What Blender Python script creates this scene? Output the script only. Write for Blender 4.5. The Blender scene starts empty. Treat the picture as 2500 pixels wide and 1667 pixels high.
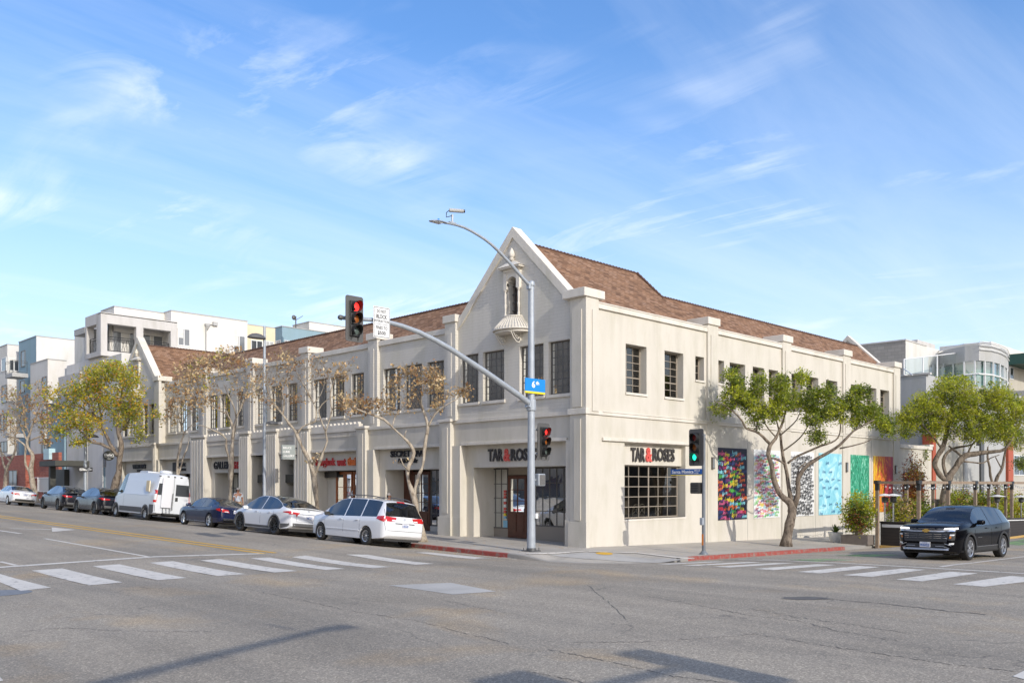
import bpy, bmesh, math, random
import numpy as np
from mathutils import Vector, Matrix, noise
R_ = math.radians
scene = bpy.context.scene
COL = scene.collection
# ------------------------------------------------------------------ camera
FPX, HZ, CX = 2166.0, 1183.0, 1250.0
CAM = Vector((-25.2, -21.5, 2.33))
HEAD = R_(44.74)
FV = Vector((math.sin(HEAD), math.cos(HEAD), 0)); RV = Vector((math.cos(HEAD), -math.sin(HEAD), 0))
cd = bpy.data.cameras.new("camera"); cam = bpy.data.objects.new("camera", cd); COL.objects.link(cam)
cd.sensor_fit = 'HORIZONTAL'; cd.sensor_width = 36; cd.lens = 36*FPX/2500
cd.shift_y = (HZ-833.5)/2500; cd.clip_start = .1; cd.clip_end = 3000
cam.location = CAM; cam.rotation_euler = (R_(90), 0, -HEAD)
scene.camera = cam
# ------------------------------------------------------------------ light
SUN_EL = 28.5
SUN_DIR = Vector((-.13, -.99, 0)).normalized()*math.cos(R_(SUN_EL)) + Vector((0, 0, math.sin(R_(SUN_EL))))
sd = bpy.data.lights.new("sun", 'SUN'); sun = bpy.data.objects.new("sun", sd); COL.objects.link(sun)
sd.energy = 2.05; sd.angle = R_(.53); sd.color = (1, .945, .86)
sun.rotation_euler = SUN_DIR.to_track_quat('Z', 'Y').to_euler()
sun.location = (-30, -40, 40)
scene.view_settings.view_transform = 'Standard'; scene.view_settings.look = 'None'
scene.view_settings.exposure = .77; scene.view_settings.gamma = 1
# ------------------------------------------------------------------ world: sky texture + thin cirrus
world = bpy.data.worlds.new("World"); scene.world = world; world.use_nodes = True
wn = world.node_tree; wn.nodes.clear()
def N(nt, t, **kw):
    n = nt.nodes.new(t)
    for k, v in kw.items():
        if k == 'ins':
            for a, b in v.items(): n.inputs[a].default_value = b
        else: setattr(n, k, v)
    return n
def ramp(nt, pts, interp='LINEAR'):
    n = nt.nodes.new('ShaderNodeValToRGB'); n.color_ramp.interpolation = interp
    e = n.color_ramp.elements
    while len(e) < len(pts): e.new(.5)
    for i, (p, c) in enumerate(pts):
        e[i].position = p
        e[i].color = c if len(c) == 4 else (*c, 1)
    return n
def build_world():
    L = wn.links.new
    out = N(wn, 'ShaderNodeOutputWorld'); bg = N(wn, 'ShaderNodeBackground')
    sky = N(wn, 'ShaderNodeTexSky'); sky.sky_type = 'NISHITA'; sky.sun_disc = False
    sky.sun_elevation = R_(SUN_EL); sky.sun_rotation = math.atan2(SUN_DIR.x, SUN_DIR.y)
    sky.altitude = 0; sky.air_density = 1.0; sky.dust_density = .9; sky.ozone_density = 2.0
    tc = N(wn, 'ShaderNodeTexCoord'); sep = N(wn, 'ShaderNodeSeparateXYZ'); L(tc.outputs['Generated'], sep.inputs[0])
    mx = N(wn, 'ShaderNodeMath', operation='MAXIMUM'); L(sep.outputs['Z'], mx.inputs[0]); mx.inputs[1].default_value = 0.0
    ad = N(wn, 'ShaderNodeMath', operation='ADD'); L(mx.outputs[0], ad.inputs[0]); ad.inputs[1].default_value = .07
    dx = N(wn, 'ShaderNodeMath', operation='DIVIDE'); L(sep.outputs['X'], dx.inputs[0]); L(ad.outputs[0], dx.inputs[1])
    dy = N(wn, 'ShaderNodeMath', operation='DIVIDE'); L(sep.outputs['Y'], dy.inputs[0]); L(ad.outputs[0], dy.inputs[1])
    cb = N(wn, 'ShaderNodeCombineXYZ'); L(dx.outputs[0], cb.inputs[0]); L(dy.outputs[0], cb.inputs[1])
    def clouds(rot, sc, scale, det, lo, hi, dist, loc=(0, 0, 0)):
        mp = N(wn, 'ShaderNodeMapping'); mp.inputs['Rotation'].default_value = (0, 0, R_(rot)); mp.inputs['Scale'].default_value = sc
        mp.inputs['Location'].default_value = loc
        L(cb.outputs[0], mp.inputs[0])
        nz = N(wn, 'ShaderNodeTexNoise', ins={'Scale': scale, 'Detail': det, 'Roughness': .62, 'Distortion': dist})
        L(mp.outputs[0], nz.inputs[0])
        rp = ramp(wn, [(lo, (0, 0, 0)), (hi, (1, 1, 1))]); L(nz.outputs[0], rp.inputs[0])
        return rp.outputs[0]
    c1 = clouds(38, (1.0, .36, 1), 2.3, 10, .50, .72, 1.3, (3.1, 0, 0))
    c2 = clouds(-45, (.35, 1.9, 1), .9, 8, .42, .80, .4, (0, 5.3, 0))
    c3 = clouds(20, (.8, .8, 1), 1.2, 3, .46, .62, .3, (2.2, 6.1, 0))
    m1 = N(wn, 'ShaderNodeMath', operation='MULTIPLY'); L(c1, m1.inputs[0]); L(c3, m1.inputs[1])
    m2 = N(wn, 'ShaderNodeMath', operation='MULTIPLY_ADD'); L(c2, m2.inputs[0]); m2.inputs[1].default_value = .42; L(m1.outputs[0], m2.inputs[2])
    m2.use_clamp = True
    m3 = N(wn, 'ShaderNodeMath', operation='MULTIPLY'); L(m2.outputs[0], m3.inputs[0]); m3.inputs[1].default_value = .62
    # grade of the clear sky, then cloud light on top
    hs = N(wn, 'ShaderNodeHueSaturation', ins={'Hue': .508, 'Saturation': 1.38, 'Value': .92}); L(sky.outputs[0], hs.inputs['Color'])
    # thin haze that evens out the horizon glare in view and adds fill light behind
    hz = ramp(wn, [(0., (.92, .92, .92)), (.12, (.74, .74, .74)), (.30, (.30, .30, .30)), (.45, (.12, .12, .12)), (.9, (.06, .06, .06))]); L(mx.outputs[0], hz.inputs[0])
    mh = N(wn, 'ShaderNodeMix', data_type='RGBA'); L(hz.outputs[0], mh.inputs[0]); L(hs.outputs[0], mh.inputs[6]); 
    dt = N(wn, 'ShaderNodeVectorMath', operation='DOT_PRODUCT'); L(tc.outputs['Generated'], dt.inputs[0]); dt.inputs[1].default_value = (-.66, -.75, 0)
    hr = ramp(wn, [(.0, (3.15, 3.85, 4.85)), (.36, (3.3, 3.95, 4.8)), (.58, (7.0, 6.5, 5.9)), (1., (11.5, 10.2, 8.6))]); ma = N(wn, 'ShaderNodeMath', operation='MULTIPLY_ADD'); L(dt.outputs['Value'], ma.inputs[0]); ma.inputs[1].default_value = .5; ma.inputs[2].default_value = .5  # haze made warmer and brighter behind the camera to lift the left front
    L(ma.outputs[0], hr.inputs[0]); L(hr.outputs[0], mh.inputs[7])
    mix = N(wn, 'ShaderNodeMix', data_type='RGBA'); L(m3.outputs[0], mix.inputs[0]); L(mh.outputs[2], mix.inputs[6])
    mix.inputs[7].default_value = (4.7, 4.95, 5.3, 1)
    L(mix.outputs[2], bg.inputs[0]); bg.inputs[1].default_value = .15
    L(bg.outputs[0], out.inputs[0])
build_world()
# ------------------------------------------------------------------ pixel rays (photo pixels 2500x1667) for laying out plan dimensions
def ray(px, py): return FV + RV*((px-CX)/FPX) + Vector((0, 0, (HZ-py)/FPX))
def onX(px, py, x0=0.0):          # -> (Y, z) on the plane X = x0
    r = ray(px, py); d = (x0-CAM.x)/r.x; p = CAM + r*d; return p.y, p.z
def onY(px, py, y0=0.0):          # -> (X, z) on the plane Y = y0
    r = ray(px, py); d = (y0-CAM.y)/r.y; p = CAM + r*d; return p.x, p.z
def atd(px, py, d): return CAM + ray(px, py)*d
def sstep(t):
    t = max(0., min(1., t)); return t*t*(3-2*t)
CURBX, CURBY, CRAD = -4.1, -4.2, 4.0
CCX, CCY = CURBX+CRAD, CURBY+CRAD
def base(x, y):
    b = 0.
    if y > 0: b += .018*min(y, 140)*sstep(y/3+.3)
    if x > 0: b -= .02*min(x, 60)*sstep(x/3+.3)
    return b
def dip(y): return -.03*min(max(-y, 0), 4.2)     # pavement falls to the side-street kerb
def cdist(x, y):                  # distance outside the kerb line of the corner block (negative inside)
    if x < CCX and y < CCY: return math.hypot(x-CCX, y-CCY)-CRAD
    if x-CURBX > 0 and y-CURBY > 0: return -min(x-CURBX, y-CURBY)
    return max(CURBX-x, CURBY-y)
def crown(u):
    if u <= 0: return 0.
    return .24*sstep(u/3.0) + .06*sstep((u-2)/9)
def road(x, y): return base(x, y) + dip(y) - .15 + crown(cdist(x, y)) + .12*sstep(cdist(x, y)/5)*sstep(-y/4)
def walk(x, y):
    z = base(x, y)+dip(y)
    ang = math.atan2(y-CCY, x-CCX); rad = math.hypot(x-CCX, y-CCY)
    if x < CCX+2.2 and y < CCY+2.2:
        w = 1-sstep((abs(((ang-R_(-132)+math.pi) % (2*math.pi))-math.pi)-R_(26))/R_(16))
        z -= .135*w*sstep((rad-1.6)/2.2)
    return z
def gnd(px, py, fn=road, off=0.0):
    r = ray(px, py); d = 5.0
    for _ in range(60):
        p = CAM + r*d; h = fn(p.x, p.y)+off
        d2 = (h-CAM.z)/r.z if r.z < 0 else d
        d = d*.4+d2*.6
    p = CAM + r*d; return Vector((p.x, p.y, fn(p.x, p.y)+off))
# ------------------------------------------------------------------ object helpers
def thing(name, label, cat, loc=(0, 0, 0), rotz=0., group=None, kind=None):
    o = bpy.data.objects.new(name, None); COL.objects.link(o); o.empty_display_size = .3
    o.location = loc; o.rotation_euler = (0, 0, rotz); o['label'] = label; o['category'] = cat
    if group: o['group'] = group
    if kind: o['kind'] = kind
    return o
def tag(o, label, cat, group=None):
    o['label'] = label; o['category'] = cat
    if group: o['group'] = group
    return o
class MB:
    def __init__(s): s.v = []; s.f = []; s.m = []; s.uv = {}
    def add(s, vs, fs, mi=0):
        b = len(s.v); s.v.extend([tuple(p) for p in vs])
        for f in fs: s.f.append(tuple(i+b for i in f)); s.m.append(mi)
        return s
    def quad(s, a, b, c, d, mi=0, uv=None):
        if uv: s.uv[len(s.f)] = uv
        return s.add([a, b, c, d], [(0, 1, 2, 3)], mi)
    def poly(s, pts, mi=0): return s.add(pts, [tuple(range(len(pts)))], mi)
    def box(s, x0, x1, y0, y1, z0, z1, mi=0):
        if x0 > x1: x0, x1 = x1, x0
        if y0 > y1: y0, y1 = y1, y0
        if z0 > z1: z0, z1 = z1, z0
        return s.add([(x0, y0, z0), (x1, y0, z0), (x1, y1, z0), (x0, y1, z0), (x0, y0, z1), (x1, y0, z1), (x1, y1, z1), (x0, y1, z1)],
                     [(0, 3, 2, 1), (4, 5, 6, 7), (0, 1, 5, 4), (1, 2, 6, 5), (2, 3, 7, 6), (3, 0, 4, 7)], mi)
    def obox(s, c, ax, ay, az, mi=0):   # centre + three half-axis vectors
        c, ax, ay, az = map(Vector, (c, ax, ay, az)); P = []
        for k in (-1, 1):
            for i, j in ((-1, -1), (1, -1), (1, 1), (-1, 1)): P.append(c+ax*i+ay*j+az*k)
        return s.add(P, [(0, 3, 2, 1), (4, 5, 6, 7), (0, 1, 5, 4), (1, 2, 6, 5), (2, 3, 7, 6), (3, 0, 4, 7)], mi)
    def prism(s, pts, d, mi=0):         # planar polygon pushed along vector d
        pts = [Vector(p) for p in pts]; d = Vector(d); n = len(pts)
        P = pts+[p+d for p in pts]
        F = [tuple(range(n-1, -1, -1)), tuple(range(n, 2*n))]+[(i, (i+1) % n, n+(i+1) % n, n+i) for i in range(n)]
        return s.add(P, F, mi)
    def tube(s, pts, rs, n=8, cap=True, mi=0):
        pts = [Vector(p) for p in pts]; m = len(pts)
        if not isinstance(rs, (list, tuple)): rs = [rs]*m
        V = []; up = None
        for i in range(m):
            t = (pts[min(i+1, m-1)]-pts[max(i-1, 0)])
            t = t.normalized() if t.length > 1e-9 else Vector((0, 0, 1))
            if up is None: up = t.orthogonal().normalized()
            else:
                up = up-t*up.dot(t); up = up.normalized() if up.length > 1e-6 else t.orthogonal().normalized()
            w = t.cross(up)
            for k in range(n):
                a = 2*math.pi*k/n; V.append(pts[i]+(up*math.cos(a)+w*math.sin(a))*rs[i])
        F = [(i*n+k, i*n+(k+1) % n, (i+1)*n+(k+1) % n, (i+1)*n+k) for i in range(m-1) for k in range(n)]
        if cap: F += [tuple(range(n-1, -1, -1)), tuple((m-1)*n+k for k in range(n))]
        return s.add(V, F, mi)
    def lathe(s, prof, c=(0, 0, 0), n=20, axis='z', mi=0, a0=0, a1=2*math.pi):
        c = Vector(c); m = len(prof); full = abs(a1-a0-2*math.pi) < 1e-6; k_n = n if full else n+1; V = []
        for (r, z) in prof:
            for k in range(k_n):
                a = a0+(a1-a0)*k/n
                if axis == 'z': q = (r*math.cos(a), r*math.sin(a), z)
                elif axis == 'y': q = (r*math.cos(a), z, r*math.sin(a))
                else: q = (z, r*math.cos(a), r*math.sin(a))
                V.append(c+Vector(q))
        F = []
        for i in range(m-1):
            for k in range(n):
                k2 = (k+1) % k_n
                F.append((i*k_n+k, i*k_n+k2, (i+1)*k_n+k2, (i+1)*k_n+k))
        return s.add(V, F, mi)
    def split(s, name, mats, parent=None, tol=.02, **k):
        """build every separate cluster of touching pieces as an object of its own"""
        n = len(s.v); par = list(range(n))
        def fd(a):
            while par[a] != a: par[a] = par[par[a]]; a = par[a]
            return a
        for f in s.f:
            for q in f[1:]:
                a, b = fd(f[0]), fd(q)
                if a != b: par[b] = a
        comp = {}
        for i in range(n): comp.setdefault(fd(i), []).append(i)
        keys = list(comp); bb = []
        for c in keys:
            A = np.array([s.v[i] for i in comp[c]]); bb.append((A.min(0)-tol, A.max(0)+tol))
        g = list(range(len(keys)))
        def f2(a):
            while g[a] != a: g[a] = g[g[a]]; a = g[a]
            return a
        for i in range(len(keys)):
            for j in range(i+1, len(keys)):
                if np.all(bb[i][0] < bb[j][1]) and np.all(bb[j][0] < bb[i][1]): g[f2(j)] = f2(i)
        cl = {}
        for i, c in enumerate(keys): cl[c] = f2(i)
        subs = {}
        for fi, f in enumerate(s.f):
            m = subs.setdefault(cl[fd(f[0])], MB()); mp = m.__dict__.setdefault('mp', {})
            idx = []
            for q in f:
                if q not in mp: mp[q] = len(m.v); m.v.append(s.v[q])
                idx.append(mp[q])
            if fi in s.uv: m.uv[len(m.f)] = s.uv[fi]
            m.f.append(tuple(idx)); m.m.append(s.m[fi])
        return [m.build(name, mats, parent, **k) for m in subs.values()]
    def build(s, name, mats, parent=None, smooth=False, world=True, sharp=35, bevel=0):
        me = bpy.data.meshes.new(name); me.from_pydata(s.v, [], s.f)
        if not isinstance(mats, (list, tuple)): mats = [mats]
        for m in mats: me.materials.append(m)
        if any(s.m): me.polygons.foreach_set('material_index', s.m)
        if s.uv:
            ul = me.uv_layers.new(name='uv')
            for fi, u in s.uv.items():
                for k, li in enumerate(me.polygons[fi].loop_indices): ul.data[li].uv = u[k]
        if smooth:
            me.polygons.foreach_set('use_smooth', [True]*len(s.f))
            me.set_sharp_from_angle(angle=R_(sharp))
        me.update()
        o = bpy.data.objects.new(name, me); COL.objects.link(o)
        if parent is not None:
            o.parent = parent
            if world and parent.type == 'EMPTY':
                o.matrix_parent_inverse = (Matrix.Translation(parent.location) @ Matrix.Rotation(parent.rotation_euler[2], 4, 'Z')).inverted()
        if bevel:
            b = o.modifiers.new('bevel', 'BEVEL'); b.width = bevel; b.segments = 2; b.limit_method = 'ANGLE'; b.angle_limit = R_(40)
        return o
def struct(name, o): o['kind'] = 'structure'; return o
def text_mesh(txt, size=1, depth=.02, offset=0., shear=0., spacing=1., align='CENTER', res=2):
    """flat text in XY plane extruded in Z; returns verts, faces"""
    cu = bpy.data.curves.new('text', 'FONT'); cu.body = txt; cu.size = size; cu.extrude = depth/2; cu.offset = offset
    cu.shear = shear; cu.space_character = spacing; cu.align_x = align; cu.resolution_u = res
    o = bpy.data.objects.new('text', cu); COL.objects.link(o)
    dg = bpy.context.evaluated_depsgraph_get(); me = bpy.data.meshes.new_from_object(o.evaluated_get(dg))
    V = [v.co.copy() for v in me.vertices]; F = [tuple(p.vertices) for p in me.polygons]
    bpy.data.objects.remove(o); bpy.data.curves.remove(cu); bpy.data.meshes.remove(me)
    return V, F
def put_text(mb, txt, org, U, W, width=None, height=1., depth=.03, mi=0, **kw):
    """place text: org = centre-left baseline etc; U along, W up; scaled to width & height"""
    V, F = text_mesh(txt, 1, .02, align='LEFT', **kw)
    if not V: return
    xs = [v.x for v in V]; ys = [v.y for v in V]
    x0, x1, y0, y1 = min(xs), max(xs), min(ys), max(ys)
    sy = height/(y1-y0); sx = width/(x1-x0) if width else sy
    U = Vector(U).normalized(); W = Vector(W).normalized(); Nn = U.cross(W); org = Vector(org)
    mb.add([org+U*((v.x-x0)*sx)+W*((v.y-y0)*sy)+Nn*((v.z+.01)/.02*depth) for v in V], F, mi)
# ------------------------------------------------------------------ materials
def newmat(name):
    m = bpy.data.materials.new(name); m.use_nodes = True; nt = m.node_tree
    b = nt.nodes['Principled BSDF']; return m, nt, b
def simple(name, col, rough=.6, metal=0., spec=.5, var=0., vscale=8., bump=0., bscale=60., coat=0., emit=None, estr=1.):
    m, nt, b = newmat(name); L = nt.links.new
    b.inputs['Base Color'].default_value = (*col, 1); b.inputs['Roughness'].default_value = rough
    b.inputs['Metallic'].default_value = metal; b.inputs['Specular IOR Level'].default_value = spec
    b.inputs['Coat Weight'].default_value = coat; b.inputs['Coat Roughness'].default_value = .04
    if emit: b.inputs['Emission Color'].default_value = (*emit, 1); b.inputs['Emission Strength'].default_value = estr
    if var or bump: tc = N(nt, 'ShaderNodeTexCoord')
    if var:
        nz = N(nt, 'ShaderNodeTexNoise', ins={'Scale': vscale, 'Detail': 5, 'Roughness': .6}); L(tc.outputs['Object'], nz.inputs[0])
        c = [max(0, x*(1-var)) for x in col]; c2 = [min(1, x*(1+var)) for x in col]
        rp = ramp(nt, [(.3, c), (.7, c2)]); L(nz.outputs[0], rp.inputs[0]); L(rp.outputs[0], b.inputs['Base Color'])
    if bump:
        nb = N(nt, 'ShaderNodeTexNoise', ins={'Scale': bscale, 'Detail': 4}); L(tc.outputs['Object'], nb.inputs[0])
        bp = N(nt, 'ShaderNodeBump', ins={'Strength': bump, 'Distance': .01}); L(nb.outputs[0], bp.inputs['Height']); L(bp.outputs[0], b.inputs['Normal'])
    return m
def axes_vec(nt, a, b_):
    g = N(nt, 'ShaderNodeNewGeometry'); s = N(nt, 'ShaderNodeSeparateXYZ'); nt.links.new(g.outputs['Position'], s.inputs[0])
    c = N(nt, 'ShaderNodeCombineXYZ'); nt.links.new(s.outputs[a], c.inputs[0]); nt.links.new(s.outputs[b_], c.inputs[1]); return c.outputs[0], g
def stucco(name, col, stain=.10, brick=None):
    m, nt, b = newmat(name); L = nt.links.new
    b.inputs['Roughness'].default_value = .85; b.inputs['Specular IOR Level'].default_value = .25
    g = N(nt, 'ShaderNodeNewGeometry')
    mp = N(nt, 'ShaderNodeMapping'); mp.inputs['Scale'].default_value = (.9, .9, .28); L(g.outputs['Position'], mp.inputs[0])
    n1 = N(nt, 'ShaderNodeTexNoise', ins={'Scale': 1.3, 'Detail': 7, 'Roughness': .65}); L(mp.outputs[0], n1.inputs[0])
    c0 = [x*(1-stain*1.6) for x in col]; c0[2] *= .94
    r1 = ramp(nt, [(.28, c0), (.52, col), (.78, [min(1, x*(1+stain*.5)) for x in col])]); L(n1.outputs[0], r1.inputs[0])
    last = r1.outputs[0]
    n2 = N(nt, 'ShaderNodeTexNoise', ins={'Scale': 28., 'Detail': 6, 'Roughness': .7}); L(g.outputs['Position'], n2.inputs[0])
    mx = N(nt, 'ShaderNodeMix', data_type='RGBA', blend_type='MULTIPLY'); mx.inputs[0].default_value = .5
    r2 = ramp(nt, [(.3, (.86, .85, .83)), (.7, (1, 1, 1))]); L(n2.outputs[0], r2.inputs[0])
    L(last, mx.inputs[6]); L(r2.outputs[0], mx.inputs[7]); last = mx.outputs[2]
    h = n2.outputs[0]
    bp = N(nt, 'ShaderNodeBump', ins={'Strength': .35, 'Distance': .012}); L(h, bp.inputs['Height'])
    mp3 = N(nt, 'ShaderNodeMapping'); mp3.inputs['Scale'].default_value = (1.3, 1.3, .13); L(g.outputs['Position'], mp3.inputs[0])
    n3 = N(nt, 'ShaderNodeTexNoise', ins={'Scale': 1., 'Detail': 6, 'Roughness': .6}); L(mp3.outputs[0], n3.inputs[0])
    r3 = ramp(nt, [(.36, (.86, .855, .84)), (.52, (1, 1, 1))]); L(n3.outputs[0], r3.inputs[0])
    mz = N(nt, 'ShaderNodeMix', data_type='RGBA', blend_type='MULTIPLY'); mz.inputs[0].default_value = min(1, stain*5); L(last, mz.inputs[6]); L(r3.outputs[0], mz.inputs[7]); last = mz.outputs[2]
    if brick:
        vec, _ = axes_vec(nt, *brick)
        bt = N(nt, 'ShaderNodeTexBrick', ins={'Scale': 1., 'Mortar Size': .006, 'Mortar Smooth': .6, 'Brick Width': .42, 'Row Height': .125, 'Bias': 0.})
        L(vec, bt.inputs[0])
        mo = N(nt, 'ShaderNodeMix', data_type='RGBA', blend_type='MULTIPLY'); L(bt.outputs['Fac'], mo.inputs[0]); L(last, mo.inputs[6]); mo.inputs[7].default_value = (.86, .85, .83, 1)
        last = mo.outputs[2]
        inv = N(nt, 'ShaderNodeMath', operation='SUBTRACT'); inv.inputs[0].default_value = 1; L(bt.outputs['Fac'], inv.inputs[1])
        b2 = N(nt, 'ShaderNodeBump', ins={'Strength': .55, 'Distance': .012}); L(inv.outputs[0], b2.inputs['Height']); L(bp.outputs[0], b2.inputs['Normal'])
        L(b2.outputs[0], b.inputs['Normal'])
    else: L(bp.outputs[0], b.inputs['Normal'])
    L(last, b.inputs['Base Color'])
    return m
M = {}
CREAM = (.60, .56, .485)
M['stucco'] = stucco('cream_stucco', list(CREAM), .09)
M['brickL'] = stucco('painted_brick', [.62, .585, .52], .05, ('Y', 'Z'))
M['trim'] = stucco('cream_trim', [.68, .635, .56], .10)
M['white_wall'] = stucco('white_render', [.64, .62, .58], .07)
M['white_wall2'] = stucco('white_render_bright', [.68, .655, .62], .06)
M['cream_wall'] = stucco('cream_render', [.70, .60, .42], .03)
M['blue_wall'] = stucco('blue_grey_render', [.25, .36, .42], .04)
M['grey_conc'] = stucco('grey_concrete', [.54, .52, .50], .12)
M['grey_wall'] = stucco('grey_render', [.42, .42, .41], .07)
M['beige_wall'] = stucco('beige_render', [.46, .43, .37], .06)
M['orange'] = simple('orange_paint', (.40, .085, .04), .6)
def roofmat():
    m, nt, b = newmat('shingle_roof'); L = nt.links.new
    b.inputs['Roughness'].default_value = .9; b.inputs['Specular IOR Level'].default_value = .2
    uv = N(nt, 'ShaderNodeUVMap'); uv.uv_map = 'uv'
    bt = N(nt, 'ShaderNodeTexBrick', ins={'Scale': 1., 'Mortar Size': .012, 'Mortar Smooth': .2, 'Brick Width': .30, 'Row Height': .155, 'Bias': 0.})
    bt.inputs['Color1'].default_value = (0, 0, 0, 1); bt.inputs['Color2'].default_value = (1, 1, 1, 1); bt.inputs['Mortar'].default_value = (0, 0, 0, 1)
    L(uv.outputs[0], bt.inputs[0])
    r = ramp(nt, [(0., (.16, .092, .055)), (.3, (.26, .150, .086)), (.6, (.305, .182, .106)), (1., (.35, .225, .148))]); L(bt.outputs['Color'], r.inputs[0])
    nz = N(nt, 'ShaderNodeTexNoise', ins={'Scale': 1.6, 'Detail': 6, 'Roughness': .7}); L(uv.outputs[0], nz.inputs[0])
    r2 = ramp(nt, [(.3, (.72, .70, .72)), (.7, (1.12, 1.05, 1))]); L(nz.outputs[0], r2.inputs[0])
    mx = N(nt, 'ShaderNodeMix', data_type='RGBA', blend_type='MULTIPLY'); mx.inputs[0].default_value = 1; L(r.outputs[0], mx.inputs[6]); L(r2.outputs[0], mx.inputs[7])
    L(mx.outputs[2], b.inputs['Base Color'])
    # each course lifts to its lower edge
    sp = N(nt, 'ShaderNodeSeparateXYZ'); L(uv.outputs[0], sp.inputs[0])
    dv = N(nt, 'ShaderNodeMath', operation='DIVIDE'); L(sp.outputs['Y'], dv.inputs[0]); dv.inputs[1].default_value = .155
    fr = N(nt, 'ShaderNodeMath', operation='FRACT'); L(dv.outputs[0], fr.inputs[0])
    iv = N(nt, 'ShaderNodeMath', operation='SUBTRACT'); iv.inputs[0].default_value = 1; L(fr.outputs[0], iv.inputs[1])
    sm = N(nt, 'ShaderNodeMath', operation='MULTIPLY_ADD'); L(bt.outputs['Color'], sm.inputs[0]); sm.inputs[1].default_value = .5; L(iv.outputs[0], sm.inputs[2])
    bp = N(nt, 'ShaderNodeBump', ins={'Strength': .9, 'Distance': .03}); L(sm.outputs[0], bp.inputs['Height']); L(bp.outputs[0], b.inputs['Normal'])
    return m
M['roof'] = roofmat()
M['roof_cap'] = simple('roof_cap', (.10, .055, .04), .9, var=.3, vscale=9)
def asphalt():
    m, nt, b = newmat('asphalt'); L = nt.links.new
    b.inputs['Specular IOR Level'].default_value = .25; b.inputs['Roughness'].default_value = .88
    g = N(nt, 'ShaderNodeNewGeometry'); P = g.outputs['Position']
    n0 = N(nt, 'ShaderNodeTexNoise', ins={'Scale': .16, 'Detail': 6, 'Roughness': .6}); L(P, n0.inputs[0])
    r0 = ramp(nt, [(.30, (.262, .232, .188)), (.5, (.308, .274, .225)), (.72, (.345, .308, .252))]); L(n0.outputs[0], r0.inputs[0])
    # broad streaks along the street
    mp = N(nt, 'ShaderNodeMapping'); mp.inputs['Rotation'].default_value = (0, 0, 0); mp.inputs['Scale'].default_value = (.9, .07, 1); L(P, mp.inputs[0])
    n1 = N(nt, 'ShaderNodeTexNoise', ins={'Scale': 1., 'Detail': 5, 'Roughness': .6}); L(mp.outputs[0], n1.inputs[0])
    r1 = ramp(nt, [(.35, (.86, .86, .86)), (.65, (1.13, 1.11, 1.08))]); L(n1.outputs[0], r1.inputs[0])
    x1 = N(nt, 'ShaderNodeMix', data_type='RGBA', blend_type='MULTIPLY'); x1.inputs[0].default_value = 1; L(r0.outputs[0], x1.inputs[6]); L(r1.outputs[0], x1.inputs[7])
    # warm worn patches
    n4 = N(nt, 'ShaderNodeTexNoise', ins={'Scale': .33, 'Detail': 4, 'Roughness': .55, 'Distortion': .4}); L(P, n4.inputs[0])
    r4 = ramp(nt, [(.54, (0, 0, 0)), (.70, (1, 1, 1))]); L(n4.outputs[0], r4.inputs[0])
    xw = N(nt, 'ShaderNodeMix', data_type='RGBA', blend_type='MULTIPLY'); L(r4.outputs[0], xw.inputs[0]); L(x1.outputs[2], xw.inputs[6]); xw.inputs[7].default_value = (1.14, 1.02, .86, 1)
    # aggregate speckle
    v = N(nt, 'ShaderNodeTexVoronoi', ins={'Scale': 55.}); L(P, v.inputs[0])
    r2 = ramp(nt, [(0, (.62, .61, .60)), (.45, (.95, .94, .92)), (.8, (1.15, 1.13, 1.1)), (1., (1.9, 1.85, 1.75))])
    wn_ = N(nt, 'ShaderNodeSeparateColor'); L(v.outputs['Color'], wn_.inputs[0]); L(wn_.outputs[0], r2.inputs[0])
    x2 = N(nt, 'ShaderNodeMix', data_type='RGBA', blend_type='MULTIPLY'); x2.inputs[0].default_value = .75; L(xw.outputs[2], x2.inputs[6]); L(r2.outputs[0], x2.inputs[7])
    # cracks
    n3 = N(nt, 'ShaderNodeTexNoise', ins={'Scale': .8, 'Detail': 5, 'Roughness': .6}); L(P, n3.inputs[0])
    sc = N(nt, 'ShaderNodeVectorMath', operation='SCALE'); L(n3.outputs['Color'], sc.inputs[0]); sc.inputs['Scale'].default_value = 1.5
    av = N(nt, 'ShaderNodeVectorMath', operation='ADD'); L(P, av.inputs[0]); L(sc.outputs[0], av.inputs[1])
    cv = N(nt, 'ShaderNodeTexVoronoi', feature='DISTANCE_TO_EDGE', ins={'Scale': .21}); L(av.outputs[0], cv.inputs[0])
    rc = ramp(nt, [(.0, (1, 1, 1)), (.0022, (1, 1, 1)), (.0055, (0, 0, 0))]); L(cv.outputs[0], rc.inputs[0])
    nm = N(nt, 'ShaderNodeTexNoise', ins={'Scale': .5, 'Detail': 3}); L(P, nm.inputs[0])
    rm = ramp(nt, [(.50, (0, 0, 0)), (.62, (.6, .6, .6))]); L(nm.outputs[0], rm.inputs[0])
    mm = N(nt, 'ShaderNodeMath', operation='MULTIPLY'); L(rc.outputs[0], mm.inputs[0]); L(rm.outputs[0], mm.inputs[1])
    x3 = N(nt, 'ShaderNodeMix', data_type='RGBA'); L(mm.outputs[0], x3.inputs[0]); L(x2.outputs[2], x3.inputs[6]); x3.inputs[7].default_value = (.11, .10, .088, 1)
    L(x3.outputs[2], b.inputs['Base Color'])
    nb = N(nt, 'ShaderNodeTexNoise', ins={'Scale': 70., 'Detail': 4, 'Roughness': .7}); L(P, nb.inputs[0])
    bp = N(nt, 'ShaderNodeBump', ins={'Strength': .5, 'Distance': .01}); L(nb.outputs[0], bp.inputs['Height']); L(bp.outputs[0], b.inputs['Normal'])
    return m
M['asphalt'] = asphalt()
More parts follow.
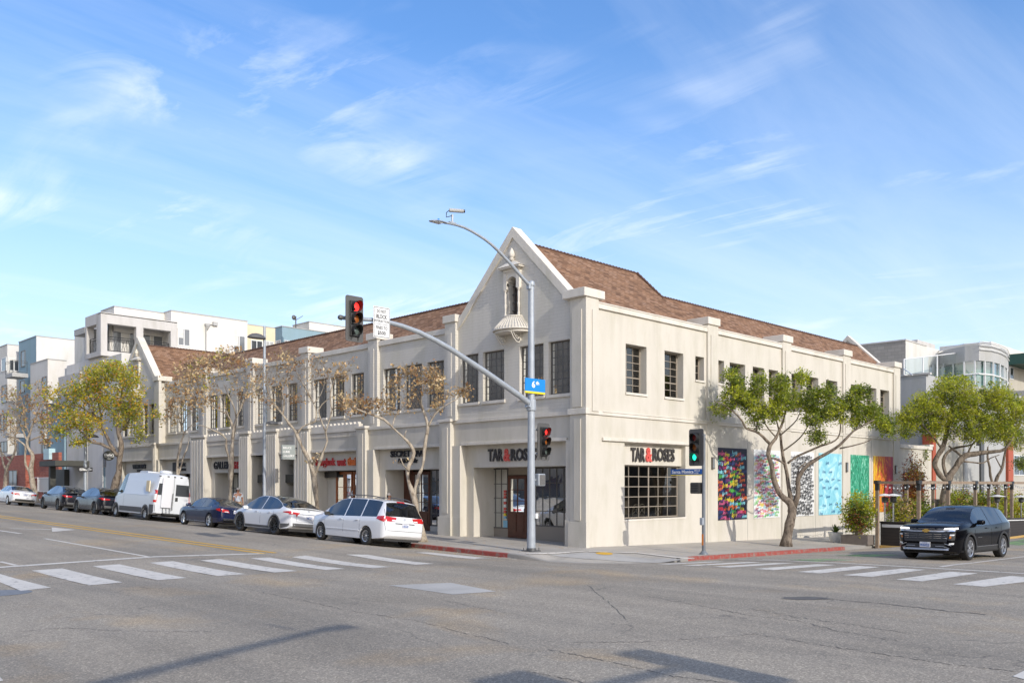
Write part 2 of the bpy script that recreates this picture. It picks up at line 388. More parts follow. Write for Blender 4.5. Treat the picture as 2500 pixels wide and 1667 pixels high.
def concrete(name, col, sx=1.52, sy=1.52, joints=True):
    m, nt, b = newmat(name); L = nt.links.new
    b.inputs['Roughness'].default_value = .85; b.inputs['Specular IOR Level'].default_value = .25
    g = N(nt, 'ShaderNodeNewGeometry'); P = g.outputs['Position']
    n0 = N(nt, 'ShaderNodeTexNoise', ins={'Scale': .7, 'Detail': 7, 'Roughness': .65}); L(P, n0.inputs[0])
    r0 = ramp(nt, [(.3, [c*.80 for c in col]), (.5, col), (.7, [c*1.1 for c in col])]); L(n0.outputs[0], r0.inputs[0]); last = r0.outputs[0]
    n1 = N(nt, 'ShaderNodeTexNoise', ins={'Scale': 35., 'Detail': 5, 'Roughness': .7}); L(P, n1.inputs[0])
    r1 = ramp(nt, [(.3, (.86, .86, .86)), (.7, (1.08, 1.08, 1.08))]); L(n1.outputs[0], r1.inputs[0])
    x = N(nt, 'ShaderNodeMix', data_type='RGBA', blend_type='MULTIPLY'); x.inputs[0].default_value = 1; L(last, x.inputs[6]); L(r1.outputs[0], x.inputs[7]); last = x.outputs[2]
    if joints:
        bt = N(nt, 'ShaderNodeTexBrick', offset=0., ins={'Scale': 1., 'Mortar Size': .012, 'Mortar Smooth': .3, 'Brick Width': sx, 'Row Height': sy})
        bt.inputs['Color1'].default_value = (.94, .94, .94, 1); bt.inputs['Color2'].default_value = (1.05, 1.04, 1.03, 1); bt.inputs['Mortar'].default_value = (.55, .54, .52, 1)
        L(P, bt.inputs[0])
        x2 = N(nt, 'ShaderNodeMix', data_type='RGBA', blend_type='MULTIPLY'); x2.inputs[0].default_value = 1; L(last, x2.inputs[6]); L(bt.outputs['Color'], x2.inputs[7]); last = x2.outputs[2]
    L(last, b.inputs['Base Color'])
    bp = N(nt, 'ShaderNodeBump', ins={'Strength': .3, 'Distance': .008}); L(n1.outputs[0], bp.inputs['Height']); L(bp.outputs[0], b.inputs['Normal'])
    return m
M['walk'] = concrete('sidewalk_concrete', [.42, .385, .33])
M['ramp'] = concrete('ramp_concrete', [.42, .40, .365], joints=False)
M['kerb'] = concrete('kerb_concrete', [.30, .285, .26], joints=False)
def worn(name, col, under, lo=.38, hi=.46, scale=5., rough=.7):
    m, nt, b = newmat(name); L = nt.links.new; b.inputs['Roughness'].default_value = rough; b.inputs['Specular IOR Level'].default_value = .3
    g = N(nt, 'ShaderNodeNewGeometry'); P = g.outputs['Position']
    n0 = N(nt, 'ShaderNodeTexNoise', ins={'Scale': scale, 'Detail': 9, 'Roughness': .72}); L(P, n0.inputs[0])
    r0 = ramp(nt, [(lo, (0, 0, 0)), (hi, (1, 1, 1))]); L(n0.outputs[0], r0.inputs[0])
    n1 = N(nt, 'ShaderNodeTexNoise', ins={'Scale': 1.5, 'Detail': 5}); L(P, n1.inputs[0])
    r1 = ramp(nt, [(.3, [c*.86 for c in col]), (.7, col)]); L(n1.outputs[0], r1.inputs[0])
    x = N(nt, 'ShaderNodeMix', data_type='RGBA'); L(r0.outputs[0], x.inputs[0]); x.inputs[6].default_value = (*under, 1); L(r1.outputs[0], x.inputs[7])
    L(x.outputs[2], b.inputs['Base Color']); return m
M['white_line'] = worn('white_road_paint', (.68, .63, .55), (.24, .22, .19), .34, .45)
M['yellow_line'] = worn('yellow_road_paint', (.70, .40, .04), (.30, .22, .12), .30, .40)
M['red_kerb'] = worn('red_kerb_paint', (.34, .075, .06), (.24, .21, .18), .36, .52, 5.0)
M['green_paint'] = worn('green_bike_paint', (.22, .36, .13), (.14, .14, .12), .40, .55, 2.)
M['patch'] = concrete('road_patch', [.47, .445, .40], joints=False)
M['tar'] = simple('tar_patch', (.12, .11, .097), .8, var=.3, vscale=6, bump=.5)
M['seal'] = simple('crack_sealer', (.12, .108, .092), .85)
M['frame'] = simple('bronze_window_frame', (.115, .105, .09), .5)
M['frame_tan'] = simple('tan_window_frame', (.30, .255, .20), .55)
M['frame_white'] = simple('white_window_frame', (.70, .70, .68), .5)
M['black'] = simple('black_metal', (.02, .02, .02), .45)
M['dark_awning'] = simple('dark_green_grey_metal', (.055, .055, .045), .6)
M['steel_grey'] = simple('weathered_grey_steel', (.17, .185, .20), .55, .2, var=.15, vscale=3.)
M['steel'] = simple('galvanised_steel', (.36, .39, .42), .5, .25, var=.10, vscale=3.)
M['steel_dark'] = simple('dark_steel', (.10, .10, .10), .5, .3)
M['wood_door'] = simple('dark_stained_wood', (.095, .033, .018), .4, var=.25, vscale=6)
M['wood_orange'] = simple('orange_stained_wood', (.33, .095, .022), .4, var=.25, vscale=6)
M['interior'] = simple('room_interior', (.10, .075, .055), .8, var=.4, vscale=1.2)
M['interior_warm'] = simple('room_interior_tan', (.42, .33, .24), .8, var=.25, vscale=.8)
M['curtain'] = simple('white_curtain', (.62, .60, .55), .8, var=.12, vscale=12)
def glassmat(name, tint, refl=.5, base=.04):
    m, nt, b = newmat(name); L = nt.links.new
    out = [n for n in nt.nodes if n.type == 'OUTPUT_MATERIAL'][0]; nt.nodes.remove(b)
    tr = N(nt, 'ShaderNodeBsdfTransparent'); tr.inputs[0].default_value = (*tint, 1)
    gl = N(nt, 'ShaderNodeBsdfGlossy'); gl.inputs['Roughness'].default_value = .015; gl.inputs[0].default_value = (.9, .93, .95, 1)
    g = N(nt, 'ShaderNodeNewGeometry'); nz = N(nt, 'ShaderNodeTexNoise', ins={'Scale': .9, 'Detail': 2}); L(g.outputs['Position'], nz.inputs[0])
    bp = N(nt, 'ShaderNodeBump', ins={'Strength': .12, 'Distance': .05}); L(nz.outputs[0], bp.inputs['Height']); L(bp.outputs[0], gl.inputs['Normal'])
    fr = N(nt, 'ShaderNodeFresnel', ins={'IOR': 1.5})
    ma = N(nt, 'ShaderNodeMath', operation='MULTIPLY_ADD'); L(fr.outputs[0], ma.inputs[0]); ma.inputs[1].default_value = refl*1.6; ma.inputs[2].default_value = base; ma.use_clamp = True
    mx = N(nt, 'ShaderNodeMixShader'); L(ma.outputs[0], mx.inputs[0]); L(tr.outputs[0], mx.inputs[1]); L(gl.outputs[0], mx.inputs[2]); L(mx.outputs[0], out.inputs[0])
    return m
M['glass'] = glassmat('window_glass', (.62, .64, .62), .55, .05)
M['glass_teal'] = glassmat('teal_glass', (.42, .62, .60), .9, .18)
M['glass_rail'] = glassmat('rail_glass', (.80, .86, .84), .5, .08)
M['carglass'] = glassmat('car_glass', (.13, .15, .16), .8, .06)
M['carglass_clear'] = glassmat('car_glass_clear', (.45, .50, .48), .8, .06)
def paint(name, col, metal=0., rough=.3, coat=1.):
    return simple(name, col, rough, metal, .5, coat=coat)
M['p_white'] = paint('white_car_paint', (.72, .73, .74)); M['p_black'] = simple('black_car_paint', (.003, .003, .004), .12, 0, .16, coat=.12)
M['p_navy'] = paint('navy_car_paint', (.010, .016, .055), .2, .25, .6); M['p_grey'] = paint('dark_grey_car_paint', (.016, .017, .024), .3, .25, .4)
M['p_silverwhite'] = paint('van_white_paint', (.62, .64, .66), 0, .4, .6)
M['plastic'] = simple('black_plastic', (.03, .03, .03), .6); M['plastic_grey'] = simple('grey_plastic', (.10, .10, .10), .65)
M['rubber'] = simple('tyre_rubber', (.022, .021, .02), .85, bump=.2); M['alloy'] = simple('alloy_rim', (.50, .51, .53), .3, .85)
M['alloy_dark'] = simple('dark_rim', (.05, .05, .05), .35, .6); M['chrome'] = simple('chrome', (.75, .76, .78), .12, 1.)
M['lamp_red'] = simple('red_lamp_lens', (.50, .012, .012), .2, coat=1.); M['lamp_clear'] = simple('clear_lamp_lens', (.65, .66, .66), .15, coat=1.)
M['lamp_amber'] = simple('amber_lens', (.6, .18, .02), .2, coat=1.); M['plate'] = simple('plate_white', (.66, .66, .68), .5)
M['drl'] = simple('lit_running_light', (.9, .9, .9), .3, emit=(1, .96, .9), estr=.8)
M['gold'] = simple('gold_emblem', (.72, .48, .14), .25, .8); M['ink'] = simple('black_ink', (.015, .015, .02), .6); M['white_ink'] = simple('white_lettering', (.80, .80, .78), .5)
M['seam'] = simple('panel_gap', (.012, .012, .012), .9); M['well'] = simple('wheel_well', (.008, .008, .008), .95)
M['sig_black'] = simple('signal_housing', (.018, .018, .017), .5); M['sig_plate'] = simple('signal_backplate', (.085, .083, .08), .6)
M['red_on'] = simple('red_signal_lit', (.5, .01, .01), .4, emit=(1, .025, .02), estr=1.7); M['amber_off'] = simple('amber_lens_unlit', (.30, .09, .015), .25, coat=.6)
M['green_off'] = simple('green_lens_unlit', (.09, .12, .11), .25, coat=.6); M['red_off'] = simple('red_lens_unlit', (.16, .01, .01), .25, coat=.6)
M['green_on'] = simple('green_signal_lit', (.01, .3, .2), .4, emit=(.02, .85, .50), estr=1.)
M['sign_blue'] = simple('blue_sign', (.005, .22, .62), .45); M['sign_navy'] = simple('navy_sign', (.012, .09, .33), .45); M['sign_yellow'] = simple('yellow_band', (.80, .62, .02), .45)
M['sign_white'] = simple('white_sign', (.72, .72, .70), .5); M['red_letter'] = simple('red_lettering', (.48, .02, .02), .5); M['orange_letter'] = simple('orange_lettering', (.72, .16, .02), .5)
M['coral'] = simple('coral_lettering', (.62, .09, .07), .5); M['charcoal'] = simple('charcoal_lettering', (.045, .04, .038), .5); M['sign_grey'] = simple('grey_sign', (.30, .33, .32), .5)
def barkmat(name, c1, c2):
    m, nt, b = newmat(name); L = nt.links.new; b.inputs['Roughness'].default_value = .9; b.inputs['Specular IOR Level'].default_value = .15
    g = N(nt, 'ShaderNodeNewGeometry'); mp = N(nt, 'ShaderNodeMapping'); mp.inputs['Scale'].default_value = (5, 5, 2.2); L(g.outputs['Position'], mp.inputs[0])
    n = N(nt, 'ShaderNodeTexNoise', ins={'Scale': 1.3, 'Detail': 8, 'Roughness': .7, 'Distortion': .6}); L(mp.outputs[0], n.inputs[0])
    r = ramp(nt, [(.36, c1), (.56, c2)]); L(n.outputs[0], r.inputs[0]); L(r.outputs[0], b.inputs['Base Color'])
    bp = N(nt, 'ShaderNodeBump', ins={'Strength': .8, 'Distance': .03}); L(n.outputs[0], bp.inputs['Height']); L(bp.outputs[0], b.inputs['Normal']); return m
M['bark_pale'] = barkmat('pale_bark', (.16, .125, .09), (.42, .36, .28)); M['bark'] = barkmat('brown_bark', (.065, .05, .038), (.24, .195, .15))
M['twig'] = simple('twig_bark', (.25, .205, .155), .9)
def leafmat(name, c, tr=.35):
    m, nt, b = newmat(name); L = nt.links.new; out = [n for n in nt.nodes if n.type == 'OUTPUT_MATERIAL'][0]
    b.inputs['Base Color'].default_value = (*c, 1); b.inputs['Roughness'].default_value = .45; b.inputs['Specular IOR Level'].default_value = .4
    t = N(nt, 'ShaderNodeBsdfTranslucent'); t.inputs[0].default_value = (min(1, c[0]*1.5), min(1, c[1]*1.5), c[2]*.7, 1)
    mx = N(nt, 'ShaderNodeMixShader'); mx.inputs[0].default_value = tr; L(b.outputs[0], mx.inputs[1]); L(t.outputs[0], mx.inputs[2]); L(mx.outputs[0], out.inputs[0]); return m
M['g1'] = leafmat('leaf_dark_green', (.075, .105, .020), .4); M['g2'] = leafmat('leaf_green', (.19, .24, .028), .4); M['g3'] = leafmat('leaf_light_green', (.42, .44, .035), .4)
M['y1'] = leafmat('leaf_yellow', (.62, .44, .03)); M['y2'] = leafmat('leaf_yellow_green', (.36, .34, .035)); M['o1'] = leafmat('leaf_orange', (.55, .27, .04))
M['b1'] = leafmat('leaf_dry_brown', (.30, .16, .07), .25); M['b2'] = leafmat('leaf_dry_tan', (.52, .35, .18), .25); M['b3'] = leafmat('leaf_dry_pale', (.62, .48, .29), .25); M['r1'] = leafmat('leaf_red', (.24, .06, .03))
M['skin'] = simple('skin', (.42, .20, .12), .5); M['shirt'] = simple('white_shirt', (.70, .73, .76), .8); M['shorts'] = simple('khaki_cloth', (.34, .26, .16), .9); M['cap'] = simple('grey_cap', (.32, .29, .26), .85); M['hair'] = simple('dark_hair', (.03, .02, .015), .7)
def slats(name, c, axis='Z', pitch=.14, gap=.1, rough=.7):
    m, nt, b = newmat(name); L = nt.links.new; b.inputs['Roughness'].default_value = rough
    g = N(nt, 'ShaderNodeNewGeometry'); s = N(nt, 'ShaderNodeSeparateXYZ'); L(g.outputs['Position'], s.inputs[0])
    d = N(nt, 'ShaderNodeMath', operation='DIVIDE'); L(s.outputs[axis], d.inputs[0]); d.inputs[1].default_value = pitch
    f = N(nt, 'ShaderNodeMath', operation='FRACT'); L(d.outputs[0], f.inputs[0])
    r = ramp(nt, [(0, [x*.35 for x in c]), (gap, [x*.35 for x in c]), (gap+.02, c), (1, c)]); L(f.outputs[0], r.inputs[0])
    L(r.outputs[0], b.inputs['Base Color']); return m
M['slat_black'] = slats('charcoal_boards', (.035, .028, .024), 'Z', .145, .09)
M['slat_grey'] = slats('grey_siding', (.26, .25, .235), 'Z', .12, .16)
M['roller'] = simple('blue_grey_shutter', (.19, .27, .30), .5, var=.06)
def tiles(name, c1, c2, mortar, w, h, a='Y', z='Z', ms=.01, bump=.5):
    m, nt, b = newmat(name); L = nt.links.new; b.inputs['Roughness'].default_value = .8
    vec, _ = axes_vec(nt, a, z)
    bt = N(nt, 'ShaderNodeTexBrick', ins={'Scale': 1., 'Mortar Size': ms, 'Mortar Smooth': .2, 'Brick Width': w, 'Row Height': h})
    bt.inputs['Color1'].default_value = (*c1, 1); bt.inputs['Color2'].default_value = (*c2, 1); bt.inputs['Mortar'].default_value = (*mortar, 1)
    L(vec, bt.inputs[0]); L(bt.outputs['Color'], b.inputs['Base Color'])
    bp = N(nt, 'ShaderNodeBump', ins={'Strength': bump, 'Distance': .01}, invert=True); L(bt.outputs['Fac'], bp.inputs['Height']); L(bp.outputs[0], b.inputs['Normal']); return m
M['brick_red'] = tiles('red_brick', (.30, .075, .045), (.40, .12, .075), (.30, .20, .16), .42, .14)
M['cmuX'] = tiles('concrete_block', (.27, .25, .22), (.33, .305, .27), (.20, .19, .17), .5, .25)
M['timber'] = simple('weathered_timber', (.27, .20, .14), .8, var=.2, vscale=5); M['timber_yellow'] = simple('yellow_timber', (.48, .30, .09), .7)
M['cover'] = simple('utility_cover', (.20, .205, .21), .7, var=.2, vscale=6, bump=.4)
# ------------------------------------------------------------------ ground
def axis_coords(lo, hi, f0, f1, step, far=14):
    c = list(np.arange(f0, f1+1e-6, step))
    d = step; x = f1
    while x < hi: d = min(d*1.35, far*3); x += d; c.append(min(x, hi))
    d = step; x = f0; pre = []
    while x > lo: d = min(d*1.35, far*3); x -= d; pre.append(max(x, lo))
    return pre[::-1]+c
def build_road():
    xs = axis_coords(-420, 520, -28, 30, .5); ys = axis_coords(-420, 560, -28, 60, .5)
    V = [(x, y, road(x, y)) for y in ys for x in xs]; n = len(xs)
    F = [(j*n+i, j*n+i+1, (j+1)*n+i+1, (j+1)*n+i) for j in range(len(ys)-1) for i in range(n-1)]
    mb = MB(); mb.v = V; mb.f = F; mb.m = [0]*len(F)
    struct('road', mb.build('road', M['asphalt'], smooth=True, sharp=180))
build_road()
def kerb_path():
    P = []
    y = 95.
    while y > CCY: P.append((CURBX, y)); y -= .75 if y < 40 else 2.5
    for k in range(0, 49):
        a = math.pi + (math.pi/2)*k/48
        P.append((CCX+CRAD*math.cos(a), CCY+CRAD*math.sin(a)))
    x = CCX+.5
    while x < 75: P.append((x, CURBY)); x += .75 if x < 34 else 2.5
    return P
def build_walk():
    P = kerb_path(); nc = 44; mb = MB(); rows = []
    for (x, y) in P:
        if y > 3: q = (3.2, y)
        elif x > 3: q = (x, 3.0)
        else: q = (3.2, 3.)
        rows.append([((x+(q[0]-x)*t, y+(q[1]-y)*t)) for t in [k/nc for k in range(nc+1)]])
    for r in rows:
        for (x, y) in r: mb.v.append((x, y, walk(x, y)))
    w = nc+1
    for i in range(len(rows)-1):
        for k in range(nc): mb.f.append((i*w+k, (i+1)*w+k, (i+1)*w+k+1, i*w+k+1)); mb.m.append(0)
    struct('sidewalk', mb.build('sidewalk', M['walk'], smooth=True, sharp=180))
    kb = MB()
    def nrm(i):
        a = Vector(P[max(i-1, 0)]); b = Vector(P[min(i+1, len(P)-1)]); t = (b-a).normalized(); return Vector((t.y, -t.x))  # right of travel
    for i in range(len(P)):
        p = Vector(P[i]); n = nrm(i); n = -n if (p+n*.1 - Vector((20, 20))).length < (p-Vector((20, 20))).length else n
        o = p+n*.012; q = p-n*.15; zt = walk(*p)
        kb.v += [(o.x, o.y, road(*P[i])-.03), (o.x, o.y, zt-.012), (o.x-n.x*.012, o.y-n.y*.012, zt+.004), (q.x, q.y, zt+.004)]
    for i in range(len(P)-1):
        x, y = P[i]
        red = (x < -4 and 1.6 < y < 5.4) or (x < CCX and y < CCY+2.6 and -3.9 > x and y > .0) or (y < CURBY+.01 and .0 < x < 12.2)
        for k in range(3): kb.f.append((i*4+k, i*4+k+1, (i+1)*4+k+1, (i+1)*4+k)); kb.m.append(1 if red else 0)
    struct('kerb', kb.build('kerb', [M['kerb'], M['red_kerb']]))
build_walk()
def drape(mb, q, fn=road, off=.006, nu=10, nv=3, mi=0, jag=0):
    """bilinear quad q (4 world xy points in order) laid on the ground"""
    a, b, c, d = [Vector((p[0], p[1])) for p in q]; V = []
    for j in range(nv+1):
        for i in range(nu+1):
            u, v = i/nu, j/nv; p = (a*(1-u)+b*u)*(1-v)+(d*(1-u)+c*u)*v
            V.append((p.x, p.y, fn(p.x, p.y)+off))
    w = nu+1
    mb.add(V, [(j*w+i, j*w+i+1, (j+1)*w+i+1, (j+1)*w+i) for j in range(nv) for i in range(nu)], mi)
def dquad(mb, pts, **k):
    f = k.get('fn', road); drape(mb, [gnd(x, y, f) for x, y in pts], **k)
def dline(mb, pts, width, fn=road, off=.006, mi=0):
    """thin strip along photo-pixel polyline"""
    P = [gnd(x, y, fn) for x, y in pts]
    for a, b in zip(P[:-1], P[1:]):
        t = Vector((b.x-a.x, b.y-a.y)); n = Vector((-t.y, t.x)).normalized()*width/2; L_ = max(2, int(t.length/.3))
        drape(mb, [(a.x-n.x, a.y-n.y), (b.x-n.x, b.y-n.y), (b.x+n.x, b.y+n.y), (a.x+n.x, a.y+n.y)], fn=fn, off=off, nu=L_, nv=1, mi=mi)
def z0(p): return [(x/1.8816, 1200+y/1.8816) for x, y in p]
def z1(p): return [(1250+x/1.8816, 1200+y/1.8816) for x, y in p]
def build_markings():
    mb = MB()
    for q in ([(-140, 350), (0, 378), (235, 440), (95, 455)], [(145, 362), (285, 352), (563, 416), (410, 430)], [(425, 342), (548, 333), (858, 396), (725, 406)],
              [(685, 326), (795, 319), (1127, 378), (1000, 387)], [(920, 315), (1010, 309), (1367, 364), (1262, 371)], [(1150, 305), (1240, 302), (1587, 354), (1495, 359)],
              [(1340, 300), (1405, 293), (1795, 345), (1712, 351)], [(1590, 288), (1690, 289), (1995, 331), (1910, 335)], [(1910, 279), (1990, 280), (2260, 307), (2180, 310)]):
        dquad(mb, z0(q))
    for q in ([(780, 338), (850, 340), (1145, 325), (1080, 322)], [(920, 344), (1000, 348), (1300, 328), (1210, 327)], [(1110, 354), (1200, 360), (1490, 336), (1400, 333)], [(1310, 368), (1415, 375), (1690, 346), (1590, 341)],
              [(1520, 383), (1655, 391), (1900, 358), (1790, 353)], [(1765, 403), (1885, 412), (2140, 375), (2010, 367)], [(2025, 425), (2170, 436), (2480, 400), (2290, 387)],
              [(660, 332), (720, 334), (985, 321), (930, 320)]):
        dquad(mb, z1(q))
    struct('crosswalk', mb.build('crosswalk_marking', M['white_line']))
    mb = MB()
    dline(mb, z0([(-60, 351), (0, 347), (700, 299), (1210, 284)]), .30)
    dline(mb, z0([(205, 215), (690, 300)]), .13); dline(mb, z0([(0, 321), (75, 338)]), .12); dline(mb, z0([(-60, 170), (95, 192)]), .16)
    dline(mb, z0([(45, 169), (235, 173)]), .22)
    dquad(mb, z0([(238, 164), (345, 175), (240, 184), (238, 174)]))
    dline(mb, z1([(1040, 312), (1480, 326), (2352, 376)]), .16); dline(mb, z1([(1970, 345), (2420, 290)]), .13)
    dline(mb, z1([(-330, 277), (0, 306)]), .10, off=.007); dline(mb, z1([(0, 308), (320, 320)]), .10)
    dquad(mb, z1([(2300, 848), (2400, 800), (2500, 830), (2380, 870)])); dquad(mb, z0([(-60, 840), (0, 850), (15, 868), (-50, 880)]))
    dline(mb, z1([(1150, 312), (1570, 317)]), .09, off=.012); dline(mb, z1([(1475, 291), (1560, 291)]), .1, off=.012); dline(mb, z1([(1700, 270), (1780, 272)]), .1, off=.012)
    struct('lane_marking', mb.build('lane_marking', M['white_line']))
    mb = MB()
    dline(mb, z0([(-80, 94), (0, 110), (1265, 281)]), .17); dline(mb, z0([(-80, 102), (0, 118), (655, 208.5), (1215, 284.5)]), .17)
    struct('centre_line', mb.build('yellow_centre_line', M['yellow_line']))
    mb = MB()
    dquad(mb, z1([(1250, 311), (1440, 308), (1570, 314), (1380, 321)]), off=.004); dquad(mb, z1([(1480, 293), (1620, 286), (1790, 290), (1640, 299)]), off=.004)
    dquad(mb, z1([(2240, 238), (2360, 216), (2500, 222), (2330, 246)]), off=.004)
    struct('bike_lane', mb.build('bike_lane_paint', M['green_paint']))
    mb = MB(); dquad(mb, z0([(1785, 430), (2070, 418), (2280, 458), (2080, 472)]), off=.005)
    struct('road_patch', mb.build('concrete_road_patch', M['patch']))
    mb = MB(); rnd = random.Random(3)
    c = gnd(*z1([(1350, 489)])[0]); pts = []
    for k in range(18):
        a = k/18*2*math.pi; r = rnd.uniform(.75, 1.1); x = c.x+(math.cos(a)*.50*RV.x+math.sin(a)*.26*FV.x)*r; y = c.y+(math.cos(a)*.50*RV.y+math.sin(a)*.26*FV.y)*r; pts.append((x, y, road(x, y)+.006))
    mb.poly(pts)
    for line in ([(1400, 486), (1600, 505), (1830, 527), (2000, 548), (2200, 566)],):
        L_ = z1(line); P = []
        for (ax, ay), (bx, by) in zip(L_[:-1], L_[1:]):
            for t in range(8): P.append((ax+(bx-ax)*t/8+rnd.uniform(-1, 1), ay+(by-ay)*t/8+rnd.uniform(-.8, .8)))
        for i in range(0, len(P)-1): dline(mb, [P[i], P[i+1]], rnd.uniform(.015, .06), off=.005)
    struct('tar_patch', mb.build('pothole_and_crack', M['tar']))
    # long irregular cracks
    mb = MB()
    for line, w in (([(350, 430), (480, 540), (560, 620)], .012), ([(620, 478), (900, 530), (1100, 570), (1300, 590), (1500, 640), (1800, 690)], .012), ([(150, 720), (400, 770), (540, 800), (720, 845), (1000, 880)], .014),
                    ([(1100, 650), (1400, 700), (1700, 745), (2000, 790), (2352, 830)], .014), ([(280, 690), (600, 690), (900, 670), (1150, 650)], .01), ([(60, 820), (300, 870), (380, 900)], .016), ([(1090, 535), (1300, 575), (1560, 610), (1850, 655)], .010)):
        L_ = z1(line); P = []
        for (ax, ay), (bx, by) in zip(L_[:-1], L_[1:]):
            n = max(4, int(math.hypot(bx-ax, by-ay)/7))
            for t in range(n): P.append((ax+(bx-ax)*t/n+rnd.uniform(-2.4, 2.4), ay+(by-ay)*t/n+rnd.uniform(-1.6, 1.6)))
        for i in range(len(P)-1):
            if rnd.random() < .8: dline(mb, [P[i], P[i+1]], w*rnd.uniform(.5, 1.6), off=.004)
    for line, w in (([(0, 648), (300, 625), (600, 640), (1000, 642)], .010), ([(1150, 450), (1400, 500), (1600, 545), (1900, 590), (2100, 640), (2352, 700)], .012), ([(2050, 500), (2240, 540), (2352, 560)], .01)):
        L_ = z0(line); P = []
        for (ax, ay), (bx, by) in zip(L_[:-1], L_[1:]):
            n = max(4, int(math.hypot(bx-ax, by-ay)/7))
            for t in range(n): P.append((ax+(bx-ax)*t/n+rnd.uniform(-2.4, 2.4), ay+(by-ay)*t/n+rnd.uniform(-1.6, 1.6)))
        for i in range(len(P)-1):
            if rnd.random() < .8: dline(mb, [P[i], P[i+1]], w*rnd.uniform(.5, 1.6), off=.004)
    struct('road_cracks', mb.build('road_crack', M['seal']))
    mb = MB(); c = gnd(*z0([(-10, 466)])[0]); pts = []
    for k in range(28):
        a = k/28*2*math.pi; x, y = c.x+.62*math.cos(a), c.y+.62*math.sin(a); pts.append((x, y, road(x, y)+.005))
    mb.poly(pts); struct('manhole_cover', mb.build('manhole_cover', M['cover']))
    # corner ramp: paler slab with painted edges
    mb = MB(); z5 = lambda p: [(1300+x/3.136, 900+y/3.136) for x, y in p]
    def wdrape(q, mi): drape(mb, [gnd(x, y, walk) for x, y in z5(q)], fn=walk, off=.010, nu=24, nv=10, mi=mi)
    wdrape([(120, 1420), (400, 1408), (640, 1418), (400, 1455)], 0); wdrape([(400, 1455), (640, 1418), (1190, 1458), (860, 1484)], 0)
    dline(mb, z5([(-40, 1420), (0, 1417), (250, 1408), (392, 1399)]), .2, fn=walk, off=.018, mi=1); dline(mb, z5([(430, 1400), (800, 1410), (1232, 1455)]), .2, fn=walk, off=.018, mi=1)
    c = gnd(*z5([(550, 1415)])[0], walk); pts = []
    for k in range(20):
        a = k/20*2*math.pi; x, y = c.x+.30*math.cos(a), c.y+.30*math.sin(a); pts.append((x, y, walk(x, y)+.018))
    mb.poly(pts, 2)
    struct('kerb_ramp', mb.build('kerb_ramp', [M['ramp'], M['white_line'], M['yellow_line']]))
build_markings()
# ------------------------------------------------------------------ walls, windows
def PX(plane, at, u, z, w=0.): return (at+w, u, z) if plane == 'X' else (u, at+w, z)
def pbox(mb, plane, a0, a1, u0, u1, z0_, z1_, mi=0):
    if plane == 'X': mb.box(a0, a1, u0, u1, z0_, z1_, mi)
    else: mb.box(u0, u1, a0, a1, z0_, z1_, mi)
def wall(mb, plane, at, u0, u1, z0_, z1_, holes=(), depth=.3, mi=0):
    us = sorted({u0, u1, *[h[0] for h in holes], *[h[1] for h in holes]}); zs = sorted({z0_, z1_, *[h[2] for h in holes], *[h[3] for h in holes]})
    us = [u for u in us if u0 <= u <= u1]; zs = [z for z in zs if z0_ <= z <= z1_]
    for i in range(len(us)-1):
        for j in range(len(zs)-1):
            cu, cz = (us[i]+us[i+1])/2, (zs[j]+zs[j+1])/2
            if any(h[0] < cu < h[1] and h[2] < cz < h[3] for h in holes): continue
            mb.quad(PX(plane, at, us[i], zs[j]), PX(plane, at, us[i+1], zs[j]), PX(plane, at, us[i+1], zs[j+1]), PX(plane, at, us[i], zs[j+1]), mi)
    for h in holes:
        d = h[4] if len(h) > 4 else depth
        a, b, c, e = h[:4]
        mb.quad(PX(plane, at, a, c), PX(plane, at, a, e), PX(plane, at, a, e, d), PX(plane, at, a, c, d), mi)
        mb.quad(PX(plane, at, b, c), PX(plane, at, b, e), PX(plane, at, b, e, d), PX(plane, at, b, c, d), mi)
        mb.quad(PX(plane, at, a, e), PX(plane, at, b, e), PX(plane, at, b, e, d), PX(plane, at, a, e, d), mi)
        if c > z0_+.001: mb.quad(PX(plane, at, a, c), PX(plane, at, b, c), PX(plane, at, b, c, d), PX(plane, at, a, c, d), mi)
RNDW = random.Random(7)
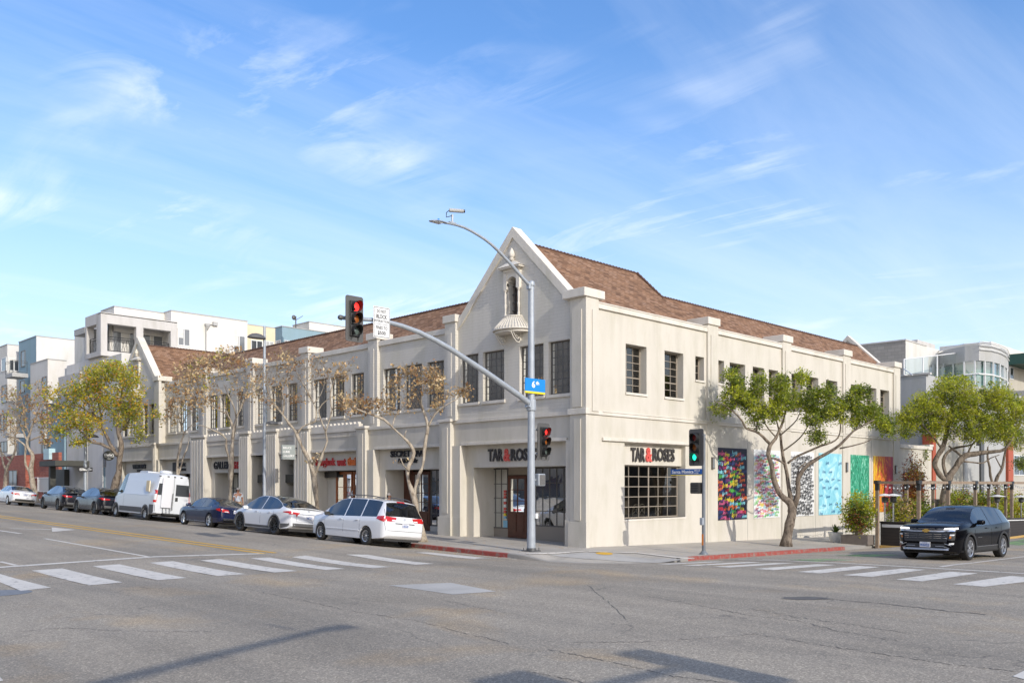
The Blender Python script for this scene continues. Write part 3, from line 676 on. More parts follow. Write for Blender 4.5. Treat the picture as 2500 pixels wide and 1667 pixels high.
def win(parent, plane, at, u0, u1, z0_, z1_, nx, nz, fm='frame', fw=.06, bar=.022, curtain='sides', back='interior', glass='glass', depth=.7, mull=(), low=None, name='window', room=True, dirn=1):
    """casement window: frame > pane, curtain, room_wall. 'at' is the outer frame face, things go inward (+)"""
    s = dirn; mb = MB(); t = .07
    A = lambda w: at+s*w
    def B(a0, a1, ua, ub, za, zb, mi=0): pbox(mb, plane, A(a0), A(a1), ua, ub, za, zb, mi)
    B(0, t, u0, u0+fw, z0_, z1_); B(0, t, u1-fw, u1, z0_, z1_); B(.001, t-.001, u0+fw, u1-fw, z0_, z0_+fw); B(.001, t-.001, u0+fw, u1-fw, z1_-fw, z1_)
    iu0, iu1, iz0, iz1 = u0+fw, u1-fw, z0_+fw, z1_-fw
    for k in range(1, nx):
        u = iu0+(iu1-iu0)*k/nx; w = bar*(2.2 if k in mull else 1); B(.012, .05, u-w/2, u+w/2, iz0, iz1)
    for k in range(1, nz):
        z = iz0+(iz1-iz0)*k/nz; w = bar*(1.9 if low == k else 1); B(.015, .047, iu0, iu1, z-w/2, z+w/2)
    f = mb.build(name, M[fm], parent)
    g = MB(); g.quad(PX(plane, A(.032), iu0, iz0), PX(plane, A(.032), iu1, iz0), PX(plane, A(.032), iu1, iz1), PX(plane, A(.032), iu0, iz1)); g.build('pane', M[glass], f)
    W = iu1-iu0
    if curtain:
        c = MB(); a = A(.16)
        def cur(x0, x1, zb, zt):
            n = 8
            for k in range(n):
                p, q = x0+(x1-x0)*k/n, x0+(x1-x0)*(k+1)/n; w0 = .03*s*(k % 2); w1 = .03*s*((k+1) % 2)
                c.quad(PX(plane, a, p, zb, w0), PX(plane, a, q, zb, w1), PX(plane, a, q, zt, w1), PX(plane, a, p, zt, w0))
        if curtain == 'sides': e = RNDW.uniform(.10, .2); cur(iu0, iu0+W*e, iz0, iz1); cur(iu1-W*e, iu1, iz0, iz1)
        elif curtain == 'blind': cur(iu0, iu1, iz0+(iz1-iz0)*RNDW.uniform(.35, .75), iz1)
        elif curtain == 'full': cur(iu0, iu1, iz0, iz1)
        elif curtain == 'half': cur(iu0, iu0+W*.5, iz0, iz1)
        c.build('curtain', M['curtain'], f)
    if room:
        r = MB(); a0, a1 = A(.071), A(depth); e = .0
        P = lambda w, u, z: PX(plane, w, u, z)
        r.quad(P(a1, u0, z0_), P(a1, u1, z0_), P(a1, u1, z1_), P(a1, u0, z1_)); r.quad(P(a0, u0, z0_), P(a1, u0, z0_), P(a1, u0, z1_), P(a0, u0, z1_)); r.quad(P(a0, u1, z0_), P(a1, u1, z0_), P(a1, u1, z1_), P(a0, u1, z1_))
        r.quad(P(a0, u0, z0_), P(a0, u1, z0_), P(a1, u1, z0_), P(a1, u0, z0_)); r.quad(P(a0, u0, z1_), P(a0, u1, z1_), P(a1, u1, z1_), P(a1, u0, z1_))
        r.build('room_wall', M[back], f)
    return f
# ------------------------------------------------------------------ main two-storey building
def uL(px, x0=0.): return onX(px, 1000, x0)[0]
def uR(px, y0=0.): return onY(px, 1000, y0)[0]
MAIN = thing('corner_building', 'long cream two-storey corner building with brown shingle roof, tall gable and shopfronts along two streets', 'building', (0, 0, 0))
ZS, ZH, ZSTR, ZF, ZO, ZC = 5.80, 7.85, 4.98, 4.0, 3.06, 9.21   # sill, head, string, fascia bottom, opening head, coping top
WING = (0., 7.7); LW = (37.4, 45.1); XM = .30; XE = 28.8
def gable_pts(y0, y1, zb=ZSTR, lift=0.):
    c = (y0+y1)/2; w = (y1-y0)/2
    pr = [(-1.0, 9.15), (-.86, 9.35), (-.72, 9.75), (-.55, 10.42), (0, 12.60), (.55, 10.42), (.72, 9.75), (.86, 9.35), (1.0, 9.15)]
    pr = [(-1, 9.12), (-.95, 9.18), (-.88, 9.38), (0, 12.62), (.88, 9.38), (.95, 9.18), (1, 9.12)]
    return [(c+w*a*.95, z) for a, z in pr]
def ysL(a, b, x0=0.): return tuple(sorted((uL(a, x0), uL(b, x0))))
def nz_(z): return z-.29 if z < 9.35 else 9.06+(z-9.35)*.82     # niche levels
def build_main():
    P = MAIN; BR = 'X'
    # ---- left street elevation
    wingW = [ysL(1124.6, 1168), ysL(1179, 1231), ysL(1268.3, 1327), ysL(1339, 1395.5)]
    lw = [ysL(301, 311), ysL(313.8, 330), ysL(350, 361), ysL(366, 379.5)]
    midW = [ysL(936, 976.8, XM), ysL(987, 1030.3, XM), ysL(1043, 1084, XM), ysL(765, 797.3, XM), ysL(806.7, 840.7, XM), ysL(857.7, 888.3, XM),
            ysL(625, 652, XM), ysL(660.6, 687.8, XM), ysL(702, 726, XM), ysL(509, 531, XM), ysL(538, 562, XM), ysL(579, 594, XM), ysL(410.8, 431, XM), ysL(436, 456.7, XM), ysL(466.6, 483.5, XM)]
    mb = MB()
    for (y0, y1), ws in ((WING, wingW), (LW, lw)):
        pts = gable_pts(y0, y1)
        hs = [(a, b, ZS, ZH) for a, b in ws]
        c = (y0+y1)/2; nz0 = 9.0
        wall(mb, 'X', 0., y0+.02, y1-.02, ZSTR, nz0, hs, .2)
        niche = [(c-.27, 9.06), (c-.27, nz_(11.05)), (c-.19, nz_(11.25)), (c, nz_(11.34)), (c+.19, nz_(11.25)), (c+.27, nz_(11.05)), (c+.27, 9.06)]
        top = pts[3]
        L_ = [(y0+.02, nz0), pts[0], pts[1], pts[2], top, (c, nz_(11.34)), (c-.19, nz_(11.25)), (c-.27, nz_(11.05)), (c-.27, 9.06), (c, 9.06), (c, nz0)]
        R2 = [(y1-.02, nz0), pts[6], pts[5], pts[4], top, (c, nz_(11.34)), (c+.19, nz_(11.25)), (c+.27, nz_(11.05)), (c+.27, 9.06), (c, 9.06), (c, nz0)]
        mb.poly([(0., y, z) for y, z in L_]); mb.poly([(0., y, z) for y, z in R2])
        for (a, b) in zip(niche, niche[1:]+niche[:1]): mb.quad((0, *a), (0, *b), (.3, *b), (.3, *a))
    mb.split('gable_wall', M['brickL'], P)
    mb = MB(); wall(mb, 'X', XM, WING[1]-.1, LW[0]+.1, ZSTR, ZC-.1, [(a, b, ZS, ZH) for a, b in midW], .2)
    mb.build('upper_wall', M['brickL'], P)
    # side faces where the wings stand proud of the middle
    mb = MB(); mb.quad((0, LW[0]+.02, 0), (XM+.5, LW[0]+.02, 0), (XM+.5, LW[0]+.02, ZC-.1), (0, LW[0]+.02, ZC-.1)); mb.quad((0, WING[1]-.02, 0), (XM+.5, WING[1]-.02, 0), (XM+.5, WING[1]-.02, ZC-.1), (0, WING[1]-.02, ZC-.1))
    mb.quad((0, LW[1], 0), (12, LW[1], 0), (12, LW[1], 9), (0, LW[1], 9)); mb.quad((XE, 0, -1), (XE, 25, -1), (XE, 25, 9), (XE, 0, 9))
    mb.split('side_wall', M['stucco'], P)
    i = 0
    for ws, at in ((wingW, .14), (lw, .14), (midW, XM+.14)):
        for a, b in ws:
            i += 1
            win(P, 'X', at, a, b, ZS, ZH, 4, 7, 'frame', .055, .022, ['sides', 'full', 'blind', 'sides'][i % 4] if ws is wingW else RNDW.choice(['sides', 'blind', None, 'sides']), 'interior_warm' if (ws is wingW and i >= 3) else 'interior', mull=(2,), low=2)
    mb = MB()
    for ws, at in ((wingW, 0), (lw, 0), (midW, XM)):
        for a, b in ws: mb.box(at-.07, at+.14, a-.07, b+.07, ZS-.12, ZS)
    mb.split('window_sill', M['trim'], P)
    # ---- right street elevation
    def xr(a, b): return tuple(sorted((uR(a), uR(b))))
    big = [xr(1527.5, 1578.5), xr(1622.4, 1668.3), xr(1781.4, 1819.5), xr(1837.8, 1866), xr(1877, 1900), xr(1927.6, 1958), xr(1968.4, 1998), xr(2016.8, 2044.4), xr(2072, 2096.8), xr(2115.5, 2139.8), xr(2149, 2170.8)]
    small = [xr(1697.6, 1718.8), xr(1748.6, 1767.8)]
    niche = (uR(1523.2), uR(1672), .98, ZF-.04, .40)
    hs = [(a, b, 5.95, ZH, .38) for a, b in big]+[(a, b, 6.83, ZH, .3) for a, b in small]
    mb = MB(); wall(mb, 'Y', 0., 0., XE, ZSTR, ZC-.12, hs); wall(mb, 'Y', -.03, 0., XE, -1.2, ZSTR, [niche])
    mb.quad((0, 0, -.3), (0, -.03, -.3), (0, -.03, ZSTR), (0, 0, ZSTR))
    n0, n1 = niche[0], niche[1]
    mb.build('street_wall', M['stucco'], P)
    mb = MB(); zg = onY(1523.2, 1134.4, .3)[1]
    mb.box(n0, n1, .18, .36, zg, ZF-.042); mb.split('sign_band', M['stucco'], P)
    w = win(P, 'Y', .30, n0+.0, uR(1654, .3), .99, zg-.002, 6, 5, 'frame_tan', .05, .03, None, 'interior', mull=(3,), depth=2.6, name='shop_window')
    MAIN['shopw'] = 1
    for a, b in big: win(P, 'Y', .32, a, b, 5.95, ZH, 3, 6, 'frame_tan', .05, .025, RNDW.choice(['sides', 'half', None]), 'interior', mull=(), low=2)
    for a, b in small: win(P, 'Y', .26, a, b, 6.83, ZH, 2, 3, 'frame_tan', .05, .02, None, 'interior')
    mb = MB()
    for a, b in big: mb.box(a-.03, b+.03, -.05, .3, 5.86, 5.95)
    for a, b in small: mb.box(a-.03, b+.03, -.05, .25, 6.75, 6.83)
    mb.box(n0-.02, n1+.02, -.05, .3, .90, .98)
    mb.split('window_sill', M['trim'], P)
    # ---- pilasters and caps, right
    mb = MB(); caps = MB()
    pr = [(0.0, uR(1457)), (uR(1723.9), uR(1749)), (uR(1906.8), uR(1927.6)), (uR(2055), uR(2073)), (uR(2179), XE)]
    for k, (a, b) in enumerate(pr):
        mb.box(a-.0, b, -.10, .1, ZSTR, ZC+.10); mb.box(a+.2, b-.15 if k else b-.02, -.135, -.10, ZSTR+.1, ZC-.35)
        caps.box(a-.07 if k else -.30, b+.07 if k < 4 else XE+.07, -.17, .95, ZC+.10, ZC+.42)
        if k: mb.box(a, b, -.075, 0, -1.1, ZSTR)
    mb.split('pilaster', M['stucco'], P); 
    # copings, string course and fascia
    tr = MB()
    for k in range(4): tr.box(pr[k][1], pr[k+1][0], -.085, .42, ZC-.24, ZC); tr.box(pr[k][1], pr[k+1][0], -.11, .42, ZC-.05, ZC+.003)
    tr.box(.0, XE, -.085, -.031, ZSTR-.02, ZSTR+.14); tr.box(uR(1467.4), XE-.5, -.11, -.03, ZSTR+.10, ZSTR+.145)
    tr.box(uR(1467.4), uR(1681), -.12, -.03, ZF-.0, ZF+.13)
    # corner pilaster (both faces)
    cp = MB(); y1 = uL(1397.5)
    cp.box(-.14, 0, -.10, y1, ZSTR+.05, ZC+.10); cp.box(-.175, -.14, .10, y1-.12, ZSTR+.25, ZC-.35)
    cp.box(-.20, 0, -.16, y1+.05, -.3, .95); cp.box(-.14, 0, -.10, y1-.0, .95, ZSTR); cp.box(-.17, -.14, .15, y1-.22, 1.0, ZSTR-.2)
    cp.box(-.10, 0, y1, y1+.25, -.1, ZF); cp.box(-.13, 0, y1+.04, y1+.27, -.1, 1.0)
    cp.split('corner_pilaster', M['stucco'], P)
    tr.box(-.2, 0.02, -.15, y1+.08, ZSTR-.02, ZSTR+.2)
    caps.box(-.24, .9, -.165, y1+.08, ZC+.105, ZC+.415)
    # ---- left lower storey: canopy wall standing forward, recessed sign band, openings
    bays = [(uL(1128), uL(1384.5), ZO, 1.3), (uL(916), uL(1080), ZO-.02, 1.2), (uL(762), uL(877), ZO, 1.2), (uL(683), uL(723), ZF-.05, 1.0), (uL(615), uL(653), ZF-.05, 1.0), (uL(506), uL(589), ZO, 1.2), (uL(391), uL(470), ZO, 1.2), (uL(298), uL(377), ZO, 1.2)]
    bays = [(min(a, b), max(a, b), c, d) for a, b, c, d in bays]
    mb = MB(); wall(mb, 'X', 0., .0, LW[1], -.2, ZSTR, [(a, b, -.2, ZF, .26) for a, b, c, d in bays])
    mb.build('lower_wall', M['stucco'], P)
    mb = MB()
    for k, (a, b, zo, dp) in enumerate(bays):
        e = .45 if k in (0, 1, 5, 6, 7) else .0
        e2 = .05
        if zo < ZF-.2: wall(mb, 'X', .26, a, b, zo-.6, ZF, [(a+e2, b-e, zo-.6, zo, dp)])
        mb.box(.26, .262, b-e, b, -.1, zo-.6) if e else None
        zj = zo-.6 if zo < ZF-.2 else zo
        mb.quad((.26, b-e, -.2), (.26+dp, b-e, -.2), (.26+dp, b-e, zj), (.26, b-e, zj)); mb.quad((.26, a+e2, -.2), (.26+dp, a+e2, -.2), (.26+dp, a+e2, zj), (.26, a+e2, zj))
        mb.quad((.26, a, -.2), (.26, a+e2, -.2), (.26, a+e2, zj), (.26, a, zj))
    mb.split('sign_band', M['stucco'], P)
    # top ledge of the forward storey
    for (a, b, *_r) in bays:
        tr.box(-.06, .0, a-.02, b+.02, ZF, ZF+.13)
    tr.box(-.07, XM+.02, WING[1]-.0, LW[0], ZSTR-.02, ZSTR+.13); tr.box(-.07, .02, .3, WING[1], ZSTR-.02, ZSTR+.14); tr.box(-.07, .02, LW[0], LW[1], ZSTR-.02, ZSTR+.14)
    den = MB()
    for a_, b_ in ((uL(755), uL(878)), (uL(681), uL(724)), (uL(615), uL(654)), (uL(506), uL(590))):
        a, b = min(a_, b_), max(a_, b_); tr.box(-.05, .2, a, b, ZSTR+.13, ZSTR+.34); n = int((b-a)/.11)
        for k in range(n): den.box(-.035, -.001, a+(b-a)*(k+.2)/n, a+(b-a)*(k+.8)/n, ZSTR-.26, ZSTR-.04)
        m = int((b-a)/.34)
        for k in range(m): den.tube([(-.03, a+(b-a)*(k+.5)/m, ZSTR+.34), (.15, a+(b-a)*(k+.5)/m, ZSTR+.34)], .11, 8)
    den.split('dentil', M['trim'], P)
    # lower pilasters
    lp = MB(); fl = MB()
    for a, b, kind in ((1081.8, 1128, 0), (878.5, 916, 0), (725.5, 760, 2), (655, 682, 2), (591, 614, 2), (472, 506, 3), (378, 390.5, 0)):
        y1_, y0_ = uL(a), uL(b); zt = ZSTR+.16 if kind == 0 else ZSTR+.42
        w = y1_-y0_
        if kind == 0:
            lp.box(-.22, 0, y0_+w*.42, y1_, -.1, zt-.1); lp.box(-.12, 0, y0_, y0_+w*.42, -.1, ZF); lp.box(-.25, -.22, y0_+w*.55, y1_-w*.15, 1.1, zt-.35)
            lp.box(-.28, 0, y0_+w*.36, y1_+.04, -.1, .95); lp.box(-.17, 0, y0_-.06, y0_+w*.36, -.1, .95); tr.box(-.29, 0, y0_+w*.36, y1_+.06, zt-.1, zt+.02)
        else:
            lp.box(-.16, 0, y0_, y1_, -.1, zt-.15); tr.box(-.25, 0, y0_-.05, y1_+.05, zt-.15, zt); n = 5
            for k in range(n): fl.box(-.24, -.16, y0_+w*(k+.12)/n, y0_+w*(k+.78)/n, .0, zt-.3)
            lp.box(-.2, 0, y0_-.08, y1_+.04, -.1, 1.0)
    fl.split('flute', M['trim'], P); lp.split('lower_pilaster', M['stucco'], P)
    # upper pilasters
    up = MB()
    for a, b, x0 in ((1086.4, 1112, 0.), (898.5, 921, XM), (734, 753, XM), (602.8, 618, XM), (490.5, 503, XM)):
        y1_, y0_ = uL(a, x0-.15), uL(b, x0-.15)
        up.box(x0-.16, x0+.02, y0_, y1_, ZSTR+.1, ZC+.1); up.box(x0-.19, x0-.16, y0_+.25, y1_-.2, ZSTR+.3, ZC-.35)
        caps.box(x0-.24, x0+.75, y0_-.07, y1_+.07, ZC+.1, ZC+.42)
    y0_, y1_ = LW[0]-.0, LW[0]+.75
    up.box(-.16, .02, y0_, y1_, ZSTR+.1, ZC+.1); caps.box(-.24, .75, y0_-.05, y1_+.07, ZC+.1, ZC+.42)
    up.box(-.16, .02, LW[1]-.6, LW[1], ZSTR+.1, ZC+.1); caps.box(-.24, .75, LW[1]-.7, LW[1]+.07, ZC+.1, ZC+.42)
    up.split('upper_pilaster', M['brickL'], P)
    caps.split('pilaster_cap', M['trim'], P, bevel=.02)
    mid = sorted([WING[1], *[v for a, b in ((898.5, 921), (734, 753), (602.8, 618), (490.5, 503)) for v in (uL(b, .15), uL(a, .15))], LW[0]])
    for k in range(0, len(mid)-1, 2): tr.box(XM-.085, XM+.35, mid[k], mid[k+1], ZC-.24, ZC)
    tr.split('moulding', M['trim'], P, bevel=.012)
    # ---- gable copings
    gc = MB()
    for y0, y1 in (WING, LW):
        pts = gable_pts(y0, y1)
        nn = []
        for (a, b) in zip(pts[:-1], pts[1:]):
            t = Vector((b[0]-a[0], b[1]-a[1])).normalized(); n = Vector((-t.y, t.x)); nn.append(n if n.y > 0 else -n)
        mit = []
        for k in range(len(pts)):
            n0, n1 = nn[max(k-1, 0)], nn[min(k, len(nn)-1)]; m_ = (n0+n1).normalized(); mit.append(m_/max(.3, m_.dot(n0)))
        for k in range(len(pts)-1):
            q = [(-.07, *(Vector(pts[k])-mit[k]*.24)), (-.07, *(Vector(pts[k+1])-mit[k+1]*.24)), (-.07, *(Vector(pts[k+1])+mit[k+1]*.06)), (-.07, *(Vector(pts[k])+mit[k]*.06))]
            gc.prism(q, (.50, 0, 0))
    pk = [(XE-.25, .7, 9.35), (XE-.25, 3.05, 11.62), (XE-.25, 5.4, 9.35)]
    for i_, (a, b) in enumerate(((pk[0], pk[1]), (pk[1], pk[2]))):
        sh_ = Vector((-.004*i_, 0, 0)); a, b = Vector(a)+sh_, Vector(b)+sh_; t = (b-a).normalized(); n = Vector((0, -t.z, t.y)); n = n if n.z > 0 else -n
        gc.prism([a-n*.22, b-n*.22, b, a], (.45+.008*i_, 0, 0))
    gc.split('gable_coping', M['trim'], P)
    mb = MB(); mb.prism([(XE-.2, .8, 9.0), (XE-.2, .8, 9.3), (XE-.2, 3.05, 11.5), (XE-.2, 5.4, 9.2), (XE-.2, 5.4, 9.0)], (.3, 0, 0)); mb.build('end_gable', M['stucco'], P)
    # ---- roofs
    rf = MB()
    def slope(p0, p1, p2, p3):   # p0,p1 eave; p2,p3 ridge
        p0, p1, p2, p3 = map(Vector, (p0, p1, p2, p3)); U = (p1-p0).normalized(); n = U.cross((p3-p0)); W = n.cross(U).normalized()
        rf.quad(p0, p1, p2, p3, 0, [((p-p0).dot(U)+p0.x+p0.y, (p-p0).dot(W)) for p in (p0, p1, p2, p3)])
    rz, ez = 12.18, 8.98
    for (y0, y1) in (WING, LW):
        c = (y0+y1)/2; e0, e1 = y0+.36, y1-.36
        slope((.28, e0, ez), (8.1, e0, ez), (8.1, c, rz), (.28, c, rz)); slope((8.1, e1, ez), (.28, e1, ez), (.28, c, rz), (8.1, c, rz))
        rf.poly([(8.1, e0, ez), (8.1, e1, ez), (8.1, c, rz)])
    slope((8.1, .36, ez), (XE-.1, .36, ez), (XE-.1, 2.4, 10.86), (8.1, 2.4, 10.86)); slope((XE-.1, 4.5, ez), (8.1, 4.5, ez), (8.1, 2.4, 10.86), (XE-.1, 2.4, 10.86))
    slope((XM+.36, LW[0]+.5, ez), (XM+.36, WING[1]-3.6, ez), (2.72, WING[1]-3.6, 10.86), (2.72, LW[0]+3.5, 10.86)); slope((4.8, WING[1]-1, ez), (4.8, LW[0]+1, ez), (2.72, LW[0]+1, 10.86), (2.72, WING[1]-1, 10.86))
    rf.quad((.4, .4, 8.9), (XE-.1, .4, 8.9), (XE-.1, 25, 8.9), (.4, 25, 8.9)); rf.quad((.4, 25, 8.9), (12, 25, 8.9), (12, LW[1]-.1, 8.9), (.4, LW[1]-.1, 8.9))
    roof = rf.build('roof', M['roof'], P)
    rc = MB(); rr = random.Random(5)
    def cap(a, b):
        a, b = Vector(a), Vector(b); n = int((b-a).length/.22)
        for k in range(n):
            p, q = a+(b-a)*k/n, a+(b-a)*(k+1.25)/n
            rc.tube([p+Vector((0, 0, .03)), q+Vector((0, 0, .0))], [.06, .045], 6)
    cap((8.1, 2.4, 10.86), (XE-.3, 2.4, 10.86)); cap((2.72, WING[1]-3, 10.86), (2.72, LW[0]+3, 10.86)); cap((.4, WING[1]/2, rz), (8.1, WING[1]/2, rz)); cap((.4, sum(LW)/2, rz), (8.1, sum(LW)/2, rz)); cap((8.1, 3.8, rz), (8.1, 2.4, 10.86))
    rc.split('ridge_cap', M['roof_cap'], roof)
    # ---- arched balcony niches on both gables
    for (y0, y1) in (WING, LW):
        c = (y0+y1)/2
        nb = MB()
        f = [(c-.27, 9.35), (c-.27, 11.05), (c-.19, 11.25), (c, 11.34), (c+.19, 11.25), (c+.27, 11.05), (c+.27, 9.35)]
        for s in (-1, 1):
            nb.box(-.13, 0, c+s*.36-.09, c+s*.36+.09, 10.75, 11.55)
            nb.lathe([(.035, 9.3), (.055, 9.4), (.06, 9.5), (.035, 9.62), (.05, 9.9), (.06, 10.0), (.035, 10.06), (.045, 10.2), (.05, 10.5), (.03, 10.62), (.06, 10.68), (.07, 10.75)], (-.08, c+s*.38, 0), 10)
        arch = [(c-.27, 10.9)]+[(c-.27*math.cos(t), 11.05+.29*math.sin(t)) for t in [math.pi*k/10 for k in range(11)]]+[(c+.27, 10.9)]
        out = [(c+.30, 10.9), (c+.30, 11.5), (c-.30, 11.5), (c-.30, 10.9)]
        for k in range(6): 
            a, b = arch[k], arch[k+1]; nb.prism([(-.1, a[0], a[1]), (-.1, b[0], b[1]), (-.1, b[0], 11.5), (-.1, a[0], 11.5)], (.1, 0, 0)); 
            a, b = arch[6+k], arch[7+k]; nb.prism([(-.1, a[0], a[1]), (-.1, b[0], b[1]), (-.1, b[0], 11.5), (-.1, a[0], 11.5)], (.1, 0, 0))
        nb.box(-.12, 0, c-.47, c+.47, 11.5, 11.58); nb.box(-.16, 0, c-.42, c+.42, 11.58, 11.72); nb.box(-.30, 0, c-.60, c+.60, 11.72, 11.80)
        nb.add([(-.34, c-.64, 11.80), (-.34, c+.64, 11.80), (0, c+.64, 11.80), (0, c-.64, 11.80), (-.08, c-.08, 12.12), (-.08, c+.08, 12.12), (0, c+.08, 12.12), (0, c-.08, 12.12)], [(0, 1, 5, 4), (1, 2, 6, 5), (3, 0, 4, 7), (4, 5, 6, 7), (0, 3, 2, 1)])
        nb.lathe([(.05, 12.1), (.11, 12.16), (.12, 12.2), (.06, 12.25), (.10, 12.3), (.13, 12.36), (.12, 12.48), (.08, 12.6), (.03, 12.72), (0, 12.76)], (-.1, c, -.0), 14)
        nb.v = [(x, y, nz_(z)) for x, y, z in nb.v]
        shr = nb.build('niche_surround', M['trim'], P, smooth=True, sharp=40)
        wb = MB(); wb.poly([(.28, y, nz_(z)) for y, z in f]); wb.build('niche_window', M['interior'], P)
        nf = MB()
        for yy in (-.12, .12): nf.box(.2, .24, c+yy-.012, c+yy+.012, 9.35, 11.2)
        for zz in (9.75, 10.15, 10.55, 10.95): nf.box(.2, .24, c-.27, c+.27, zz-.012, zz+.012)
        nf.v = [(x, y, nz_(z)) for x, y, z in nf.v]
        nf.build('niche_window_bar', M['steel_dark'], P)
        # bellied iron balcony
        bal = MB(); hw = .78
        def rad(s, t):   # s around 0..pi, t height 0(bottom)..1(top)
            r = 1.0+.0*t; return 1.02-.46*sstep(t*.92+.04)-.02*t
        zt, zb = 9.07, 8.52
        for k in range(21):
            s = math.pi*k/20; pts = []
            for j in range(9):
                t = j/8; w = rad(s, t); pts.append((-.72*w*math.sin(s)-.0, c+hw*1.15*w*math.cos(s), zb+(zt-zb)*t))
            bal.tube(pts, .018, 5)
        sh = MB(); nt_ = 8
        for j in range(nt_):
            for k in range(24):
                q = []
                for jj, kk in ((j, k), (j, k+1), (j+1, k+1), (j+1, k)): t = jj/nt_; w = rad(0, t)*.965; a = math.pi*kk/24; q.append((-.72*w*math.sin(a), c+hw*1.15*w*math.cos(a), zb+(zt-zb)*t))
                sh.quad(*q)
        sh.build('balcony_shell', M['brickL'], P, smooth=True)
        for t, r in ((0, .03), (1, .028), ):
            pts = [(-.72*rad(0, t)*math.sin(math.pi*k/30), c+hw*1.15*rad(0, t)*math.cos(math.pi*k/30), zb+(zt-zb)*t) for k in range(31)]; bal.tube(pts, r, 6)
        bl = bal.build('balcony_rail', M['trim'], P, smooth=True)
        fb = MB(); pts = [(-.66*math.sin(math.pi*k/24), c+.86*math.cos(math.pi*k/24)) for k in range(25)]
        fb.prism([(x, y, 8.40) for x, y in pts], (0, 0, .14)); fb.build('balcony_floor', M['trim'], P)
        bk = MB()
        for s in (-.45, .45):
            pts = [(-.6, c+s, 8.62), (-.45, c+s, 8.40), (-.28, c+s, 8.24), (-.12, c+s, 8.22), (-.05, c+s, 8.33), (-.10, c+s, 8.42), (-.19, c+s, 8.40), (-.2, c+s, 8.33)]
            bk.tube(pts, .022, 6); bk.tube([(-.5, c+s-.03, 8.6), (-.3, c+s-.03, 8.36), (-.26, c+s-.03, 8.45), (-.34, c+s-.03, 8.5)], .016, 6)
            bk.tube([(-.03, c+s, 8.64), (-.03, c+s, 8.3)], .02, 5)
        bk.v = [(x, y, z-.22) for x, y, z in bk.v]; bk.split('scroll_bracket', M['trim'], P, smooth=True)
    # panel joints on the right wall below the murals
    jt = MB()
    for px in (1824, 1906, 1990, 2062, 2126): u = uR(px); jt.box(u-.012, u+.012, -.034, -.029, -1, ZSTR-.1)
    jt.split('wall_joint', M['kerb'], P)
build_main()
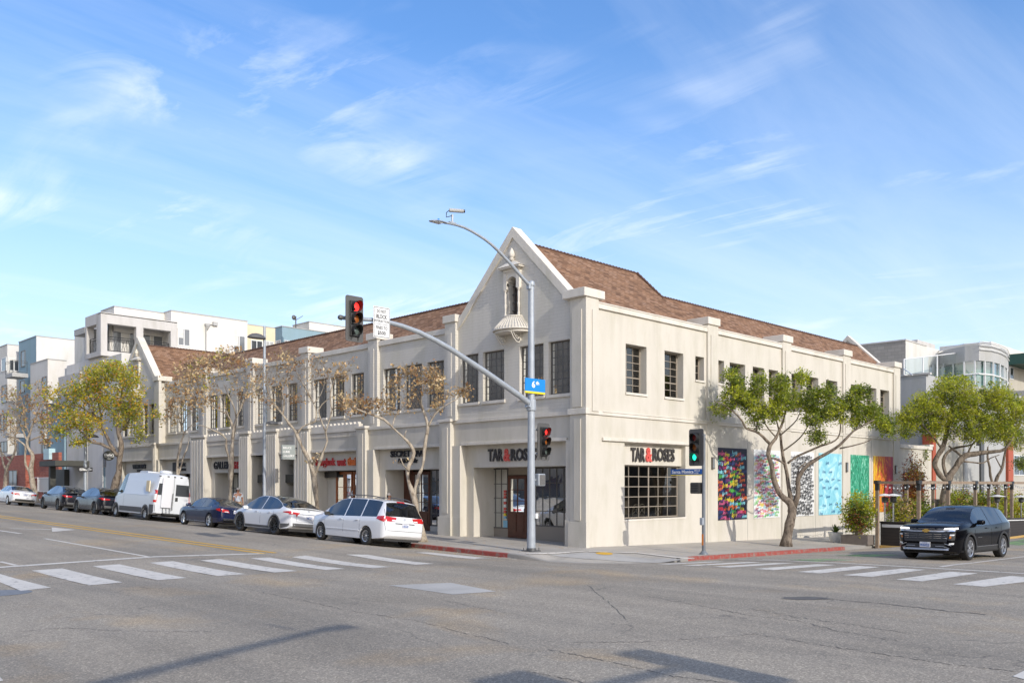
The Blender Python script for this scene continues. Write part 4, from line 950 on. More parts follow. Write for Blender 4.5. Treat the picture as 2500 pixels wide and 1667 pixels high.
# ---- shopfront contents on the left elevation
def shopfronts():
    P = MAIN
    def it(mb, a, b, z0_, z1_, xb, th=.06, mi=0): y0, y1 = sorted((uL(a, xb), uL(b, xb))); mb.box(xb, xb+th, y0, y1, z0_, z1_, mi); return y0, y1
    xb = 1.45
    Y = lambda px, x0=xb: uL(px, x0)
    # bay 1, restaurant
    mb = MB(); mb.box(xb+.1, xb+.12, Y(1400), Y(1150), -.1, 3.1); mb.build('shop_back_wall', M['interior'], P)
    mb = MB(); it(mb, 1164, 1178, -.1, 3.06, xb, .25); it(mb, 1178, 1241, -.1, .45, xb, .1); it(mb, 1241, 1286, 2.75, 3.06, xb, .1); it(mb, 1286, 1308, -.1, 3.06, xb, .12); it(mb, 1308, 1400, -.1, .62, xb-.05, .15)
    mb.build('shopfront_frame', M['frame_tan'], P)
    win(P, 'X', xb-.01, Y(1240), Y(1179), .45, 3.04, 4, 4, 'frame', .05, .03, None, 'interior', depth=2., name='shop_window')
    win(P, 'X', xb-.05, Y(1398), Y(1307), .62, 3.04, 5, 4, 'frame', .05, .03, None, 'interior', depth=2.4, name='shop_window')
    def door(a, b, zt, xb_, mat, nx=2, nz=3, glassz=.42, slab=True, nm='door'):
        y0, y1 = sorted((uL(a, xb_), uL(b, xb_))); zb = base(0, (y0+y1)/2)
        d = MB(); fw = .11; zg = zb+(zt-zb)*glassz
        d.box(xb_-.03, xb_+.04, y0, y0+fw, zb, zt); d.box(xb_-.03, xb_+.04, y1-fw, y1, zb, zt); d.box(xb_-.028, xb_+.038, y0+fw, y1-fw, zt-.14, zt)
        if glassz > .05:
            d.box(xb_-.028, xb_+.038, y0+fw, y1-fw, zb, zg)
            m = (y0+y1)/2
            for s in (-1, 1): ya, yb = sorted((m+s*.04, m+s*((y1-y0)/2-fw-.02))); d.box(xb_-.05, xb_-.03, ya, yb, zb+.25, zg-.12)
        for k in range(1, nx): u = y0+fw+(y1-y0-2*fw)*k/nx; d.box(xb_-.02, xb_+.03, u-.015, u+.015, zg, zt-.14)
        for k in range(1, nz): z = zg+(zt-.14-zg)*k/nz; d.box(xb_-.018, xb_+.028, y0+fw, y1-fw, z-.015, z+.015)
        o = d.build(nm, M[mat], P)
        g = MB(); g.quad((xb_+.01, y0+fw, zg), (xb_+.01, y1-fw, zg), (xb_+.01, y1-fw, zt-.14), (xb_+.01, y0+fw, zt-.14)); g.build('pane', M['glass'], o)
        g = MB(); g.quad((xb_+.05, y0, zb), (xb_+.05, y1, zb), (xb_+.05, y1, zt), (xb_+.05, y0, zt)); g.build('door_backing', M['black'], o)
        h = MB(); h.tube([(xb_-.09, y0+.07, zb+1.0), (xb_-.09, y0+.07, zb+1.25)], .015, 6); h.build('handle', M['steel_dark'], o)
        return o
    door(1241, 1286, 2.72, xb-.02, 'wood_door')
    # stickers on the restaurant glazing
    st = MB(); rr = random.Random(2); ya = Y(1232, xb-.03); 
    for k in range(10):
        z = 2.05-.125*k; st.box(xb-.022, xb-.018, ya-.06, ya+.07, z-.05, z+.05, [0, 0, 0, 1, 0, 1, 0, 0, 2, 3][k])
    st.box(xb-.022, xb-.018, ya-.16, ya+.10, .50, .80, 3); yb = Y(1192, xb-.03); st.box(xb-.022, xb-.018, yb-.15, yb+.15, .50, .75, 3)
    st.split('window_sticker', [M['coral'], M['white_ink'], M['sign_yellow'], simple('pale_blue_notice', (.25, .50, .62), .5)], P)
    # bay 2
    xb2 = 1.35
    mb = MB(); it(mb, 920, 947, -.1, 3.06, xb2, .1); it(mb, 966, 981, -.1, 3.06, xb2, .3); it(mb, 1050, 1080, -.1, .4, xb2, .1); it(mb, 947, 966, -.1, .75, xb2, .1); mb.build('shopfront_wall', M['stucco'], P)
    win(P, 'X', xb2, *sorted((uL(965.5, xb2), uL(947.5, xb2))), .75, 3.05, 1, 2, 'wood_orange', .09, .03, None, 'interior', name='shop_window')
    door(1008, 1050, 2.95, xb2, 'wood_door', 2, 4, .32); 
    mb = MB(); it(mb, 981, 1008, -.1, 3.04, xb2+.02, .05); mb.build('shop_panel', M['wood_door'], P)
    win(P, 'X', xb2, *sorted((uL(1080, xb2), uL(1051, xb2))), .42, 3.04, 2, 5, 'frame', .05, .03, None, 'interior_warm', name='shop_window')
    # bay 3
    xb3 = 1.35
    mb = MB(); it(mb, 760, 821, -.1, 3.06, xb3-.4, .1); mb.build('shopfront_wall', M['stucco'], P)
    mb = MB(); it(mb, 770, 822, 2.72, 3.0, xb3-.6, .3); mb.build('roller_box', M['black'], P)
    for a, b in ((821, 842), (842.5, 861), (863, 880)): door(a, b, 3.0, xb3-.4, 'wood_orange', 1, 3, .22)
    mb = MB(); yv = uL(855.5, xb3-.47); put_text(mb, '606', (xb3-.46, yv+.2, 1.72), (0, -1, 0), (0, 0, 1), .42, .32, .01, offset=.02); mb.build('street_number', M['white_ink'], P)
    # two tall narrow doorways with dark heads
    for a, b in ((693, 724), (627, 654)):
        xq = .95
        mb = MB(); it(mb, a-9, a, -.1, 4.0, xq, .1); mb.build('shopfront_wall', M['stucco'], P)
        mb = MB(); it(mb, a-.2, b, 2.9, 3.9, xq+.35, .05); mb.build('transom_panel', M['interior_warm'], P)
        mb = MB(); y0, y1 = sorted((uL(a-5, xq-.6), uL(b+2, xq-.6))); mb.box(xq-.6, xq+.3, y0, y1, 2.45, 2.9); mb.build('door_canopy', M['dark_awning'], P)
        mb = MB(); it(mb, a, a+5, -.1, 3.95, xq, .3); mb.build('door_jamb', M['black'], P)
        door(a+6, b, 2.55, xq+.3, 'wood_door', 1, 1, .12)
    # bay 5 gallery
    xb5 = 1.2
    mb = MB(); it(mb, 503, 522, -.1, 3.06, xb5, .1); it(mb, 549, 556, -.1, 3.06, xb5-.1, .2); mb.build('shopfront_wall', M['stucco'], P)
    door(522, 549, 3.0, xb5, 'black', 3, 4, .3); win(P, 'X', xb5, *sorted((uL(592, xb5), uL(557, xb5))), .3, 3.04, 3, 3, 'black', .06, .035, None, 'interior_warm', name='shop_window')
    # bay 6, 7
    mb = MB(); it(mb, 388, 452, -.1, 3.06, xb5, .1); mb.build('shopfront_wall', M['stucco'], P); door(452, 472, 2.95, xb5, 'black', 1, 2, .1)
    win(P, 'X', xb5-.2, *sorted((uL(377, xb5-.2), uL(300, xb5-.2))), .5, 3.04, 6, 2, 'frame', .06, .03, None, 'interior', name='shop_window')
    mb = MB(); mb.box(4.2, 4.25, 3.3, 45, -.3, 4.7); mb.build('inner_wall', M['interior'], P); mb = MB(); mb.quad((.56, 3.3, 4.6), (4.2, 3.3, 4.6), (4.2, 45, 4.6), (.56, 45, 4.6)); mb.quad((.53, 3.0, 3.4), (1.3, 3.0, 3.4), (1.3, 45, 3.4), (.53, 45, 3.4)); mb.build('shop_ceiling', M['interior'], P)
    # downlights' wiring boxes etc on the band
    mb = MB(); y = uL(918, .2); mb.box(.14, .26, y-.1, y+.02, 3.86, 3.95); mb.build('security_camera', M['black'], P)
shopfronts()
# ------------------------------------------------------------------ neighbouring buildings
M['pane_dark'] = simple('dark_window_pane', (.05, .055, .06), .08, spec=.8); M['pane_blind'] = simple('window_with_blind', (.42, .42, .40), .35, spec=.6)
M['pane_mid'] = simple('grey_window_pane', (.16, .17, .18), .1, spec=.8)
def wp(P, plane, at, x0, x1, y0, y1, split=2, fm='frame_white', pane='pane_dark', fw=.07, name='window', blind=0, px_ok=True):
    """small far window: frame > pane (> blind); given by photo-pixel corners on its wall plane"""
    f = onX if plane == 'X' else onY
    ua, za = f(x0, y0, at); ub, _ = f(x1, y0, at); _, zb = f((x0), y1, at); u0, u1 = sorted((ua, ub)); z0_, z1_ = sorted((za, zb))
    mb = MB()
    for (a, b, c, d) in ((u0, u0+fw, z0_, z1_), (u1-fw, u1, z0_, z1_), (u0+fw, u1-fw, z0_, z0_+fw), (u0+fw, u1-fw, z1_-fw, z1_)): pbox(mb, plane, at-.05, at+.02, a, b, c, d)
    for k in range(1, split): u = u0+(u1-u0)*k/split; pbox(mb, plane, at-.045, at+.02, u-fw/2, u+fw/2, z0_+fw, z1_-fw)
    o = mb.build(name, M[fm], P); g = MB(); pbox(g, plane, at-.02, at+.01, u0+fw*.9, u1-fw*.9, z0_+fw*.9, z1_-fw*.9); g.build('pane', M[pane], o)
    if blind: b_ = MB(); pbox(b_, plane, at-.028, at-.02, u0+fw, u0+(u1-u0)*(.5 if blind < 1.5 else 1)-fw, z0_+(z1_-z0_)*(.45 if blind < 1.5 else .8), z1_-fw); b_.build('curtain', M['curtain'], o)
    return o
def blk(P, name, e, top, l, r, zb, Xp, mL, mR=None, cap=True):
    Y0, z1_ = onX(e, top, Xp); Y1 = onX(l, top, Xp)[0]; X1 = onY(r, top, Y0)[0]
    mb = MB(); mb.box(Xp, X1, Y0, Y1, zb, z1_)
    if mR: mb.m[-4] = 1            # the face looking down the side street
    if cap: mb.box(Xp-.04, X1+.04, Y0-.04, Y1+.04, z1_+.002, z1_+.07, 2)
    o = mb.build(name, [M[mL], M[mR or mL], M['grey_wall']], P); return o, Y0, Y1, X1, z1_
def rail(P, pts, h=1.05, n=6, mat='steel_dark', r=.018, lattice=False, name='railing'):
    mb = MB()
    for a, b in zip(pts[:-1], pts[1:]):
        a, b = Vector(a), Vector(b); L_ = (b-a).length
        for z in (.08, h-.16, h): mb.tube([a+Vector((0, 0, z)), b+Vector((0, 0, z))], r, 5)
        k = max(1, int(L_/1.1))
        for i in range(k+1): p = a+(b-a)*i/k; mb.tube([p, p+Vector((0, 0, h))], r*1.3, 5)
        if lattice:
            m = int(L_/.11); rr = random.Random(int(a.x*10))
            for i in range(m):
                p = a+(b-a)*i/m; q = a+(b-a)*min(1, (i+rr.uniform(-3, 3))/m) if 0 < i < m else p
                mb.tube([p+Vector((0, 0, .1)), q+Vector((0, 0, h-.18))], .012, 4)
    return mb.build(name, M[mat], P)
def apartments():
    P = thing('apartment_building', 'white flat-roofed apartment building with a grey framed corner balcony rising behind the shingle roof', 'building', (0, 48.3, 0))
    X0 = 0.; Y0, zt = onX(246, 763, X0); zb = onX(246, 867, X0)[1]; zs = onX(246, 855, X0)[1]
    Y1 = onX(208, 763, X0)[0]; X1 = onY(432.7, 763, Y0)[0]
    cols = [(0., onY(262, 800, Y0)[0]), (onY(333, 800, Y0)[0], onY(350, 800, Y0)[0]), (onY(417, 800, Y0)[0], X1)]
    mb = MB(); th = .55
    mb.box(X0, X1, Y0, Y0+th, zt-.75, zt); mb.box(X0, X1, Y0, Y1, zt-.06, zt+.06); mb.box(X0, X0+th, Y0+th, Y1, zt-.75, zt-.06)
    mb.box(X0, X1, Y0, Y1, zb, zs)
    for a, b in cols: mb.box(a, b, Y0+.001, Y0+th-.002, zs, zt-.75)
    mb.box(X0+.001, X0+th-.002, Y1-.3, Y1, zs, zt-.75); mb.box(X0+.001, X0+.4, Y0+th, Y0+.9, zs, zt-.75)
    mb.build('balcony_frame', M['grey_conc'], P)
    yb = Y0+2.0
    mb = MB(); mb.box(1.4, X1, yb, Y1+4, zs, zt-.02); mb.build('balcony_back_wall', M['white_wall'], P)
    for a, b, n in ((1.6, 2.3, 1), (2.9, 4.6, 2), (4.8, 5.6, 1)):
        w = MB(); w.box(a, b, yb-.06, yb-.01, zs+.1, zs+2.5); f = w.build('glazed_door', M['frame_white'], P); g = MB()
        for k in range(n): c = a+(b-a)*k/n; g.box(c+.06, c+(b-a)/n-.06, yb-.075, yb-.055, zs+.2, zs+2.42)
        g.build('pane', M['pane_dark'] if n == 2 else M['pane_mid'], f)
    w = MB(); w.box(X0+1.34, X0+1.4, yb+.2, Y1-.4, zs+.1, zt-.5); w.build('side_glazing', M['pane_mid'], P)
    for a, b in ((cols[0][1], cols[1][0]), (cols[1][1], cols[2][0])): rail(P, [(a+.1, Y0+.25, zs), (b-.1, Y0+.25, zs)], 1.15, lattice=True, mat='black', r=.03)
    rail(P, [(X0+.25, Y0+.9, zs), (X0+.25, Y1-.3, zs)], 1.15, lattice=True, mat='black', r=.03)
    blk(P, 'penthouse', 279, 748.5, 247, 415, zt-1, 1.6, 'white_wall', 'white_wall2')
    # long white wall
    yw = Y0+.35; xa, xb = X1-.2, onY(604, 785, yw)[0]; z1_ = onY(603, 785, yw)[1]
    mb = MB(); mb.box(X1-.35, xb, yw, yw+12, 8.5, z1_, 0); mb.box(X1-.38, xb+.04, yw-.04, yw+12, z1_, z1_+.08, 1); mb.box(X0+.3, X1-.2, yw+.1, yw+8, 0, zb, 0)
    mb.build('white_block', [M['white_wall2'], M['grey_wall']], P)
    wp(P, 'Y', yw, 433.5, 464, 800, 843, 2, 'frame_white', 'pane_mid', blind=1); wp(P, 'Y', yw, 569, 598.5, 817, 866, 2, blind=1, pane='pane_mid')
    mb = MB(); y = yw-.1; x, z = onY(503, 792, y); mb.tube([(x, y, 9), (x, y, z)], .05, 6); mb.lathe([(.06, -.4), (.22, -.1), (.24, .05), (0, .12)], (x+.12, y, z), 10); mb.box(x+.6, x+1.0, y-.1, y+.1, z, z+.3); mb.tube([(x, y, z), (x+.8, y, z+.1)], .04, 5); mb.build('vent_pipe', M['grey_wall'], P)
    yc = yw+1.0; xa, za = onY(602, 792, yc); xb2 = onY(674, 800, yc)[0]; mb = MB(); mb.box(xa-.5, xb2, yc, yc+10, 8.5, za, 0); mb.box(xa-.5, xb2, yc-.03, yc+10, za, za+.07, 1); mb.build('cream_block', [M['cream_wall'], M['grey_wall']], P)
    wp(P, 'Y', yc, 612, 641, 829, 862, 2, blind=0); wp(P, 'Y', yc, 648, 668, 832, 860, 2, 'frame_white', 'pane_blind')
    x_, y_, z_ = atd(689, 797, 72); o, a, b, c, d = blk(P, 'blue_block', 689, 797, 672, 860, 8.5, x_, 'blue_wall')
    wp(P, 'Y', a, 694, 724, 830, 862, 2, 'frame_white', 'pane_mid'); wp(P, 'X', x_, 674, 686, 832, 862, 1, 'frame_white', 'pane_blind')
    x_, y_, z_ = atd(755, 786, 76); blk(P, 'white_stair_block', 755, 786, 715, 905, 8.5, x_, 'white_wall', 'white_wall2')
    mb = MB(); p = atd(722, 800, 70); mb.tube([p, p+Vector((0, 0, .9))], .05, 5); mb.lathe([(.0, 0), (.13, .04), (.2, .1)], p+Vector((-.1, 0, .8)), 12, 'y'); mb.tube([p+Vector((0, 0, .6)), p+Vector((.45, -.3, .95))], .022, 5); mb.build('satellite_dish', M['steel_dark'], P)
    # street wall beside the corner building
    Xs = .4; ya = 45.25; yb_ = onX(158, 1100, Xs)[0]; z1_ = onX(230, 880, Xs)[1]
    mb = MB(); mb.box(Xs, 12, ya, yb_, -.2, z1_); mb.build('street_block', M['white_wall'], P)
    def pan(nm, x0, x1, y0, y1, mat, w=.05, at=Xs):
        m = MB(); ua, za = onX(x0, y0, at); ub, zb_ = onX(x1, y0, at)[0], onX(x0, y1, at)[1]; m.box(at-w, at+.01, min(ua, ub), max(ua, ub), zb_, za); return m.build(nm, M[mat], P)
    pan('shutter', 217, 257, 1142, 1240, 'roller'); pan('siding_panel', 216, 259, 1114, 1140, 'slat_grey', .08); pan('siding_panel', 200, 213, 1096, 1140, 'slat_grey', .08); pan('service_strip', 203, 211, 1142, 1240, 'grey_conc', .06)
    pan('siding_upper', 210, 250, 905, 965, 'slat_grey', .06); pan('block_wall', 155, 208, 922, 965, 'grey_conc', .4); pan('white_pilaster', 213, 217, 1030, 1240, 'white_wall2', .12)
    m = MB(); ua, za = onX(181, 800, -1.5); ub = onX(206, 800, 0)[0]; ua, za = onX(181, 812, 0); m.box(0., 5, ub, ua, za-.3, za+.1); m.build('roof_canopy', M['grey_wall'], P)
    blk(P, 'rear_white_block', 207, 800, 182, 230, 5, 1.5, 'white_wall')
    wp(P, 'X', Xs, 262, 280, 895, 925, 1, 'frame_white', 'pane_mid')
    # neighbour with blue, white and brick volumes
    P = thing('apartment_building', 'stepped apartment block in white, blue-grey and red brick at the far left of the street', 'building', (0, 60, 0))
    P['label'] = 'stepped apartment block in white, blue-grey and red brick at the far left of the street'
    o, a, b, c, d = blk(P, 'white_volume', 18, 841, -60, 48, 5, .0, 'white_wall'); wp(P, 'Y', a, 22, 46, 873, 905, 2, blind=2); wp(P, 'X', 0, 4, 16, 875, 908, 1, 'frame_white', 'pane_mid'); wp(P, 'X', 0, 5, 17, 942, 985, 1, 'frame', 'pane_dark')
    wp(P, 'X', 0, 2, 18, 1078, 1104, 2, 'frame', 'pane_dark'); wp(P, 'X', 0, 2, 17, 1010, 1050, 2, 'frame', 'pane_dark')
    o, a, b, c, d = blk(P, 'blue_volume', 88.8, 820.6, 46, 206, 5, .6, 'blue_wall', 'white_wall2'); wp(P, 'X', .6, 52, 62, 858, 897, 1, 'frame', 'pane_dark'); wp(P, 'X', .6, 50, 60, 930, 960, 1, 'frame', 'pane_dark'); wp(P, 'X', .6, 50, 62, 1005, 1040, 1, 'frame', 'pane_dark')
    o, a, b, c, d = blk(P, 'front_volume', 116.5, 877, 74, 161, 920*0+9.3, .0, 'white_wall', 'white_wall2')
    mb = MB(); y1_ = onX(74, 900, 0)[0]; mb.box(0.01, 6, a+.9, y1_, 2.8, 9.3); mb.build('recessed_volume', M['white_wall'], P)
    wp(P, 'X', 0.0, 104, 115, 921, 957, 1, 'frame', 'pane_dark'); wp(P, 'X', 0.0, 103, 115, 1000, 1030, 1, 'frame', 'pane_dark'); wp(P, 'X', 0.0, 103, 115, 1078, 1106, 2, 'frame', 'pane_dark')
    rail(P, [(-.05, onX(140, 957)[0], 9.4-1.6), (-.05, onX(118, 957)[0], 9.4-1.6)], 1.1)
    for ex, ty, l, r, by in ((30, 897, 12, 47, 927), (24, 1060, 8, 40, 1075)):
        Xb = -1.2; y0, z1_ = onX(ex, by-18, Xb); m = MB(); yl = onX(l, by, Xb)[0]; m.box(Xb, .1, y0, yl, z1_-.35, z1_); m.build('balcony_slab', M['grey_wall'], P); rail(P, [(Xb+.05, yl, z1_), (Xb+.05, y0, z1_), (0, y0, z1_)], 1.1)
    m = MB(); ya, yb2 = onX(157, 1100, .2)[0], onX(112, 1100, .2)[0]; m.box(.2, 6, ya, yb2, 1.0, 8.6); m.build('blue_bay', M['blue_wall'], P)
    m = MB()
    for py in (1105, 1118): y, z = onX(130, py, .2); m.box(-.3, .2, y-.5, y+.9, z-.12, z+.35)
    m.build('wall_box', simple('pale_blue_box', (.45, .62, .66), .5), P)
    m = MB(); ya, z1_ = onX(112, 1106, -.05); m.box(-.05, .5, ya-3.2, onX(-20, 1100)[0]+6, -.1, z1_); m.build('brick_base', M['brick_red'], P)
    m = MB(); ya = onX(62, 1150, -.7)[0]; m.box(-.7, 0, ya, onX(48, 1150, -.7)[0], -.1, z1_-.1); m.build('brick_pier', M['brick_red'], P)
    for x0, x1, y0, y1, s in ((69, 93, 1165, 1200, 1), (95, 121, 1165, 1200, 1), (22, 42, 1148, 1185, 2)): wp(P, 'X', -.06, x0, x1, y0, y1, s, 'frame_white' if x0 > 50 else 'frame', 'pane_blind' if x0 == 95 else 'pane_dark')
    m = MB(); y0, z1_ = onX(122, 1124, -2.2); y1_ = onX(96, 1124, -2.2)[0]; m.box(-2.2, .3, y0-1.2, y1_, z1_-.42, z1_); m.build('entrance_canopy', M['dark_awning'], P); m = MB(); yy = onX(124, 1160, -1.9)[0]; m.box(-2., -1.6, yy-.2, yy+.2, -.1, z1_-.42); m.build('canopy_post', M['dark_awning'], P)
    m = MB(); y0 = onX(157, 1170, -.1)[0]; y1_ = onX(130, 1170, -.1)[0]; m.box(-.1, .3, y0, y1_, 0, 3.6); m.build('entrance', M['dark_awning'], P)
    m = MB(); y0 = onX(100, 1205, -1.5)[0]; m.box(-1.6, -.1, y0-2.5, y0+3.5, .3, 1.15); m.build('planter_wall', M['white_wall'], P)
    # next block further up the street
    P = thing('far_building', 'plain pale building at the very left edge further up the street', 'building', (0, 100, 0)); m = MB(); m.box(1, 20, 100, 140, 0, 9); m.build('wall', M['beige_wall'], P); m = MB(); m.box(.8, 20, 100, 140, 9, 9.3); m.build('parapet', M['trim'], P)
apartments()
def right_side():
    P = thing('courtyard_wall', 'low cream wall with a planted doorway continuing from the right end of the corner building', 'wall', (31, 0, 0))
    zt = onY(2255, 1097, 0)[1]; xe = onY(2273.6, 1100)[0]; d0, d1 = onY(2204, 1150)[0], onY(2256.7, 1150)[0]; dz = onY(2204, 1151)[1]
    m = MB(); wall(m, 'Y', -.02, XE, xe, -1.4, zt, [(d0, d1, -1.4, dz, .4)]); m.quad((xe, -.02, -1.4), (xe, .5, -1.4), (xe, .5, zt), (xe, -.02, zt)); m.build('wall', M['stucco'], P)
    m = MB(); m.box(XE, xe+.08, -.1, .45, zt, zt+.22); m.box(xe-.6, xe+.08, -.12, .45, zt+.221, zt+.34); m.build('coping', M['trim'], P)
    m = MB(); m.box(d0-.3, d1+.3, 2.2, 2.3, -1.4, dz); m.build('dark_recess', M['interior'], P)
    P = thing('gallery_building', 'grey and beige building with orange columns and curved glass upper floor, behind the right trees', 'building', (34, 0, 0))
    z1_ = onX(2261, 914, 34)[1]; m = MB(); y0 = onX(2261, 914, 34)[0]; m.box(34, 70, y0, 24, -1.5, z1_); m.build('grey_wall', M['grey_wall'], P)
    m = MB(); m.box(33.94, 34.3, y0-.25, 24, z1_, z1_+.12); m.build('parapet', M['grey_conc'], P)
    # concrete block tower and white flank
    Xc = 40.; e = onX(2211, 831, Xc); X1 = onY(2262, 850, e[0])[0]
    m = MB(); m.box(Xc, X1+8, e[0], e[0]+16, 6, e[1]); m.m[2] = 1; m.box(Xc-.05, X1, e[0]-.04, e[0]+16, e[1], e[1]+.10, 2); m.build('block_tower', [M['cmuX'], M['white_wall'], M['grey_conc']], P)
    m = MB(); a = onY(2268, 837, e[0]+3); b = onY(2283, 842, e[0]+3); m.box(onY(2240, 840, e[0]+3)[0], b[0], e[0]+3, e[0]+6, e[1]-2, a[1]); m.build('roof_house', M['grey_conc'], P)
    # glass screen
    m = MB(); p0 = atd(2207, 915, 57.5); p1 = atd(2335, 930, 66); t0 = atd(2207, 877, 57.5); t1 = atd(2335, 862, 66)
    m.quad(p0, p1, t1, t0); g = m.build('glass_screen', M['glass_rail'], P); m = MB()
    for k in (0, .33, .60, 1.): a = p0+(p1-p0)*k; b = t0+(t1-t0)*k; m.tube([a, b], .05, 6)
    m.tube([t0, t1], .035, 6); m.tube([p0, p1], .035, 6); m.tube([p0+Vector((-1.2, -1, -.2)), t0*.4+p0*.6], .04, 6); m.build('screen_frame', M['frame_white'], g)
    # curved upper storey: plan arc
    arc = [(2258, 71), (2285, 69), (2320, 66.5), (2355, 65), (2390, 64.4), (2420, 65), (2442, 66.3), (2456, 68), (2462, 70.5)]
    pts = [atd(x, HZ, d) for x, d in arc]
    P2 = []
    for i in range(len(pts)-1):
        for k in range(4): P2.append(pts[i].lerp(pts[i+1], k/4))
    P2.append(pts[-1]); P2 = [Vector((p.x, p.y, 0)) for p in P2]
    zt = 2.33+64.4*(HZ-841)/FPX; zb = 2.33+64.4*(HZ-880)/FPX; zg = 2.33+64.4*(HZ-985)/FPX
    def strip(m, z0_, z1_, off=0., mi=0):
        for a, b in zip(P2[:-1], P2[1:]):
            a = a+Vector((off, off, 0)); b = b+Vector((off, off, 0)); m.quad((a.x, a.y, z0_), (b.x, b.y, z0_), (b.x, b.y, z1_), (a.x, a.y, z1_), mi)
    m = MB(); strip(m, zb, zt); m.poly([(p.x, p.y, zt) for p in P2]); m.poly([(p.x+.02, p.y+.02, zb) for p in P2]); cb = m.build('curved_band', M['grey_wall'], P, smooth=True, sharp=50)
    m = MB(); strip(m, zg, zb, .12); m.build('curved_glazing', M['glass_teal'], P, smooth=True, sharp=50)
    m = MB(); strip(m, zg, zb-.1, .7); m.build('curtain_wall', simple('pale_teal_blind', (.42, .55, .52), .7, var=.12, vscale=1), P)
    m = MB()
    for i in range(0, len(P2), 3): p = P2[i]; m.box(p.x-.02, p.x+.09, p.y-.02, p.y+.09, zg, zb)
    for z in ((zb+zg)/2+.6, zg): m.tube([(p.x, p.y, z) for p in P2], .06, 5)
    m.tube([(p.x, p.y, zt+.12) for p in P2], .05, 5); m.build('mullion', M['frame_white'], P)
    m = MB()
    for z in (zt-.35, zt-.05, zt+.2): m.tube([(p.x-.1, p.y-.1, z) for p in P2[16:]], .035, 5)
    m.build('sun_shade', M['frame_white'], P)
    # street front: beige panels, white panels, pipe and orange columns
    Yf = .2
    def fr(nm, x0, x1, y0, mat, d=.0, zb_=-1.6, at=Yf):
        m = MB(); xa, za = onY(x0, y0, at); xb_ = onY(x1, y0, at)[0]; m.box(xa, xb_, at-d, at+(.35 if mat == 'orange' else 3), zb_, za); return m.build(nm, M[mat], P)
    fr('beige_wall', 2273, 2351, 1040, 'beige_wall'); fr('white_panel', 2351, 2387, 1085, 'grey_wall', .1); fr('orange_column', 2265.5, 2273.5, 1060, 'orange', .3); fr('drain_pipe', 2388, 2396, 1060, 'steel_dark', .2); fr('grey_bay', 2397, 2455, 1060, 'grey_wall', 0); fr('orange_column', 2458, 2470, 1075, 'orange', .12); fr('beige_wall', 2471, 2640, 1060, 'beige_wall', 0)
    m = MB(); xa, za = onY(2265, 930, Yf+3); m.box(xa, xa+40, Yf+3.2, 12, -1, 8.6); m.build('rear_wall', M['beige_wall'], P)
    wp(P, 'Y', Yf, 2474, 2500, 1110, 1160, 2, 'frame_white', 'pane_dark')
    m = MB()
    for k in range(9): a = onY(2281+k*2, 1220, Yf-.3)[0]; m.box(a, a+.05, Yf-.34, Yf-.3, -1.2, onY(2281, 1218, Yf-.3)[1])
    m.build('slatted_gate', M['steel_dark'], P)
    # building beyond with dark green canopy and balcony
    P = thing('balcony_building', 'cream building with dark green canopy and black balcony rail at the right edge', 'building', (50, 2, 0))
    a = onY(2464, 905, 3.); m = MB(); zb_ = onY(2470, 955, 3)[1]; m.box(a[0], a[0]+20, 3., 14, zb_-3.2, onY(2470, 870, 3)[1]); m.box(a[0]-.5, a[0]+20, 1.0, 3, zb_-.6, zb_-.1); m.build('wall', M['beige_wall'], P)
    m = MB(); m.box(a[0]-.3, a[0]+20, .9, 3, onY(2470, 893, 3)[1], onY(2470, 868, 3)[1]); m.build('canopy', simple('dark_green_canopy', (.02, .07, .05), .6), P)
    rail(P, [(a[0]-.4, 1.05, zb_-.1), (a[0]+14, 1.05, zb_-.1)], 1.3, mat='black'); m = MB()
    for k in range(40): x = a[0]-.4+k*.15; m.tube([(x, 1.05, zb_), (x, 1.05, zb_+1.15)], .012, 4)
    m.build('baluster', M['black'], P)
    wp(P, 'Y', 3.-.0, 2465, 2474, 895, 925, 1, 'frame_white', 'pane_dark')
    b = onY(2400, 848, 14); m = MB(); m.box(b[0]+3, b[0]+30, 14, 20, 8, onY(2440, 840, 14)[1]); m.build('rear_block', M['white_wall'], P)
right_side()
def reflected_buildings():  # unseen buildings added so glass and car paint mirror something dark
    P = thing('reflected_building', 'plain brown building across the wide street behind the camera, added to darken window reflections', 'building', (-40, 20, 0)); m = MB(); m.box(-52, -40, 8, 95, -.2, 17); m.build('wall', simple('brown_render', (.20, .16, .12), .9, var=.3, vscale=.4), P)
    m = MB()
    for k in range(16): m.box(-40.05, -39.98, 10+k*5, 13.4+k*5, 5.2, 7.4); m.box(-40.05, -39.98, 10+k*5, 13.8+k*5, .4, 3.2)
    m.build('window', M['pane_dark'], P)
    P = thing('reflected_building', 'tan building across the side street behind the camera, added for dark reflections', 'building', (20, -45, 0)); m = MB(); m.box(-2, 70, -60, -46, -1.5, 12); m.build('wall', simple('tan_render', (.13, .11, .08), .9, var=.3, vscale=.4), P)  # unseen block, added and kept dark for reflections from the side street
    P = thing('reflected_building', 'brown building diagonally behind the camera, added to darken reflections on the SUV', 'building', (-50, -20, 0)); m = MB(); m.box(-66, -50, -60, 0, -1, 13); m.build('wall', simple('umber_render', (.12, .095, .07), .9, var=.3, vscale=.4), P)  # unseen block, added so the SUV front mirrors less bright sky
reflected_buildings()
